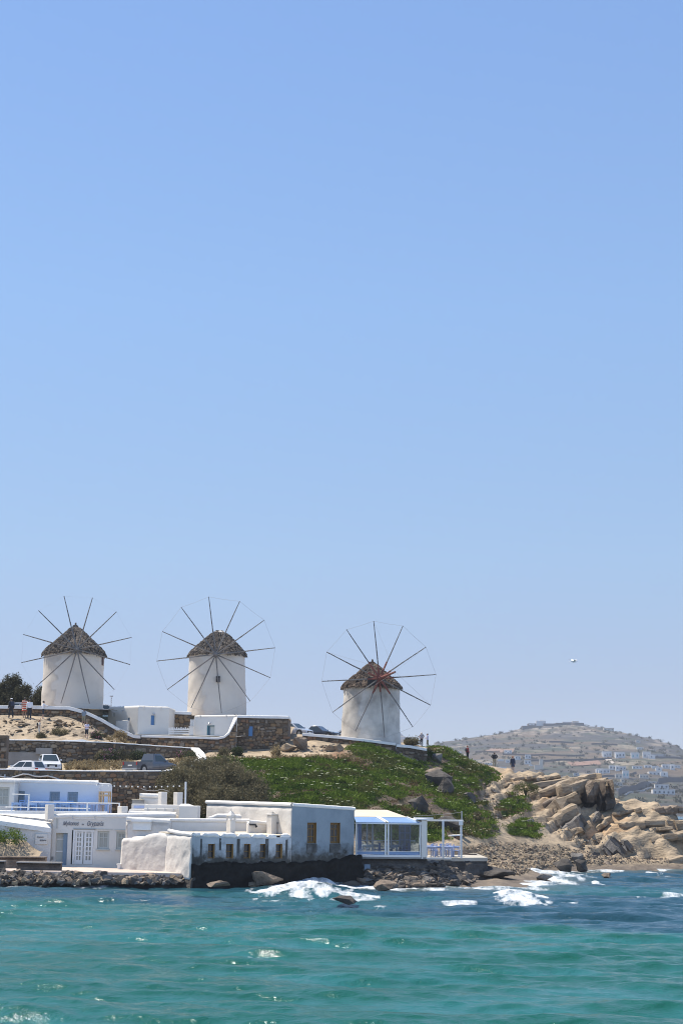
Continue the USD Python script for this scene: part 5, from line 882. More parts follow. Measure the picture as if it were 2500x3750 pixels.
FPe = Face(PB + [0.02, 0, 0], PB + [.42, 2.2, 0]); GPv.part('end_wall', block([FP.P(sR + .02, 0, .06)[:2], FP.P(sR + .42, 0, .02)[:2], FP.P(sR + .62, 0, -3.2)[:2], FP.P(sR + .3, 0, -3.2)[:2]], fz - .1, at(1550, 3004, 105.6)[2], .03, .03), white_soft); GPv.part('end_cap', FP.box(sR - .35, sR + .55, at(1550, 3004, 105.6)[2], at(1550, 3004, 105.6)[2] + .07, -3.2, .1), trim_white)
for px in (1372, 1393, 1464, 1340): s = FP.hit(px, 3060)[0]; GPv.part('rear_post', FP.box(s * 1.0 - .05, s + .05, fz, uz, -5.0, -4.9), trim_white)
GPv.part('rear_rail', FP.box(0, sR + .3, fz + .95, fz + 1.0, -5.0, -4.93), trim_white); s = FP.hit(1500, 3060)[0]; gd = GPv.part('glazed_door', FP.box(s - .35, s + .45, fz, fz + 2.1, -3.0, -2.97), grey_glass)
for k in range(3): GPv.part('door_stile', FP.box(s - .37 + .38 * k, s - .29 + .38 * k, fz, fz + 2.1, -2.97, -2.93), furniture_pale, gd)
for k in range(5): GPv.part('door_rail', FP.box(s - .29, s + .43, fz + .1 + .48 * k, fz + .16 + .48 * k, -2.965, -2.94), furniture_pale, gd)
s = FP.hit(1334, 3060)[0]; GPv.part('blue_pillar', FP.box(s - .1, s + .16, fz, uz, -3.6, -3.4), furniture_blue)
rg = np.random.default_rng(43)
for k, (px, d) in enumerate(((1355, 1.4), (1385, 2.6), (1443, 1.3), (1470, 2.4))):
    s = FP.hit(px, 3060)[0]; p = FP.P(s, fz, -d); table(p[0], p[1], fz, f'{nth(k, 4)} white table{fl_(k, 4)} inside the glass pavilion', trim_white, .8, .75, rg.uniform(-.1, .1), 'tables inside the glass pavilion')
    for e in (-.62, .62): chair(p[0] + e, p[1] + .05, fz, f"pale blue chair at the {'left' if e < 0 else 'right'} side of the {nth(k, 4)} table inside the glass pavilion", furniture_pale, (1.57 if e < 0 else -1.57) + rg.uniform(-.2, .2), 'chairs inside the glass pavilion')
fb = Face(PA + [-.1, 0, 0], PB + [.45, 0, 0]); GPv.part('stone_base', rough_face(fb, 0, fb.L, .2, fz - .12, .10, .10, .16, 33, 2.5, 1.6, -.1), black_stone, smooth=30); GPv.part('pipe_box', fb.box(.7, 1.1, fz - .95, fz - .5, .02, .22), slate_paint)
PG = [at(1622, 3127, 109.4), at(1688, 3127, 109.8)]; zb_ = at(1655, 3006, 109.6)[2]; T = Thing('pergola', 'open white pergola of thin posts and beams right of the glass pavilion', 'pergola', (PG[0][0], 109.5, 1.75))
for p in PG: T.part('post', box((p[0], p[1], (1.7 + zb_) / 2), (.14, .12, zb_ - 1.7)), trim_white)
a, b = at(1560, 3006, 109.2), at(1695, 3006, 109.85); T.part('beam', tube([[a[0], a[1], zb_], [b[0], b[1], zb_]], .07, 6), trim_white)
a, b = at(1515, 2998, 108), at(1584, 2999, 108.6); T.part('beam', tube([a, b], .09, 6), trim_white); T.part('junction_box', box(at(1687, 3015, 109.75), (.28, .22, .3)), trim_white)
a, b = at(1689, 3000, 112), at(1690, 2971, 112); T = Thing('lamp_post', 'thin grey post with a wire above the right end of the pergola', 'post', a); T.part('post', tube([[a[0], 112, 1.7], b], .045, 6), metal); T.part('wire', tube([b - [0, 0, .1], at(1600, 2985, 111), at(1510, 2990, 109)], .012, 4), rope_mat)
TZ = 1.74; tp = [at(1561, 3131, 109.0)[:2], at(1785, 3128, 110.6)[:2], at(1740, 3090, 121)[:2], at(1560, 3090, 121)[:2]]; te = Thing('terrace', None, None, (*tp[0], TZ), kind='structure'); te.prim.SetCustomDataByKey('label', 'concrete terrace under the pergola'); te.part('slab', block(tp, TZ - .25, TZ, .02, 0), mat('terrace_concrete', [(.36, .32, .26), (.46, .42, .35)], .7, 6, .9, .2, 4, .03)); ft = Face(tp[0], tp[0] + (tp[1] - tp[0]) * .4); te.part('edge', ft.box(0, ft.L, TZ - .12, TZ + .02, -.25, .04), coping); ft2 = Face(tp[0] + [.3, 0], tp[1]); te.part('face', rough_face(ft2, 0, ft2.L, -.2, TZ - .20, .35, .45, .15, 35, .3, 1.4), black_stone, smooth=True)
g1, g2 = 'blue tables under the pergola', 'blue chairs under the pergola'
for k, (px, D) in enumerate(((1575, 110.3), (1580, 113.2), (1604, 111.6), (1636, 110.9), (1662, 112.4))): p = at(px, 3110, D); table(p[0], D, TZ, f'{nth(k, 5)} blue table{fl_(k, 5)} under the white pergola', furniture_pale, .8, .74, rg.uniform(-.2, .2), g1)
for k, (px, D) in enumerate(((1568, 111.6), (1590, 110.6), (1592, 112.4), (1619, 111.3), (1624, 112.6), (1645, 113.2), (1649, 111.4), (1670, 111.5))): p = at(px, 3110, D); chair(p[0], D, TZ, f'{nth(k, 8)} blue chair{fl_(k, 8)} under the white pergola', furniture_pale, rg.uniform(-1.6, 1.6), g2)
f = Face(at(1690, 3106, 116), at(1712, 3106, 116)); T = Thing('plank_pile', 'small pile of weathered planks on the terrace right of the pergola', 'planks', f.P(.2, TZ))
for k in range(4): T.part('plank', box(f.P(.2 + .1 * (k % 2), TZ + .05 + .09 * k, -.1 * k), (1.9, .25, .06), .1 * (k - 1.5)), brown_rock)
# ---------------------------------------------------------------- people
def _cap(a, ra, b, rb, seg=10):
    s = lambda p, r: m3.Manifold.sphere(r, seg).translate(tuple(float(x) for x in p)); return m3.Manifold.batch_hull([s(a, ra), s(b, rb)])
def _un(l): return m3.Manifold.batch_boolean(l, m3.OpType.Add)
SKIN, SKIN2, HAIR, FAIR = flat('skin', (.42, .25, .17), .6), flat('tanned_skin', (.30, .17, .11), .6), flat('dark_hair', (.03, .022, .016), .7), flat('reddish_hair', (.20, .07, .03), .7)
CL = {k: flat('cloth_' + k, v, .9) for k, v in dict(white=(.66, .65, .66), black=(.018, .018, .022), navy=(.025, .03, .055), grey=(.26, .26, .28), khaki=(.27, .24, .17), red=(.42, .07, .04), maroon=(.20, .03, .035), lavender=(.52, .50, .62), steel=(.17, .21, .25), olive=(.20, .19, .13), cream=(.55, .50, .42)).items()}
striped = usdkit.material(stage, L + 'striped_red_cloth', {'t': ('texture_coordinate', {}), 'w': ('wave_texture', {'bands_direction': 'z', 'scale': 1.6}), 'r': ('rgb_ramp', {'ramp': [(.0, (.45, .06, .03)), (.45, (.45, .06, .03)), (.55, (.62, .48, .36)), (1, (.62, .48, .36))]}), 'p': ('principled_bsdf', {'roughness': .9})}, [('t.object', 'w.vector'), ('w.fac', 'r.fac'), ('r.color', 'p.base_color')], surface='p.BSDF')
def hand(c, d, side, m):
    """Palm, four unequal bent fingers and a thumb; c the wrist, d the forearm's direction."""
    d = np.array(d) / np.linalg.norm(d); s = np.cross(d, [0, 0, 1.0]); s = s / (np.linalg.norm(s) + 1e-9) if np.linalg.norm(s) > .1 else np.array([1.0, 0, 0]); n = np.cross(s, d); out = [_cap(c, .026, c + d * .07, .034, 8)]
    for k, ln in enumerate((.062, .075, .07, .055)): b = c + d * .085 + s * (.03 - .02 * k); k1 = b + d * ln * .55 + n * .006; out += [_cap(b - d * .02, .010, k1, .0095, 6), _cap(k1, .0095, k1 + d * ln * .45 - n * .02, .008, 6)]
    t0 = c + d * .03 + s * side * .03; out.append(_cap(t0, .013, t0 + d * .04 + s * side * .025, .010, 6)); return out
def person(label, pos, face, h, top, legs, hair=HAIR, skin=SKIN, stride=.0, arms='down', shorts=False, dress=None, cap=None, bag=None, longsleeve=False, lean=0.0, width=1.0):
    """face: yaw of the facing direction (0 looks along +x)."""
    T = Thing('person', label, 'person', pos, face); k = h / 1.72; V = lambda x, y, z: np.array([x, y * width, z]) * k
    hipz, cz = .90, 1.40; hd = V(.02 + lean * .6, 0, 1.585)
    leg = []; lowr = []
    for s in (-1, 1):
        st = stride * s; hip, kn, an = V(0, .09 * s, hipz), V(st * .45 + .02, .10 * s, .49), V(st * .9 - (.06 if st < 0 else 0), .10 * s, .085); leg.append((hip, kn, an)); lowr += [_cap(hip, .088 * k, kn, .056 * k), _cap(kn, .055 * k, an, .038 * k), _cap(an - V(.04, 0, .045), .035 * k, an + V(.14, 0, -.055), .028 * k)]
    A = []
    for s in (-1, 1):
        sh = V(lean * .5, .185 * s, cz)
        if arms == 'down': el, wr = V(-.03 + lean * .3, .24 * s, 1.12), V(.05 + lean * .2, .25 * s, .88)
        elif arms == 'phone': el, wr = V(.16, .22 * s, 1.20), V(.30, .07 * s, 1.42)
        elif arms == 'folded': el, wr = V(.08, .24 * s, 1.14), V(.24, .05 * s, 1.16)
        elif arms == 'hips': el, wr = V(-.08, .33 * s, 1.18), V(.06, .19 * s, 1.02)
        elif arms == 'out': el, wr = (V(.2, .22 * s, 1.24), V(.42, .14 * s, 1.26))
        else: el, wr = (V(.05, .28, 1.62), V(.12, .16, 1.82)) if s > 0 else (V(-.02, -.24, 1.12), V(.06, -.24, .9))
        A.append((sh, el, wr, s))
    torso = [_cap(V(0, -.08, .95), .10 * k, V(0, .08, .95), .10 * k), _cap(V(lean * .3, -.11, 1.18), .095 * k, V(lean * .3, .11, 1.18), .095 * k), _cap(V(lean * .5, -.14, 1.37), .085 * k, V(lean * .5, .14, 1.37), .085 * k)]
    t1 = m3.Manifold.batch_hull(torso[:2]); t2 = m3.Manifold.batch_hull(torso[1:]); neck = _cap(V(lean * .5, 0, 1.42), .055 * k, hd - V(0, 0, .08), .05 * k)
    head = [m3.Manifold.batch_hull([m3.Manifold.sphere(.095 * k, 14).translate(tuple(hd + V(-.01, 0, .03))), m3.Manifold.sphere(.06 * k, 12).translate(tuple(hd + V(.035, 0, -.065)))]), _cap(hd + V(.088, 0, .01), .012 * k, hd + V(.112, 0, -.025), .016 * k, 6)]
    for s in (-1, 1): head.append(m3.Manifold.sphere(.024 * k, 8).scale((.6, .5, 1.2)).translate(tuple(hd + V(0, .096 * s, 0))))
    arm = []
    for sh, el, wr, s in A: arm += [_cap(sh, .050 * k, el, .040 * k), _cap(el, .039 * k, wr, .028 * k)] + hand(wr, wr - el, s, None)
    T.part('body', _un(lowr + [t1, t2, neck] + head + arm), skin, smooth=50, world=False)
    for s in (-1, 1): T.part('eye', m3.Manifold.sphere(.011 * k, 6).translate(tuple(hd + V(.088, .034 * s, .02))), black_mat, world=False)
    T.part('mouth', m3.Manifold.cube((.012 * k, .045 * k, .01 * k), True).translate(tuple(hd + V(.092, 0, -.062))), flat('lips', (.35, .12, .1)) if not stage.GetPrimAtPath(L + 'lips') else L + 'lips', world=False)
    g = .016 * k
    sl = []
    for sh, el, wr, s in A: sl.append(_cap(sh, .050 * k + g, sh + (el - sh) * (1.0 if longsleeve else .62), .045 * k + g)); sl += [_cap(el, .041 * k + g, el + (wr - el) * .9, .034 * k + g)] if longsleeve else []
    grow = lambda l, e: m3.Manifold.batch_hull([x for x in l]) 
    tor = [_cap(V(0, -.08, .97), .10 * k + g, V(0, .08, .97), .10 * k + g), _cap(V(lean * .3, -.11, 1.18), .095 * k + g, V(lean * .3, .11, 1.18), .095 * k + g), _cap(V(lean * .5, -.145, 1.375), .085 * k + g, V(lean * .5, .145, 1.375), .085 * k + g)]
    shirt = _un([m3.Manifold.batch_hull(tor[:2]), m3.Manifold.batch_hull(tor[1:])] + sl); shirt = shirt.trim_by_plane((0, 0, -1), -1.455 * k)
    T.part('shirt', shirt, top, smooth=50, world=False)
    if dress is not None: T.part('skirt', lathe([(.155 * k, 1.02 * k), (.19 * k, .80 * k), (.235 * k, .52 * k), (.22 * k, .52 * k), (.14 * k, .98 * k)], (0, 0, 0), 20), dress, smooth=40, world=False)
    else:
        tr = [m3.Manifold.batch_hull([_cap(V(0, -.08, .98), .104 * k + g * .5, V(0, .08, .98), .104 * k + g * .5), _cap(V(0, -.09, .88), .10 * k, V(0, .09, .88), .10 * k)])]
        for hip, kn, an in leg: tr += [_cap(hip, .088 * k + g, kn, .060 * k + g)] + ([] if shorts else [_cap(kn, .058 * k + g, an + V(0, 0, .02), .048 * k + g)])
        T.part('shorts' if shorts else 'trousers', _un(tr), legs, smooth=50, world=False)
    hr = m3.Manifold.sphere(.107 * k, 14).translate(tuple(hd + V(-.02, 0, .04))); hr = hr - m3.Manifold.cube((.3 * k, .4 * k, .3 * k), True).translate(tuple(hd + V(.17, 0, -.10))) - m3.Manifold.cube((.5 * k, .4 * k, .2 * k), True).translate(tuple(hd + V(.0, 0, -.17)))
    T.part('hair', hr, hair, smooth=50, world=False)
    if cap is not None: T.part('hat', _un([m3.Manifold.sphere(.113 * k, 14).scale((1, 1, .8)).translate(tuple(hd + V(-.01, 0, .065))).trim_by_plane((0, 0, 1), (hd[2] + .05 * k)), m3.Manifold.cylinder(.012 * k, .10 * k, .10 * k, 16).translate(tuple(hd + V(.09, 0, .055)))]), cap, smooth=40, world=False)
    for s in (0, 1): an = leg[s][2]; T.part('shoe', m3.Manifold.batch_hull([m3.Manifold.sphere(.05 * k, 8).scale((1, .8, .8)).translate(tuple(an + V(-.03, 0, -.045))), m3.Manifold.sphere(.042 * k, 8).scale((1, 1, .7)).translate(tuple(an + V(.15, 0, -.05)))]), CL['grey'], smooth=50, world=False)
    if bag is not None: T.part('backpack', m3.Manifold.batch_hull([m3.Manifold.sphere(.06 * k, 8).translate(tuple(V(-.20 + lean * .4, y, z))) for y in (-.10, .10) for z in (1.08, 1.36)]), bag, smooth=40, world=False)
    return T
PEOPLE = []
away, toward, left_, right_ = math.pi / 2, -math.pi / 2, math.pi, 0.0
def foot(f, px, py, D): p = at(px, py, D); return np.array([p[0], p[1], float(f(np.array([p[:2]]))[0]) + .01])
def fix_h(pos, px, py_head): d = ray(px, py_head); return float(EYE[2] + d[2] / d[1] * pos[1] - pos[2])
for (label, px, py, D, ph, kw) in [
    ('person in black with backpack and white cap at the left end of the hilltop wall', 40, 2616, 142.6, 2553, dict(face=2.2, top=CL['black'], legs=CL['black'], stride=.18, cap=CL['white'], bag=CL['navy'], longsleeve=True)),
    ('person in a red striped dress at the hilltop wall', 89, 2614, 143.0, 2555, dict(face=away, top=striped, legs=CL['red'], dress=striped)),
    ('person in white shirt and black trousers standing at the hilltop wall', 107, 2622, 142.4, 2556, dict(face=1.9, top=CL['white'], legs=CL['black'], stride=.06, longsleeve=True)),
    ('person in white top and dark shorts holding both arms out under the first windmill', 157, 2626, 142.4, 2567, dict(face=.35, top=CL['white'], legs=CL['black'], shorts=True, arms='out', longsleeve=True)),
    ('person in grey blue top beside the curving stone wall', 305, 2660, 142.6, 2599, dict(face=away, top=CL['steel'], legs=CL['olive'], shorts=True, arms='phone', skin=SKIN2)),
    ('person in pale clothes with a dark bag and one arm raised on the sandy slope', 141, 2712, 137.6, 2643, dict(face=.3, top=CL['cream'], legs=CL['cream'], arms='up', bag=CL['black'], hair=FAIR)),
    ('person in pale blue shirt and dark shorts standing at the foot of the sandy slope', 316, 2720, 137.6, 2661, dict(face=toward - .3, top=CL['lavender'], legs=CL['black'], shorts=True, arms='folded'))]:
    p = foot(slope_z, px, py, D); h = fix_h(p, px, ph); person(label, p, h=float(np.clip(h, 1.5, 1.85)), **kw)
for (label, px, D, pf, ph, kw) in [
    ('person in grey top and white cap standing right of the third windmill', 1543, 170, 2736, 2688, dict(face=toward, top=CL['grey'], legs=CL['black'], cap=CL['white'], arms='hips')),
    ('person in white and lavender shirt beside the person with the white cap', 1565, 171, 2740, 2687, dict(face=2.8, top=CL['lavender'], legs=CL['olive'], arms='folded', stride=.08)),
    ('red haired person in maroon top and black trousers on the green ridge', 1711, 161, 2798, 2746, dict(face=.6, top=CL['maroon'], legs=CL['black'], hair=FAIR, bag=CL['black'], longsleeve=True)),
    ('person in black top and khaki trousers on the rocky ridge', 1810, 163, 2819, 2766, dict(face=away, top=CL['black'], legs=CL['khaki'], arms='hips', longsleeve=True, width=1.1)),
    ('person in a dark dress with bare legs on the rocky ridge', 1877, 163, 2820, 2770, dict(face=away, top=CL['navy'], legs=CL['navy'], dress=CL['navy'], longsleeve=True, hair=FAIR))]:
    dd_ = ray(px, pf); Ds = np.arange(146, 184, .25); Pg = EYE + dd_ * (Ds / dd_[1])[:, None]; gz_ = ground_z(Pg[:, :2]); kk_ = int(np.argmax((gz_ - EYE[2]) / Ds)); p = np.array([*Pg[kk_, :2], gz_[kk_] - .03]); PEOPLE.append(p); h = fix_h(p, px, ph); person(label, p, h=float(np.clip(h, 1.55, 1.8)), **kw)

# ---------------------------------------------------------------- cars
paint = {k: flat('car_paint_' + k, c, .25, coat_weight=.6, specular_ior_level=.5) for k, c in dict(white=(.62, .62, .62), silver=(.36, .38, .42), dark=(.018, .022, .032), grey=(.075, .08, .092)).items()}
car_glass = flat('car_glass', (.025, .035, .035), .05, specular_ior_level=.8); lamp_glass = flat('headlight_glass', (.75, .75, .78), .1, specular_ior_level=.8); tail_red = flat('tail_light', (.35, .02, .015), .2); rim_mat = flat('wheel_rim', (.40, .41, .42), .3, metallic=.8)
def loft(rings):
    k = len(rings[0]); v = np.vstack(rings); f = []
    for i in range(len(rings) - 1):
        for j in range(k): j2 = (j + 1) % k; a, b, c, d = i * k + j, i * k + j2, (i + 1) * k + j2, (i + 1) * k + j; f += [[a, b, c], [a, c, d]]
    e = (len(rings) - 1) * k
    for j in range(1, k - 1): f += [[0, j + 1, j], [e, e + j, e + j + 1]]
    return v, np.array(f)
def plate(q, th=.012):
    q = np.array(q, float); n = np.cross(q[1] - q[0], q[3] - q[0]); n /= np.linalg.norm(n); return hull(np.vstack([q + n * th, q - n * th]))
def inset4(q, a=.10, b=.10):
    q = np.array(q, float); m = q.mean(0); return m + (q - m) * np.array([1 - a])
def car(label, pos, yaw, col, L_=3.9, W=1.7, H=1.48, kind='hatch', group=None, clearance=.0):
    T = Thing('parked_car', label, 'car', pos, yaw, group); P = lambda n, m, mt, par=None, **k: T.part(n, m, mt, par, world=False, **k); w = W / 2; pt = paint[col]; hl = L_ / 2; zs, zb = .24, .88 if kind != 'pickup' else .95
    cowl, tail = {'hatch': (.95, -hl + .15), 'sedan': (.75, -hl + .95), 'suv': (.95, -hl + .12), 'pickup': (1.25, -.55)}[kind]
    prof = [(-hl, .38, .72, .86), (-hl + .12, .26, zb - .02, .96), (-hl + .8, zs, zb, 1.0), (0, zs, zb, 1.0), (cowl, zs, zb + .02, 1.0), (hl - .55, zs, zb - .10, .98), (hl - .15, .26, zb - .20, .92), (hl, .36, .62, .80)]
    if kind == 'pickup': prof = [p for p in prof if p[0] > -1.0]; prof = [(-.72, zs, zb, 1.0)] + prof
    if kind == 'sedan': prof[0] = (-hl, .40, .80, .86)
    rings = [np.array([[x, -w * k * .90, z0], [x, -w * k, z0 + .18], [x, -w * k, z1 - .16], [x, -w * k * .90, z1], [x, w * k * .90, z1], [x, w * k, z1 - .16], [x, w * k, z0 + .18], [x, w * k * .90, z0]]) for x, z0, z1, k in prof]
    body = P('body', loft(rings), pt, smooth=35)
    bw, rw = w * .90, w * .70; ra, rb_ = cowl - .85, tail + (.30 if kind in ('hatch', 'suv') else .55 if kind == 'sedan' else .22); zr_ = H
    base = [[cowl, -bw, zb - .02], [cowl, bw, zb - .02], [tail, bw, zb - .02], [tail, -bw, zb - .02]]; roof = [[ra, -rw, zr_ - .05], [ra, rw, zr_ - .05], [rb_, rw, zr_ - .06], [rb_, -rw, zr_ - .06]]; mid = [[(ra + rb_) / 2 + d, s * rw * .9, zr_] for d in (-.4, .4) for s in (-1, 1)]
    cab = P('cabin', hull(np.array(base + roof + mid)), pt, smooth=30)
    P('windscreen', plate(inset4([base[0], base[1], roof[1], roof[0]], .13)), car_glass, cab); P('rear_window', plate(inset4([base[2], base[3], roof[3], roof[2]], .16)), car_glass, cab)
    for s, i in ((-1, (0, 3)), (1, (1, 2))):
        b0, b1, r0_, r1_ = (np.array(x) for x in (base[i[0]], base[i[1]], roof[i[0]], roof[i[1]])); 
        for t0, t1 in (((.10, .47), (.52, .88)) if kind != 'pickup' else ((.12, .86),)):
            q = [b0 + (b1 - b0) * t0, b0 + (b1 - b0) * t1, r0_ + (r1_ - r0_) * t1, r0_ + (r1_ - r0_) * t0]; q = [q[0] + (q[3] - q[0]) * .14, q[1] + (q[2] - q[1]) * .14, q[1] + (q[2] - q[1]) * .88, q[0] + (q[3] - q[0]) * .88]; P('side_window', plate(q), car_glass, cab)
        P('mirror', hull([[cowl - .28 + dx, s * (bw + .05 + dy), zb + .06 + dz] for dx in (-.06, .05) for dy in (0, .13) for dz in (0, .13)]), pt)
        P('headlight', hull([[hl - .38, s * w * .90, zb - .28], [hl - .05, s * w * .55, .60], [hl - .10, s * w * .80, .58], [hl - .40, s * w * .93, zb - .18], [hl - .12, s * w * .60, zb - .22]]), lamp_glass)
        P('tail_light', hull([[-hl + x, s * (w * k_), z] for x in (-.01, .12) for k_ in (.62, .90) for z in (.66, .84)]) if kind != 'pickup' else box((-hl + .0, s * w * .88, .78), (.06, .12, .26)), tail_red)
        P('door_seam', box((.12, s * (w + .001), .56), (.012, .006, .56)), black_mat)
    P('grille', box((hl - .035, 0, .50), (.10, w * .95, .20)), black_mat); P('bumper', hull([[hl - .12 + x, s * w * .88, z] for x in (0, .14) for s in (-1, 1) for z in (.26, .38)]), pt if kind != 'pickup' else black_mat); P('number_plate', box((hl + .012, 0, .44), (.02, .46, .11)), trim_white); P('number_plate', box((-hl - .012, 0, .62), (.02, .46, .11)), trim_white)
    if kind == 'pickup':
        for s in (-1, 1): P('bed_side', box(((-.72 - hl) / 2, s * (w - .05), .62), (hl - .72, .10, .66)), pt)
        P('tailgate', box((-hl + .04, 0, .62), (.08, W - .2, .62)), pt); P('bed_floor', box(((-.72 - hl) / 2, 0, .42), (hl - .75, W - .2, .10)), black_mat); P('bumper', box((-hl - .06, 0, .34), (.14, W - .1, .14)), metal)
    for x in (-hl + .72, hl - .78):
        for s in (-1, 1):
            c = lambda r, wd, off: trimesh.creation.cylinder(r, wd, sections=18).apply_transform(trimesh.transformations.rotation_matrix(np.pi / 2, [1, 0, 0])).apply_translation((x, s * (w - off), .32 if r < .35 else .36))
            P('wheel_arch', c(.38, .04, .015), black_mat); t = P('tyre', c(.31, .20, .07), black_mat); P('rim', c(.20, .22, .065), rim_mat, t)
    return T
def groundp(f, px, py, D, dz=0.0): p = at(px, py, D); return np.array([p[0], p[1], float(f(np.array([p[:2]]))[0]) + dz])
def roofp(px, py, D, H): p = at(px, py, D); return np.array([p[0], p[1], p[2] - H])
car('small white hatchback parked facing left at the left end of the car terrace', roofp(90, 2787, 125.6, 1.44), math.radians(152), 'white', 3.7, 1.62, 1.44)
car('white compact car parked nose towards the viewer beside the white hatchback', roofp(182, 2762, 128.6, 1.50), math.radians(-72), 'white', 3.95, 1.72, 1.50)
car('grey pickup truck with open bed parked on the car terrace', roofp(556, 2762, 126.4, 1.62), math.radians(52), 'grey', 4.9, 1.75, 1.62, 'pickup')
def roofp_(px, py, D, H): p = at(px, py, D); return np.array([p[0], p[1], p[2] - H])
car('silver hatchback parked on the hilltop beside the stone hut', roofp(1080, 2648, 166, 1.5), math.radians(-35), 'silver', 4.0, 1.72, 1.5)
car('dark sedan parked on the hilltop left of the third windmill', roofp(1172, 2660, 168, 1.42), math.radians(-28), 'dark', 4.5, 1.75, 1.42, 'sedan')
car('white car half hidden behind the left edge of the third windmill', roofp(1256, 2670, 177, 1.45), math.radians(180), 'white', 4.0, 1.7, 1.45)
car('white off road car whose front shows right of the third windmill', roofp(1444, 2667, 160, 1.75), 0.0, 'white', 4.3, 1.8, 1.75, 'suv')
car('pale car behind the hilltop wall between the people and the trees', roofp(50, 2574, 150, 1.45), math.radians(185), 'silver', 4.2, 1.7, 1.45)
car('pale car roof showing behind the wall right of the first windmill', roofp(394, 2581, 162, 1.45), math.radians(10), 'white', 4.0, 1.7, 1.45)
# a gull over the bay
gp = at(2100, 2423, 95); gl = Thing('seagull', 'white gull gliding over the bay in front of the far hill', 'gull', gp, .25); feather, ftip = flat('gull_white', (.75, .75, .74), .8), flat('gull_grey', (.35, .36, .38), .8)
gl.part('body', lathe([(.005, -.22), (.035, -.17), (.065, -.03), (.06, .06), (.045, .13), (.03, .19), (.006, .23)], (0, 0, 0), 12), feather, smooth=True, world=False); bm_ = stage.GetPrimAtPath(gl.path + '/body'); pv = np.array(UsdGeom.Mesh(bm_).GetPointsAttr().Get())[:, [2, 1, 0]]; UsdGeom.Mesh(bm_).GetPointsAttr().Set(Vt.Vec3fArray.FromNumpy(pv.astype(np.float32))); UsdGeom.Mesh(bm_).GetNormalsAttr().Clear(); stage.GetPrimAtPath(gl.path + '/body').RemoveProperty('normals')
for s, lift in ((1, .10), (-1, -.06)):
    wv_ = np.array([[.08, s * .03, .02], [-.08, s * .03, .02], [-.06, s * .30, .12 + lift * .3], [.09, s * .30, .13 + lift * .3], [-.12, s * .62, .06 + lift], [-.02, s * .60, .07 + lift]]); gl.part('wing', hull(np.vstack([wv_[:4], wv_[:4] - [0, 0, .015]])), feather, world=False); gl.part('wing_tip', hull(np.vstack([wv_[2:], wv_[2:] - [0, 0, .012]])), ftip, world=False)
gl.part('tail', hull([[-.2, -.02, 0], [-.2, .02, 0], [-.34, .07, .0], [-.34, -.07, 0], [-.34, 0, .012], [-.2, 0, .02]]), feather, world=False); gl.part('beak', hull([[.22, -.012, 0], [.22, .012, 0], [.22, 0, .014], [.28, 0, -.006]]), yellow_wood, world=False)
# ---------------------------------------------------------------- the far town and the fort
far_white = [flat('far_white_house', (.50, .48, .45), .9), flat('far_cream_house', (.46, .40, .32), .9), flat('far_grey_house', (.34, .32, .30), .9)]; far_dark = flat('far_window', (.06, .075, .09), .5); far_teal = flat('far_teal_window', (.10, .30, .32), .5); far_wall = flat('far_dry_stone_wall', (.07, .06, .055), .95); fort_mat = mat('fort_stone', [(.075, .062, .052), (.13, .11, .09)], .12, 5, .95)
from scipy.interpolate import RegularGridInterpolator as _RGI
_fi = _RGI((FARD, FART), FZ, bounds_error=False, fill_value=None)
def far_zz(xy): xy = np.asarray(xy, float); return _fi(np.stack([xy[..., 1], xy[..., 0] / xy[..., 1]], -1))
def far_D(px, py):
    d = ray(px, py); D = np.arange(870, 2350, 4.0); Qd = EYE + d * (D / d[1])[:, None]; k = np.nonzero(Qd[:, 2] <= far_zz(Qd[:, :2]) + .3)[0]; return D[k[0]] if len(k) else 2200.0
rgf = np.random.default_rng(91); where = lambda px, py: ('high' if py < 2770 else 'middle' if py < 2840 else 'low') 
def far_house(x0, y0, x1, y1, label, m=0, wins=2, dark=None, wing=None, ht=None):
    D = far_D((x0 + x1) / 2, y1); a, b = at(x0, y1, D), at(x1, y1, D); zt = at((x0 + x1) / 2, y0, D)[2]; w = b[0] - a[0]; zb = a[2] - 7; dp = max(5.0, w * .6); T = Thing('far_house', label, 'house', (a[0] + w / 2, D, a[2]), 0, 'white houses scattered on the far hillside')
    f = Face(a, b); T.part('wall', block([f.P(0, 0, 0)[:2], f.P(w, 0, 0)[:2], f.P(w - .3, 0, -dp)[:2], f.P(.4, 0, -dp)[:2]], zb, zt, .15, .1), far_white[m]); h = zt - a[2]
    T.part('parapet', block([f.P(-.1, 0, .1)[:2], f.P(w + .1, 0, .1)[:2], f.P(w + .1, 0, -.4)[:2], f.P(-.1, 0, -.4)[:2]], zt - .02, zt + .35, .05, 0), far_white[m])
    for k in range(wins):
        s = w * (k + .5) / wins; ww, wh = min(1.3, w / wins * .4), min(2.0, h * .42); wz = a[2] + h * rgf.uniform(.22, .36); T.part('window', f.box(s - ww / 2, s + ww / 2, wz, wz + wh, -.1, .06), dark or far_dark)
    if wing: s0, s1, hh, d_ = wing; T.part('wing', block([f.P(w * s0, 0, d_)[:2], f.P(w * s1, 0, d_)[:2], f.P(w * s1, 0, 0)[:2], f.P(w * s0, 0, 0)[:2]], zb, a[2] + h * hh, .15, .1), far_white[m]); T.part('window', f.box(w * (s0 + s1) / 2 - .5, w * (s0 + s1) / 2 + .5, a[2] + h * hh * .25, a[2] + h * hh * .75, d_ - .1, d_ + .06), far_dark)
    return T
c7 = lambda x, y: (2100 + x / 3.92, 2600 + y / 3.92); c6 = lambda x, y: (1700 + x / 3.92, 2600 + y / 3.92); c5 = lambda x, y: (1400 + x / 3.92, 2600 + y / 3.92)
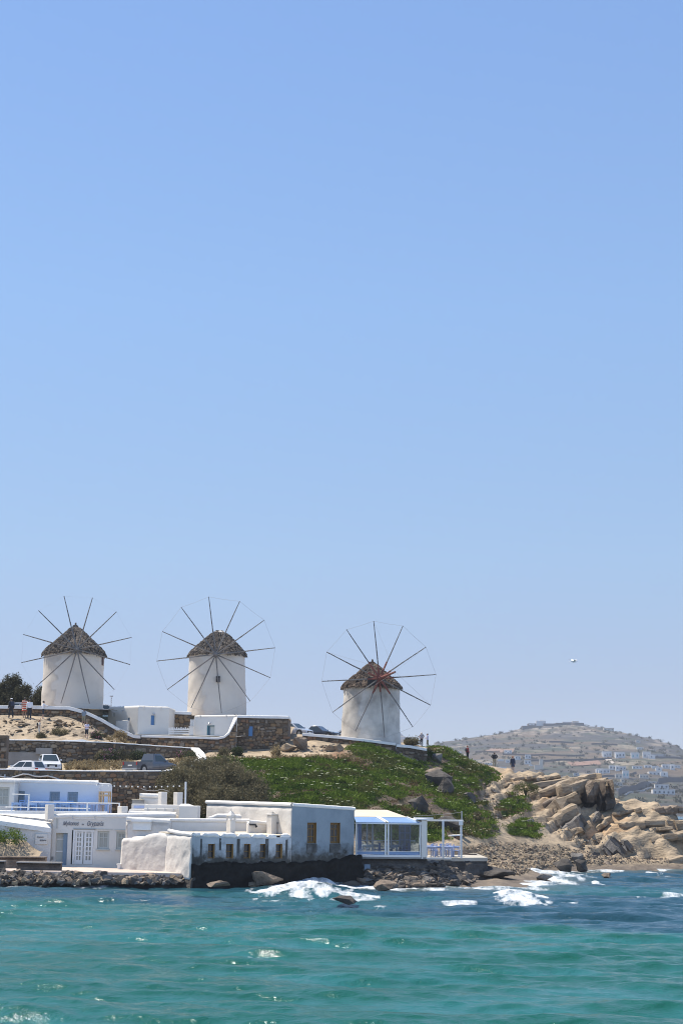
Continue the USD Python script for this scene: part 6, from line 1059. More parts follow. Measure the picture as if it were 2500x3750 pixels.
HS = [(c7, 410, 602, 545, 682, 'leftmost of four white houses in a row high on the far hill', 0, 3, None, (.05, .45, .6, 3)), (c7, 595, 612, 738, 690, 'second of four white houses in a row high on the far hill, cream left wing', 0, 3, None, (.0, .35, .7, 3)), (c7, 825, 617, 942, 698, 'third of four houses in a row high on the far hill, with teal windows', 0, 2, 'teal', None), (c7, 995, 605, 1108, 698, 'rightmost and tallest of four white houses in a row high on the far hill', 0, 2, None, (.6, 1.5, .5, 2)), (c7, 1112, 642, 1330, 668, 'long low white terrace beside the tallest house of the row', 2, 0, None, None),
      (c7, 905, 542, 1000, 572, 'small low house above the row of four on the far hill', 0, 1, None, None), (c7, 1090, 577, 1190, 598, 'pair of low white roofs above the right end of the row of four', 0, 1, None, None), (c7, 512, 803, 655, 862, 'broad white house with low wings below the pale triangular field', 0, 3, None, (.55, .95, .8, 4)), (c7, 660, 817, 752, 868, 'white house joined to the right of the broad house', 0, 2, None, None), (c7, 325, 852, 520, 912, 'long white house with stepped roofs left of the broad house', 0, 4, None, (.1, .5, .7, 4)),
      (c7, 845, 812, 985, 850, 'low white house with a long flat roof in the middle of the far town', 0, 3, None, None), (c7, 1015, 800, 1120, 840, 'low white house with grey shutters right of the flat roofed house', 0, 2, None, None), (c7, 1122, 812, 1220, 842, 'low white annex between two larger houses of the far town', 0, 1, None, None), (c7, 1272, 787, 1448, 848, 'large white house with blue shaded windows at the upper right of the far town', 0, 4, None, (.6, .95, .8, 3)), (c7, 1450, 800, 1530, 835, 'small white house at the right end of the upper far town', 0, 2, None, None), (c7, 1182, 830, 1270, 886, 'white cube house with one dark window under the large house', 0, 1, None, None), (c7, 1082, 892, 1345, 948, 'long white house of two joined blocks under the cube house', 0, 5, None, (.6, 1.0, .9, 3)), (c7, 947, 932, 1075, 984, 'cream house with a low roof left of the long two block house', 1, 3, None, None),
      (c7, 597, 925, 700, 990, 'cream cube house beside the tower like white house', 1, 2, None, None), (c7, 702, 877, 795, 985, 'tall tower like white house with teal windows in the middle of the far town', 0, 2, 'teal', None), (c7, 680, 995, 730, 1045, 'small cream cube below the tower like house', 1, 1, None, None), (c7, 420, 985, 540, 1048, 'unfinished grey brown house shell on the far slope', 2, 4, None, None), (c7, 312, 1027, 440, 1062, 'white house partly behind the dark crag of the headland', 0, 2, None, None), (c7, 582, 1047, 700, 1092, 'low cream house with a wide roof above the coast road', 1, 3, None, None), (c7, 388, 1118, 540, 1184, 'white house with two dark doors just above the headland rocks', 0, 3, None, None), (c7, 542, 1138, 720, 1160, 'low white terrace wall house right of the two door house', 2, 0, None, None), (c7, 1062, 1037, 1222, 1055, 'long low white house above the coast road', 0, 3, None, None),
      (c7, 1168, 1078, 1365, 1135, 'upper storey block of the large two storey house by the coast road', 0, 3, None, None), (c7, 1140, 1150, 1455, 1214, 'broad ground floor with dark arcade openings of the house by the coast road', 0, 5, None, None), (c7, 0, 912, 75, 950, 'pale house beside the rock ridge of the headland', 2, 1, None, None), (c7, 202, 922, 280, 960, 'second pale house beside the rock ridge, above the white one', 2, 1, None, None), (c7, 432, 264, 578, 304, 'tan house on the skyline right of the fort', 1, 3, None, None), (c7, 890, 437, 955, 470, 'small tan house alone under the right skyline of the far hill', 1, 1, None, None),
      (c6, 572, 585, 680, 628, 'white chapel on the left slope of the far hill', 0, 2, None, (.2, .7, .5, 4)), (c6, 870, 648, 955, 704, 'white house with a stepped roof behind the person in the dark dress', 0, 2, None, None), (c6, 725, 668, 805, 715, 'white house with a reddish roof edge behind the ridge walkers', 0, 2, None, None), (c6, 592, 722, 655, 760, 'white house between the two ridge walkers', 0, 1, None, None), (c6, 862, 728, 955, 780, 'white house with a blue shaded front below the stepped roof house', 0, 2, None, None), (c6, 480, 715, 565, 730, 'long low white roof just right of the person in black', 0, 0, None, None), (c6, 372, 826, 604, 868, 'long white wall of a house at the feet of the person in black', 0, 2, None, None), (c6, 292, 767, 398, 784, 'low white roof left of the person in black', 0, 0, None, None), (c6, 1075, 712, 1130, 862, 'tall tan gate tower of the far farm', 1, 0, None, None), (c6, 1000, 795, 1075, 860, 'tan courtyard wall beside the tall tan tower', 1, 0, None, None), (c6, 930, 790, 985, 805, 'tiny white hut left of the tan courtyard', 0, 0, None, None),
      (c5, 1060, 604, 1130, 632, 'upper white house left of the red haired person', 0, 1, None, None), (c5, 972, 612, 1050, 640, 'upper left white house at the foot of the far hill beside the green ridge', 0, 1, None, None), (c5, 1000, 655, 1085, 684, 'lower left white house at the foot of the far hill beside the green ridge', 0, 2, None, None), (c5, 1090, 650, 1165, 690, 'white house nearest to the red haired person', 0, 1, None, None)]
for (cf, x0, y0, x1, y1, label, m, wins, dk, wing) in HS: far_house(*cf(x0, y0), *cf(x1, y1), label, m, wins, far_teal if dk else None, wing)
# fort on the summit
FD = 2150.0; ft_ = lambda px, py, D=FD: at(px, py, D)
T = Thing('fort', 'ruined stone fort with walls and a round bastion on the summit of the far hill', 'fort', ft_(2040, 2665))
def fblk(n, x0, y0, x1, y1, D=FD, dp=14, m=fort_mat, par=None): a, b = ft_(x0, y1, D), ft_(x1, y1, D); zt = ft_((x0 + x1) / 2, y0, D)[2]; return T.part(n, block([a[:2], b[:2], b[:2] + [0, dp], a[:2] + [0, dp]], a[2] - 14, zt, .3, .2), m, par)
for x0, y0, x1, y1 in ((1912, 2659, 1990, 2680), (1934, 2650, 1966, 2668), (1990, 2650, 2036, 2680), (2036, 2648, 2090, 2680), (2088, 2648, 2138, 2682), (2138, 2658, 2150, 2680), (2148, 2663, 2166, 2680)): fblk('wall', x0, y0, x1, y1, FD + rgf.uniform(-6, 6))
c = ft_(2112, 2672, FD - 4); T.part('bastion', lathe([(9.5, -14), (8.8, 5), (8.3, 9.0), (7.5, 9.0), (.5, 8.8)], (c[0], c[1], c[2]), 24), fort_mat, smooth=40)
fblk('building', 1963, 2640, 1998, 2655, FD, 8, far_white[0]); fblk('building', 1975, 2638, 1990, 2645, FD + 2, 6, far_white[0]); fblk('building', 2095, 2641, 2118, 2650, FD, 6, far_white[1]); fblk('building', 2060, 2644, 2098, 2650, FD + 2, 6, far_white[2])
for px in (1941, 1952): a = ft_(px, 2654, FD - 6.5); T.part('window_opening', box(a, (3.0, 1.2, 1.8)), far_white[0])
for px in (2000, 2020, 2055): a = ft_(px, 2663, FD - 7); T.part('window_opening', box(a, (1.2, 1.4, 2.0)), far_dark)
# walls and roads of the hillside
def far_strip(name, label, cat, pts, h, m, wd=1.0, kind=None, world_py=True):
    P_ = []
    for px, py in pts: D = far_D(px, py); P_.append(at(px, py, D))
    P_ = np.array(P_); t = np.linspace(0, 1, 24); q = np.stack([np.interp(t, np.linspace(0, 1, len(P_)), P_[:, k]) for k in range(3)], 1); q[:, 2] = far_zz(q[:, :2]) + .3; up = np.array([0, 0, h]); rings = []
    for p in q: rings.append(np.array([p - [0, 0, 2], p + [0, wd, -2], p + [0, wd, h], p + [0, 0, h]]))
    v, f = loft([r for r in rings]); T = Thing(name, label, cat, q[12], kind=kind); T.part('body', (v, f), m); return T
far_strip('field_wall', 'long dark retaining wall of the coast road climbing across the far shore', 'stone wall', [(2264, 2914), (2310, 2900), (2360, 2884), (2410, 2869), (2440, 2864), (2520, 2862)], 4.0, far_wall, 1.5)
for k, (pts, lab) in enumerate([([(2280, 2916), (2330, 2902), (2385, 2886)], 'pale kerb line below the coast road wall'), ([(1840, 2766), (1960, 2769), (2080, 2771), (2140, 2772)], 'long dark field wall across the middle of the far hill'), ([(1935, 2790), (2040, 2788), (2170, 2786), (2240, 2783)], 'dark field wall above the reddish far fields'), ([(1830, 2756), (1740, 2757)], 'short pale field wall beside the chapel'), ([(2010, 2720), (2100, 2724)], 'upper terrace wall under the fort'), ([(2165, 2728), (2260, 2732)], 'upper terrace wall right of the fort'), ([(2370, 2778), (2440, 2777), (2500, 2782)], 'dark hedge like wall under the tallest house of the row'), ([(2180, 2853), (2250, 2845)], 'slanting wall below the long white house of the far town'), ([(2305, 2842), (2330, 2834)], 'slanting dark wall beside the tower like house')]):
    far_strip('field_wall', lab, 'stone wall', pts, 1.6 if k else .8, far_wall if k else far_white[2], .8)
far_strip('dirt_road', 'pale track winding over the left slope of the far hill', None, [(1735, 2757), (1760, 2756), (1785, 2763), (1812, 2772), (1840, 2773)], .25, far_white[1], 4, 'structure'); far_strip('dirt_road', 'reddish dirt track on the far hill below the fort', None, [(2055, 2734), (2085, 2740), (2100, 2755)], .2, flat('red_earth', (.24, .15, .10), .95), 9, 'structure')
for (pts, c_) in (([(2213, 2783), (2238, 2781), (2248, 2798), (2240, 2800)], (.36, .30, .24)), ([(2075, 2793), (2190, 2788), (2205, 2803), (2090, 2808)], (.20, .115, .075)), ([(1795, 2745), (1890, 2746), (1870, 2760), (1770, 2758)], (.19, .12, .08))):
    Dm = [far_D(*p) for p in pts]; q = np.array([at(p[0], p[1], D) for p, D in zip(pts, Dm)]); n = 12; uu_, vv_ = np.meshgrid(np.linspace(0, 1, n), np.linspace(0, 1, n)); B_ = ((1 - uu_) * (1 - vv_))[..., None] * q[0] + (uu_ * (1 - vv_))[..., None] * q[1] + (uu_ * vv_)[..., None] * q[2] + ((1 - uu_) * vv_)[..., None] * q[3]; B_[..., 2] = far_zz(B_[..., :2]) + .8; v, f, _ = grid(B_[..., 0], B_[..., 1], B_[..., 2]); single('field', (v, f), flat('field_earth_%d' % int(c_[0] * 1000), c_, .95), kind='structure', label='bare earth field on the far hillside')
# ---------------------------------------------------------------- rocks
def rock_mesh(rg, s, flat_=1.0, n=13, rough=.13):
    d = rg.normal(size=(n, 3)); d /= np.linalg.norm(d, axis=1, keepdims=True); p = d * rg.uniform(.78, 1.0, (n, 1)) * np.array(s) * .5; h = trimesh.convex.convex_hull(p); m = trimesh.Trimesh(*trimesh.remesh.subdivide(h.vertices, h.faces)); m = trimesh.Trimesh(*trimesh.remesh.subdivide(m.vertices, m.faces)); v = np.array(m.vertices); k = min(s); v += (fbm(v / k * 2.2 + rg.uniform(0, 50), 3, 5)[:, None] - .5) * v / (np.linalg.norm(v, axis=1, keepdims=True) + 1e-9) * rough * k * 2; return v, np.array(m.faces)
def rot(v, yaw, tilt=0.0, roll=0.0): return v @ trimesh.transformations.euler_matrix(roll, tilt, yaw)[:3, :3].T
rgr = np.random.default_rng(101)
def boulder(px, py, w, h, m, label, z=None, D=None, depth=None, tilt=0.0, name='boulder', group=None, sink=.25):
    """px, py: centre of its foot in the picture, w, h its width and height in metres."""
    p = at(px, py, D) if D else onz(px, py, 0.0 if z is None else z); v, f = rock_mesh(rgr, (w, depth or w * .8, h * (1 + sink))); v = rot(v, rgr.uniform(-.4, .4), tilt, rgr.uniform(-.15, .15)); v = v + [p[0], p[1], p[2] + h * .5 * (1 - sink)]; return single(name, (v, f), m, label, 'boulder', group, smooth=18)
B = [(800, 3256, 1.7, .55, brown_rock, 'flat brown rock at the foot of the sea wall left of the breaking wave', .2), (975, 3236, 2.5, 1.2, brown_rock, 'large brown topped rock leaning on the dark sea wall below the small windows', .35), (640, 3246, 1.2, .4, tan_rock, 'pale low rock at the left foot of the sea wall', .1), (712, 3250, 1.0, .35, tan_rock, 'small pale rock at the corner of the sea wall', .1), (930, 3250, 1.3, .4, tan_rock, 'low tan rock awash beside the breaking wave', .1),
     (1240, 3240, 1.1, .6, black_stone, 'small dark rock in the shaded gap under the big sea house', .1), (1262, 3310, 1.9, .45, black_stone, 'dark rock awash in front of the breaking wave', .15), (1395, 3202, 2.2, 1.2, grey_rock, 'broad flat grey boulder below the glass pavilion', .0), (1360, 3222, 1.2, .8, black_stone, 'dark boulder below the left half of the glass pavilion', .0), (1330, 3236, 1.0, .6, brown_rock, 'brown boulder right of the shaded gap', .0), (1380, 3242, 1.4, .8, brown_rock, 'reddish brown boulder behind the front rock in the surf', .0), (1413, 3262, 2.0, .75, brown_rock, 'front brown rock standing in the surf below the glass pavilion', .1), (1448, 3212, 1.3, 1.0, black_stone, 'dark boulder between the flat grey boulder and the wedge rock', .0), (1515, 3236, 2.3, 1.05, brown_rock, 'wedge shaped brown boulder in the foam below the pavilion end', .1), (1570, 3205, 2.0, 1.1, black_stone, 'dark boulder right below the end of the pavilion base', .0), (1600, 3228, 1.2, .6, grey_rock, 'grey boulder in the foam right of the wedge rock', .05), (1662, 3232, 2.0, .45, tan_rock, 'slanting tan slab at the water below the pergola', .1), (1663, 3245, 1.0, .5, black_stone, 'dark rock at the water below the slanting tan slab', .1), (1726, 3190, 1.7, 1.1, grey_rock, 'leaning grey rock on the beach right of the terrace', .1), (1990, 3222, 1.5, .55, grey_rock, 'rounded pale rock lying alone in the foam off the beach', .1),
     (1800, 3216, 4.4, 1.0, black_stone, 'long flat dark slab at the waterline of the beach', .3), (2062, 3193, 1.9, 1.15, black_stone, 'left one of the big black rocks on the beach', .1), (2124, 3190, 1.8, 1.0, black_stone, 'middle one of the big black rocks on the beach, split in front', .1), (2160, 3168, 2.3, 1.5, black_stone, 'right and largest of the big black rocks on the beach', .3), (2012, 3180, 1.1, .8, black_stone, 'small dark rock left of the big black rocks', .2), (2112, 3160, 1.6, 1.0, grey_rock, 'grey rock behind the big black rocks', .6), (2219, 3178, 1.2, .5, brown_rock, 'small brown rock right of the big black rocks', .2), (2273, 3182, 1.0, .4, black_stone, 'small dark rock on the wet sand at the right', .1), (2222, 3214, 1.2, .35, brown_rock, 'brown rock awash off the black rocks', .05)]
for px, py, w, h, m, lab, z in B: boulder(px, py, w, h, m, lab, z)
for px, py, D, w, h, m, lab in [(1598, 2862, 137.5, 3.2, 2.0, black_stone, 'big dark rock below the right end of the third windmill wall'), (1630, 2892, 135.5, 2.4, 1.5, black_stone, 'tall shaded rock standing in the green slope'), (1590, 2835, 141, 2.2, 1.0, brown_rock, 'brown rock just under the wall end'), (1708, 2905, 138.5, 1.5, .9, tan_rock, 'small pale topped rock low on the green slope'), (1716, 2925, 137.5, 1.6, 1.2, black_stone, 'small dark rock under the pale topped rock'), (1603, 2788, 148, 1.6, .8, grey_rock, 'grey rock high on the green ridge'), (1530, 3002, 124, 2.2, 1.6, black_stone, 'dark rock behind the pergola at the foot of the slope'), (1640, 3035, 123, 2.4, 1.2, black_stone, 'dark rock at the slope foot behind the right pergola post'), (1102, 2738, 143.6, 1.9, 1.5, brown_rock, 'dark hollowed boulder in the rock pile left of the third windmill'), (1060, 2752, 143.4, 2.0, .9, tan_rock, 'pale boulder in the rock pile beside the stone hut shadow'), (1205, 2748, 143.2, 1.6, .8, tan_rock, 'tan rock under the wall left of the third windmill'), (1240, 2750, 143.0, 1.5, .7, tan_rock, 'jagged tan rock nearest the green slope under the windmill wall')]:
    p = at(px, py, D); v, f = rock_mesh(rgr, (w, w * .8, h * 1.5)); v = rot(v, rgr.uniform(-.5, .5), rgr.uniform(-.2, .1)) + [p[0], p[1], float(ground_z(p[:2])) + h * .3]; single('boulder', (v, f), m, lab, 'boulder', smooth=18)
# loose rubble: nobody could count it
def rubble(name, label, polys, n, size, mats, seed, zlim=None, dens=None, f=None, parent_z=None, D0=95, D1=170, flat_=1.0, off=(0, 0, 0)):
    rg = np.random.default_rng(seed); protos = [rock_mesh(rg, (1, .85, .7), n=11, rough=.1) for _ in range(5)]; mbs = [MB() for _ in mats]; cnt = 0; tries = 0
    P = [Polygon(p) for p in polys]; wts = np.array([p.area for p in P]); wts /= wts.sum()
    while cnt < n and tries < n * 6:
        tries += 1; p = P[rg.choice(len(P), p=wts)]; x0, y0, x1, y1 = p.bounds; q = rg.uniform((x0, y0), (x1, y1))
        if not shapely.contains_xy(p, *q): continue
        if f is None: g_ = drop(q[0], q[1], D0, D1)
        else:
            D = np.arange(D0, D1, .1); d = ray(*q); Qd = EYE + d * (D / d[1])[:, None]; k = np.nonzero(Qd[:, 2] <= f(Qd[:, :2]))[0]
            if not len(k): continue
            g_ = Qd[k[0]]
        s = size[0] * (size[1] / size[0]) ** (rg.random() ** 1.8); v, fc_ = protos[rg.integers(5)]; v = rot(v * s * rg.uniform(.7, 1.3, 3) * np.array([1, 1, flat_]), rg.uniform(0, 6.28), rg.uniform(-.3, .3), rg.uniform(-.3, .3)); mbs[rg.choice(len(mats))].add((v + g_ + np.array(off) * (1 if g_[2] > .15 else .5) + [0, 0, s * .12], fc_)); cnt += 1
    for mb, m in zip(mbs, mats):
        if mb.v: single(name, mb, m, label, kind='stuff')
def rmesh_lo(): pass
_rm = rock_mesh
def rock_mesh_lo(rg, s, **k):
    d = rg.normal(size=(11, 3)); d /= np.linalg.norm(d, axis=1, keepdims=True); h = trimesh.convex.convex_hull(d * rg.uniform(.7, 1.0, (11, 1)) * np.array(s) * .5); return np.array(h.vertices), np.array(h.faces)
rock_mesh = lambda rg, s, n=11, rough=.1, **k: rock_mesh_lo(rg, s)
rubble('beach_stones', 'grey tan stones strewn over the beach', [[(1700, 3105), (1820, 3085), (2050, 3098), (2150, 3130), (2330, 3142), (2540, 3148), (2540, 3162), (2180, 3165), (1990, 3180), (1900, 3205), (1830, 3215), (1750, 3228), (1700, 3195), (1660, 3175), (1650, 3140)]], 3000, (.12, .5), [tan_rock, tan_rock, brown_rock], 111)
rubble('shore_rubble', 'dark brown rubble between the terrace and the water', [[(1320, 3165), (1700, 3145), (1770, 3180), (1760, 3216), (1720, 3240), (1560, 3252), (1480, 3256), (1330, 3250)]], 1700, (.22, 1.3), [brown_rock, black_stone, black_stone, grey_rock, brown_rock], 112, D0=96, flat_=.75)
rubble('quay_rubble', 'dark broken rocks along the foot of the quay', [[(-40, 3200), (230, 3203), (430, 3210), (680, 3214), (680, 3240), (-40, 3236)]], 620, (.22, 1.0), [brown_rock, black_stone, grey_rock, tan_rock, black_stone], 113, f=lambda q: (q[:, 1] - 96.5) * .34, D0=94, D1=110)
rubble('rock_chips', 'stones lying on the path and at the foot of the crag', [[(1745, 2870), (1800, 2850), (1830, 2960), (1830, 3060), (1800, 3066), (1790, 2990)], [(1990, 3020), (2060, 3070), (2140, 3120), (2330, 3135), (2330, 3100), (2150, 3060), (2060, 3000)], [(1040, 2725), (1300, 2738), (1300, 2755), (1000, 2760)]], 500, (.15, .7), [tan_rock, tan_rock, grey_rock], 114)
rubble('slope_stones', 'ledges and stones on the sandy slope under the first windmill', [[(-40, 2630), (420, 2650), (430, 2705), (-40, 2690)]], 230, (.2, 1.1), [tan_rock, tan_rock, tan_rock], 115, f=slope_z, D0=134, D1=146, flat_=.55)
rock_mesh = _rm
def bed_block(rg, w, d, h):
    """A broken piece of rock bed: flat top and bottom, sharp jagged ends, front split into steps."""
    n = 9; t = np.sort(rg.uniform(0, 1, n)); t[0], t[-1] = 0, 1; mb = []; x = (t - .5) * w
    front = -d / 2 + rg.uniform(0, d * .28, n); back = np.full(n, d / 2); top = h / 2 + rg.uniform(-.22, .05, n) * h; bot = -h / 2 + rg.uniform(-.1, .25, n) * h; mid = front - rg.uniform(-.12, .25, n) * h
    rings = [np.array([[x[i], front[i] + .25 * h, bot[i]], [x[i], mid[i], bot[i] * .35], [x[i], front[i], top[i] * .55], [x[i], front[i] + .10 * h, top[i]], [x[i], back[i], top[i] + .05 * h], [x[i], back[i], bot[i]]]) + [rg.normal(0, .05 * w / n), 0, 0] for i in range(n)]
    k = 6; v = np.vstack(rings); f = []
    for i in range(n - 1):
        for j in range(k): j2 = (j + 1) % k; a, b, c, e = i * k + j, i * k + j2, (i + 1) * k + j2, (i + 1) * k + j; f += [[a, c, b], [a, e, c]]
    e = (n - 1) * k
    for j in range(1, k - 1): f += [[0, j, j + 1], [e, e + j + 1, e + j]]
    f = np.array(f); vol = np.einsum('ij,ij->i', v[f[:, 0]], np.cross(v[f[:, 1]], v[f[:, 2]])).sum(); return v, f if vol > 0 else f[:, ::-1]
# slabs of the crag: tilted beds
hl_path = '/World/headland'
def slab(px, py, w, h, d, tilt, yaw, m=tan_rock, dz=0.0, D=None, n=14):
    p = drop(px, py, 120, 172) if D is None else at(px, py, D); v, f = bed_block(rgr, w, d, h); v = rot(v, yaw, -tilt) + p + [0, 0, dz - .18 * h]; path = numbered('/World/rock_slab'); return v, f, m
SL = []
# the jutting crag: thick beds dipping to the left, their broken ends overhanging to the right
for (px, py, D, w, h, d, tl, yw, m) in [(2060, 2862, 153.5, 7.5, .8, 4, .16, .05, tan_rock), (2125, 2876, 150.2, 5.2, 1.3, 6.5, .16, .0, tan_rock), (2172, 2885, 149.4, 2.4, 1.9, 6.0, .10, .15, brown_rock), (2100, 2905, 150.2, 4.2, 1.0, 5.5, .34, .0, brown_rock), (2192, 2922, 149.6, 1.5, 1.6, 4.5, .1, .25, black_stone), (2010, 2895, 150.8, 5.0, 1.1, 3, .36, .0, tan_rock), (2040, 2948, 147.0, 4.4, 1.5, 3.4, .50, -.05, tan_rock), (2075, 2930, 148.4, 2.6, .8, 3, .62, .0, brown_rock), (2036, 2998, 144.6, 4.6, 1.7, 2.6, .46, .05, tan_rock), (2092, 3030, 143.2, 3.0, 1.5, 2.4, .62, .0, grey_rock),
    (2120, 2975, 150.0, 4.6, .8, 2.4, .80, .0, black_stone), (2142, 2960, 150.4, 4.4, .6, 2.2, .95, .0, black_stone), (2165, 2985, 149.0, 4.0, .7, 2.2, .85, .05, black_stone), (2186, 2965, 149.6, 3.4, .8, 2.0, 1.05, .1, black_stone), (2150, 3022, 146.0, 3.4, .6, 1.8, .78, .0, grey_rock), (2180, 3040, 145.0, 3.0, .55, 1.6, .72, .1, tan_rock), (2120, 3052, 143.0, 2.4, .6, 1.6, .7, .0, tan_rock), (2206, 3020, 146.0, 2.0, .9, 1.6, .6, .1, tan_rock), (2066, 3056, 142.2, 3.2, .8, 2.2, .36, .1, tan_rock)]:  # black beds here also carry the deep shade of the cleft in their colour
    SL.append(slab(px, py, w, h, d, tl, yw, m, D=D))
for (px, py, w, h, d, tl, yw, m) in [(2342, 3016, 4.4, .7, 2.6, .08, .1, tan_rock), (2290, 2972, 2.8, .5, 2, .18, .0, tan_rock), (2440, 2965, 2.8, .8, 2.2, .1, .2, brown_rock), (2470, 3020, 2.6, 1.5, 2, .15, .2, tan_rock), (2450, 3062, 4.2, .7, 2.4, .16, .1, tan_rock), (2235, 3095, 1.6, 1.6, 1.6, .75, .1, grey_rock), (2262, 3108, 1.3, 1.5, 1.5, .8, .1, grey_rock), (2285, 3098, 1.2, 1.4, 1.4, .65, .1, grey_rock), (2470, 3152, 5.6, .8, 2, .18, .05, tan_rock), (1985, 2852, 3.4, .45, 2.4, .16, .1, tan_rock), (1915, 2850, 2.4, .4, 2.2, .14, .1, tan_rock), (1965, 2910, 2.2, .5, 2, .30, .1, tan_rock), (1990, 2945, 2.6, .7, 2, .40, .1, brown_rock), (1920, 3012, 1.6, .5, 1.6, .3, .1, grey_rock), (2410, 3034, 2.2, .5, 2, .12, .1, tan_rock), (1850, 2875, 1.4, .35, 1.6, .25, .1, tan_rock)]:
    SL.append(slab(px, py, w, h, d, tl, yw, m))
hx = Thing('rock_outcrop', 'tan crag of tilted rock beds with a shaded cleft near the end of the headland', 'rock outcrop', drop(2120, 2960, 120, 172))
for v, f, m in SL: hx.part('slab', (v, f), m, smooth=20)

# ---------------------------------------------------------------- plants
def leaf_mat(name, c1, c2, tr=.25):
    return usdkit.material(stage, L + name, {'g': ('geometry', {}), 'n': ('noise_texture', {'scale': 1.1, 'detail': 4.0}), 'r': ('rgb_ramp', {'ramp': [(.32, c1), (.68, c2)]}), 'p': ('principled_bsdf', {'roughness': .7, 'specular_ior_level': .2}), 't': ('translucent_bsdf', {}), 'x': ('mix_closure', {'fac': tr})},
        [('g.position', 'n.vector'), ('n.fac', 'r.fac'), ('r.color', 'p.base_color'), ('r.color', 't.color'), ('p.BSDF', 'x.closure1'), ('t.BSDF', 'x.closure2')], surface='x.closure')
olive_leaf = leaf_mat('tamarisk_leaves', (.095, .082, .040), (.21, .18, .098)); dark_leaf = leaf_mat('dark_shrub_leaves', (.045, .044, .022), (.10, .095, .053)); ice_g = [leaf_mat('iceplant_green', (.058, .105, .005), (.135, .19, .018)), leaf_mat('iceplant_dark', (.030, .062, .004), (.075, .122, .010)), leaf_mat('iceplant_yellowish', (.06, .075, .015), (.12, .125, .03)), leaf_mat('iceplant_rusty', (.09, .062, .028), (.16, .11, .05))]; dry_grass = leaf_mat('dry_grass', (.24, .18, .09), (.36, .285, .16)); oleander_g = leaf_mat('oleander_leaves', (.03, .045, .015), (.07, .085, .03)); pink = flat('pink_blossom', (.42, .16, .25), .9); bark = mat('bark', [(.05, .04, .03), (.10, .08, .06)], 4, 5, .95, .5)
flower_mat = flat('pale_blossom', (.75, .76, .50), .9)
def tufts(rg, centers, n, spread, size, up=.3):
    """Leaf-sized quads spread through clumps; returns vertices, triangles."""
    N = len(centers) * n; c = np.repeat(np.asarray(centers), n, 0) + rg.normal(size=(N, 3)) * np.repeat(np.broadcast_to(spread, (len(centers),)), n)[:, None] * .5; d = rg.normal(size=(N, 3)); d[:, 2] += up; d /= np.linalg.norm(d, axis=1, keepdims=True); e = np.cross(d, rg.normal(size=(N, 3))); e /= np.linalg.norm(e, axis=1, keepdims=True); s = size * rg.uniform(.6, 1.4, (N, 1))
    v = np.stack([c - e * s * .22, c + d * s * .5 - e * s * .0 + e * s * .25, c + d * s, c + d * s * .5 - e * s * .25], 1).reshape(-1, 3); i = np.arange(N)[:, None] * 4; return v, np.vstack([i + [0, 1, 2], i + [0, 2, 3]])
def shrub(name, label, cat, base, blobs, leaf, n_clump, n_leaf, clump, size, seed, trunk=True, blossom=None):
    """blobs: (centre, radii) ellipsoids that the crown fills unevenly."""
    rg = np.random.default_rng(seed); T = Thing(name, label, cat, base); cs = []; w = np.array([r[0] * r[2] for c, r in blobs]); w /= w.sum()
    for _ in range(n_clump): c, r = blobs[rg.choice(len(blobs), p=w)]; d = rg.normal(size=3); d /= np.linalg.norm(d); cs.append(np.array(c) + d * np.array(r) * rg.uniform(.45, 1.02) ** .6)
    cs = np.array(cs); T.part('crown', tufts(rg, cs, n_leaf, rg.uniform(.6, 1.3, len(cs)) * clump, size, .5), leaf)
    if blossom: k = rg.choice(len(cs), len(cs) // 2); T.part('blossom', tufts(rg, cs[k] + [0, -.05, clump * .35], 7, clump * .8, size * .9), blossom)
    if trunk:
        mb = MB()
        for c, r in blobs: top = np.array(c) + [0, 0, -.1 * r[2]]; m_ = (np.array(base) + top) / 2 + rg.normal(0, .15, 3); mb.tube([np.array(base) - [0, 0, .3], m_, top], [.10 + .05 * r[2], .07 + .02 * r[2], .04], 6)
        T.part('trunk', mb, bark)
    return T
def blob(px, py, D, rx, rz, ry=None): return (at(px, py, D), (rx, ry or rx * .8, rz))
shrub('tamarisk_bush', 'huge olive brown tamarisk bush behind the low roofs, below the long stone wall', 'bush', at(800, 2985, 121.5), [blob(650, 2880, 121.0, 1.6, 1.5), blob(655, 2930, 119.5, 1.5, 1.3), blob(715, 2845, 123, 1.7, 1.5), blob(745, 2900, 120.5, 1.9, 1.7), blob(810, 2830, 124, 1.8, 1.2), blob(850, 2880, 121.5, 1.9, 1.6), blob(900, 2900, 121, 1.7, 1.5), blob(930, 2935, 120, 1.3, 1.0), blob(790, 2935, 118.8, 1.8, 1.2), blob(880, 2945, 119.2, 1.6, 1.0)], olive_leaf, 2600, 34, .42, .15, 201)
shrub('tree', 'dark feathery tree at the left edge, behind the people on the hilltop', 'tree', at(40, 2600, 153), [blob(0, 2548, 153, .9, 1.2), blob(30, 2516, 153, .7, 1.0), blob(58, 2500, 153.3, .5, .7), blob(70, 2552, 152.6, .9, .95), blob(97, 2530, 153, .45, .65), blob(20, 2575, 152.6, 1.5, .9), blob(90, 2570, 152.5, .9, .7)], dark_leaf, 900, 30, .34, .15, 202)
shrub('tree', 'small dark tree touching the left edge of the first windmill', 'tree', at(140, 2600, 155), [blob(148, 2545, 155, .6, .9), blob(140, 2570, 154.6, .8, .8), blob(122, 2582, 154.6, .7, .5)], dark_leaf, 330, 28, .30, .14, 203)
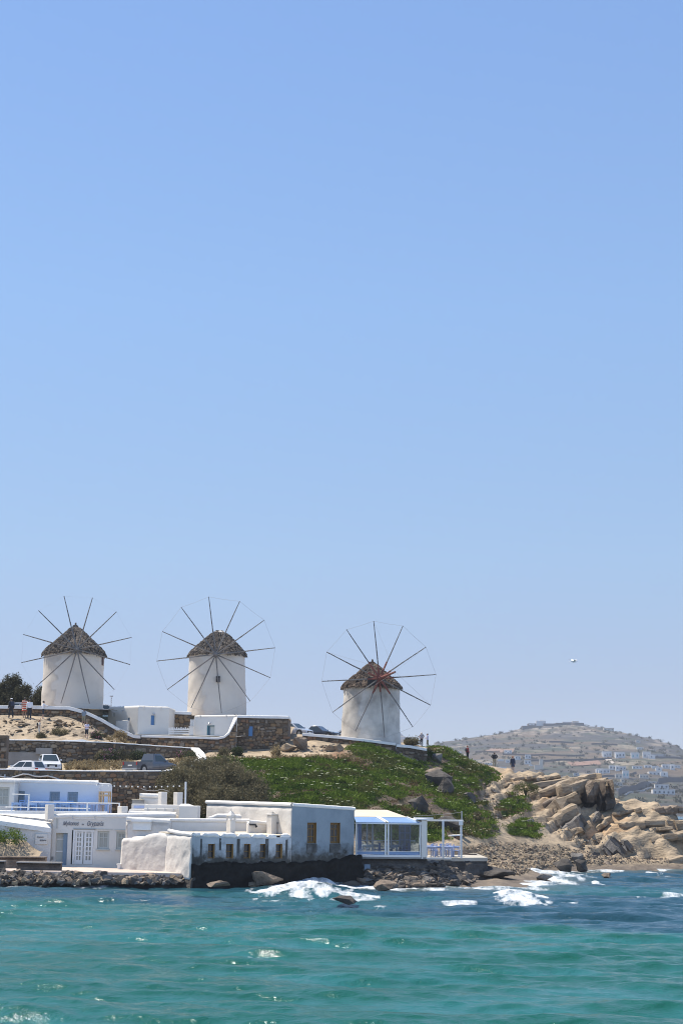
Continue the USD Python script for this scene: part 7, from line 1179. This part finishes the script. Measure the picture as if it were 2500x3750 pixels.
for k, (px, py, D, rx, rz, lf, lab, bl) in enumerate([(220, 2690, 138.6, .7, .42, olive_leaf, 'round olive shrub on the sandy slope', None), (352, 2700, 138, .45, .35, oleander_g, 'small pink flowered shrub on the sandy slope', pink), (150, 2703, 137.4, .35, .25, olive_leaf, 'small dry shrub at the feet of the person with the raised arm', None), (400, 2785, 134.4, 1.0, .7, oleander_g, 'leafy shrub against the retaining wall between the white cars and the pickup', pink), (455, 2782, 134.6, 1.1, .7, dark_leaf, 'dark shrub against the retaining wall behind the pickup bed', None), (372, 2780, 134.6, .5, .6, olive_leaf, 'yellow green shrub nearest the white cars under the retaining wall', None), (505, 2778, 135, .6, .45, oleander_g, 'low green shrub behind the pickup cab', None), (672, 2778, 134, .7, .5, oleander_g, 'pink oleander in the corner of the car terrace', pink), (705, 2780, 133, .6, .45, oleander_g, 'green shrub beside the pink oleander in the wall corner', None), (820, 2768, 139, .5, .55, olive_leaf, 'small shrub on the dirt path above the big bush', None), (868, 2762, 139.3, .45, .5, oleander_g, 'small leafy shrub on the path edge below the blue shutter', None), (1010, 2765, 139.2, .35, .6, dry_grass, 'thin dry plant on the path edge above the green slope', None), (1508, 2720, 152, .7, .4, olive_leaf, 'low shrub beside the white off road car', None), (20, 3075, 104.4, 1.3, .45, ice_g[0], 'green succulent clump on the sandy bed at the left edge', None), (1925, 2893, 149, 1.2, .5, ice_g[2], 'olive green cushion plant on the rocks above the right green patch', None), (440, 2700, 141.5, .5, .4, dry_grass, 'dry grass tuft under the curving wall', None)]):
    p = at(px, py, D); shrub('shrub', lab, 'shrub', p - [0, 0, .2], [((p[0], p[1], p[2] + rz * .3), (rx, rx * .8, rz)), ((p[0] + rx * .5, p[1] - .1, p[2] + rz * .05), (rx * .6, rx * .5, rz * .7)), ((p[0] - rx * .5, p[1], p[2] + rz * .1), (rx * .6, rx * .5, rz * .6))], lf, 90, 26, .25, .11, 210 + k, trunk=True, blossom=bl)
# carpets of succulents on the slope
def instancer(name, label, pts, yaw, scale, idx, protos, kind='stuff'):
    path = numbered('/World/' + name); pi = UsdGeom.PointInstancer.Define(stage, path); tag(pi.GetPrim(), label, None, None, kind); pp = []
    for k, (mesh, m) in enumerate(protos): mp = f'{path}/prototype_{k:03d}'; usdkit.mesh(stage, mp, mesh, m); pp.append(mp)
    pi.CreatePrototypesRel().SetTargets([Sdf.Path(x) for x in pp]); n = len(pts); pi.CreatePositionsAttr(Vt.Vec3fArray.FromNumpy(np.asarray(pts, np.float32))); pi.CreateProtoIndicesAttr(Vt.IntArray.FromNumpy(np.asarray(idx, np.int32))); pi.CreateScalesAttr(Vt.Vec3fArray.FromNumpy(np.repeat(np.asarray(scale, np.float32)[:, None], 3, 1)))
    pi.CreateOrientationsAttr(Vt.QuathArray([Gf.Quath(float(math.cos(y / 2)), 0, 0, float(math.sin(y / 2))) for y in yaw]))
rgv = np.random.default_rng(301)
def clump_mesh(seed, n=64, r=.55, h=.17, size=.15):
    rg = np.random.default_rng(seed); c = np.c_[rg.normal(0, r * .45, (n, 2)), np.abs(rg.normal(0, h * .5, n))]; return tufts(rg, c, 1, .02, size, 1.2)
inside = (greenm > .45) & (GP[..., 0] > 560) & (GP[..., 1] < 3105); Y_, X_ = np.nonzero(inside); prob = np.ones(len(X_)); pk = rgv.choice(len(X_), 15000); px_, py_ = GX[Y_[pk], X_[pk]] + rgv.uniform(-.2, .2, len(pk)), GY[Y_[pk], X_[pk]] + rgv.uniform(-.2, .2, len(pk)); XY = np.stack([px_, py_], 1); Zg = ground_z(XY); P_ = np.c_[XY, Zg]; PJ = proj(P_)
n1, n2, n3 = fbm(P_ * .45, 4, 24), fbm(P_ * .8, 3, 303), fbm(P_ * .22, 3, 304); bare = n1 > .60 + .1 * (n3 - .5) - .06 * ((PJ[:, 0] > 1330) & (PJ[:, 1] > 2870)); brown_in = inpoly(PJ, BROWN) | (n2 > .72); keep_ = ~bare | (rgv.random(len(P_)) < .25); keep_ &= np.min(np.linalg.norm(XY[:, None] - np.array(PEOPLE)[None, :, :2] + np.array([0, .5]), axis=2), 1) > 1.3
idx = np.where(brown_in & (rgv.random(len(P_)) < .8) | (bare & (rgv.random(len(P_)) < .35)), 3, np.where(n2 < .42, 1, np.where(n3 > .56, 2, 0))); idx = np.where(rgv.random(len(P_)) < .12, rgv.integers(0, 3, len(P_)), idx)
instancer('groundcover', 'green and rusty carpet of succulents covering the slope below the third windmill', P_[keep_] + [0, 0, -.03], rgv.uniform(0, 6.28, keep_.sum()), rgv.uniform(.55, 1.25, keep_.sum()), idx[keep_] * 2 + rgv.integers(0, 2, keep_.sum()), [(clump_mesh(310 + k), ice_g[k // 2]) for k in range(8)])
fl_ = rgv.random(len(P_)) < np.clip((n3 - .46) * 1.0, 0, .09) + .018; fl_ &= ~bare; ff = MB(); fp_ = P_[fl_]; v, f = tufts(rgv, fp_ + [0, 0, .24], 2, .22, .15, .8); instancer('blossoms', 'pale blossoms dotted over the green slope', fp_ + np.c_[rgv.normal(0, .1, (len(fp_), 2)), np.full(len(fp_), .30)], rgv.uniform(0, 6, len(fp_)), rgv.uniform(.6, 1.3, len(fp_)), np.zeros(len(fp_), int), [(hull([[math.cos(a) * .12, math.sin(a) * .12, .02 * (k % 2)] for k, a in enumerate(np.arange(8) * .785)] + [[0, 0, -.03]]), flower_mat)])
# dry grass on the terrace and on the path edge
gq = []
for poly, n, fz_, D0, D1 in (([(240, 2800), (330, 2786), (480, 2792), (500, 2818), (240, 2820)], 500, car_z, 122, 136), ([(610, 2790), (700, 2775), (740, 2782), (650, 2815)], 250, car_z, 122, 137), ([(380, 2700), (470, 2720), (510, 2736), (380, 2718)], 160, slope_z, 135, 144), ([(1000, 2778), (1290, 2766), (1340, 2800), (1290, 2800), (1240, 2782), (1000, 2786)], 500, ground_z, 130, 146), ([(800, 2780), (1000, 2778), (1000, 2788), (800, 2790)], 150, ground_z, 130, 146), ([(1700, 2990), (1790, 2980), (1795, 3060), (1660, 3066)], 350, ground_z, 115, 150), ([(1560, 2745), (1640, 2745), (1620, 2760), (1570, 2760)], 120, ground_z, 140, 165), ([(1700, 2800), (1800, 2818), (1790, 2830), (1720, 2812)], 150, ground_z, 135, 170)):
    pg = Polygon(poly); b_ = pg.bounds; c_ = 0
    while c_ < n:
        q = rgv.uniform(b_[:2], b_[2:]); c_ += 1
        if not shapely.contains_xy(pg, *q): continue
        d = ray(*q); D = np.arange(D0, D1, .15); Qd = EYE + d * (D / d[1])[:, None]; k = np.nonzero(Qd[:, 2] <= fz_(Qd[:, :2]))[0]
        if len(k): gq.append(Qd[k[0]])
gq = np.array(gq); instancer('dry_grass', 'tufts of dry straw coloured grass', gq, rgv.uniform(0, 6.28, len(gq)), rgv.uniform(.3, .65, len(gq)), rgv.integers(0, 3, len(gq)), [(clump_mesh(340, 26, .3, .3, .3), dry_grass), (clump_mesh(341, 26, .35, .25, .28), dry_grass), (clump_mesh(342, 26, .35, .25, .28), ice_g[3])])
# scrub on the far hillside
ih = rgv.choice(FX.size, 1500); fp2 = np.c_[FX.ravel()[ih], FY.ravel()[ih], FZ.ravel()[ih]]; instancer('far_scrub', 'dark scrub and low trees dotted over the far hillside', fp2, rgv.uniform(0, 6.28, len(fp2)), rgv.uniform(.6, 2.2, len(fp2)), rgv.integers(0, 3, len(fp2)), [(tufts(np.random.default_rng(350 + k), np.c_[np.random.default_rng(k).normal(0, .8, (14, 2)), np.abs(np.random.default_rng(k + 9).normal(.3, .35, 14))], 3, .5, .9, .4), (dark_leaf, olive_leaf, dark_leaf)[k]) for k in range(3)])
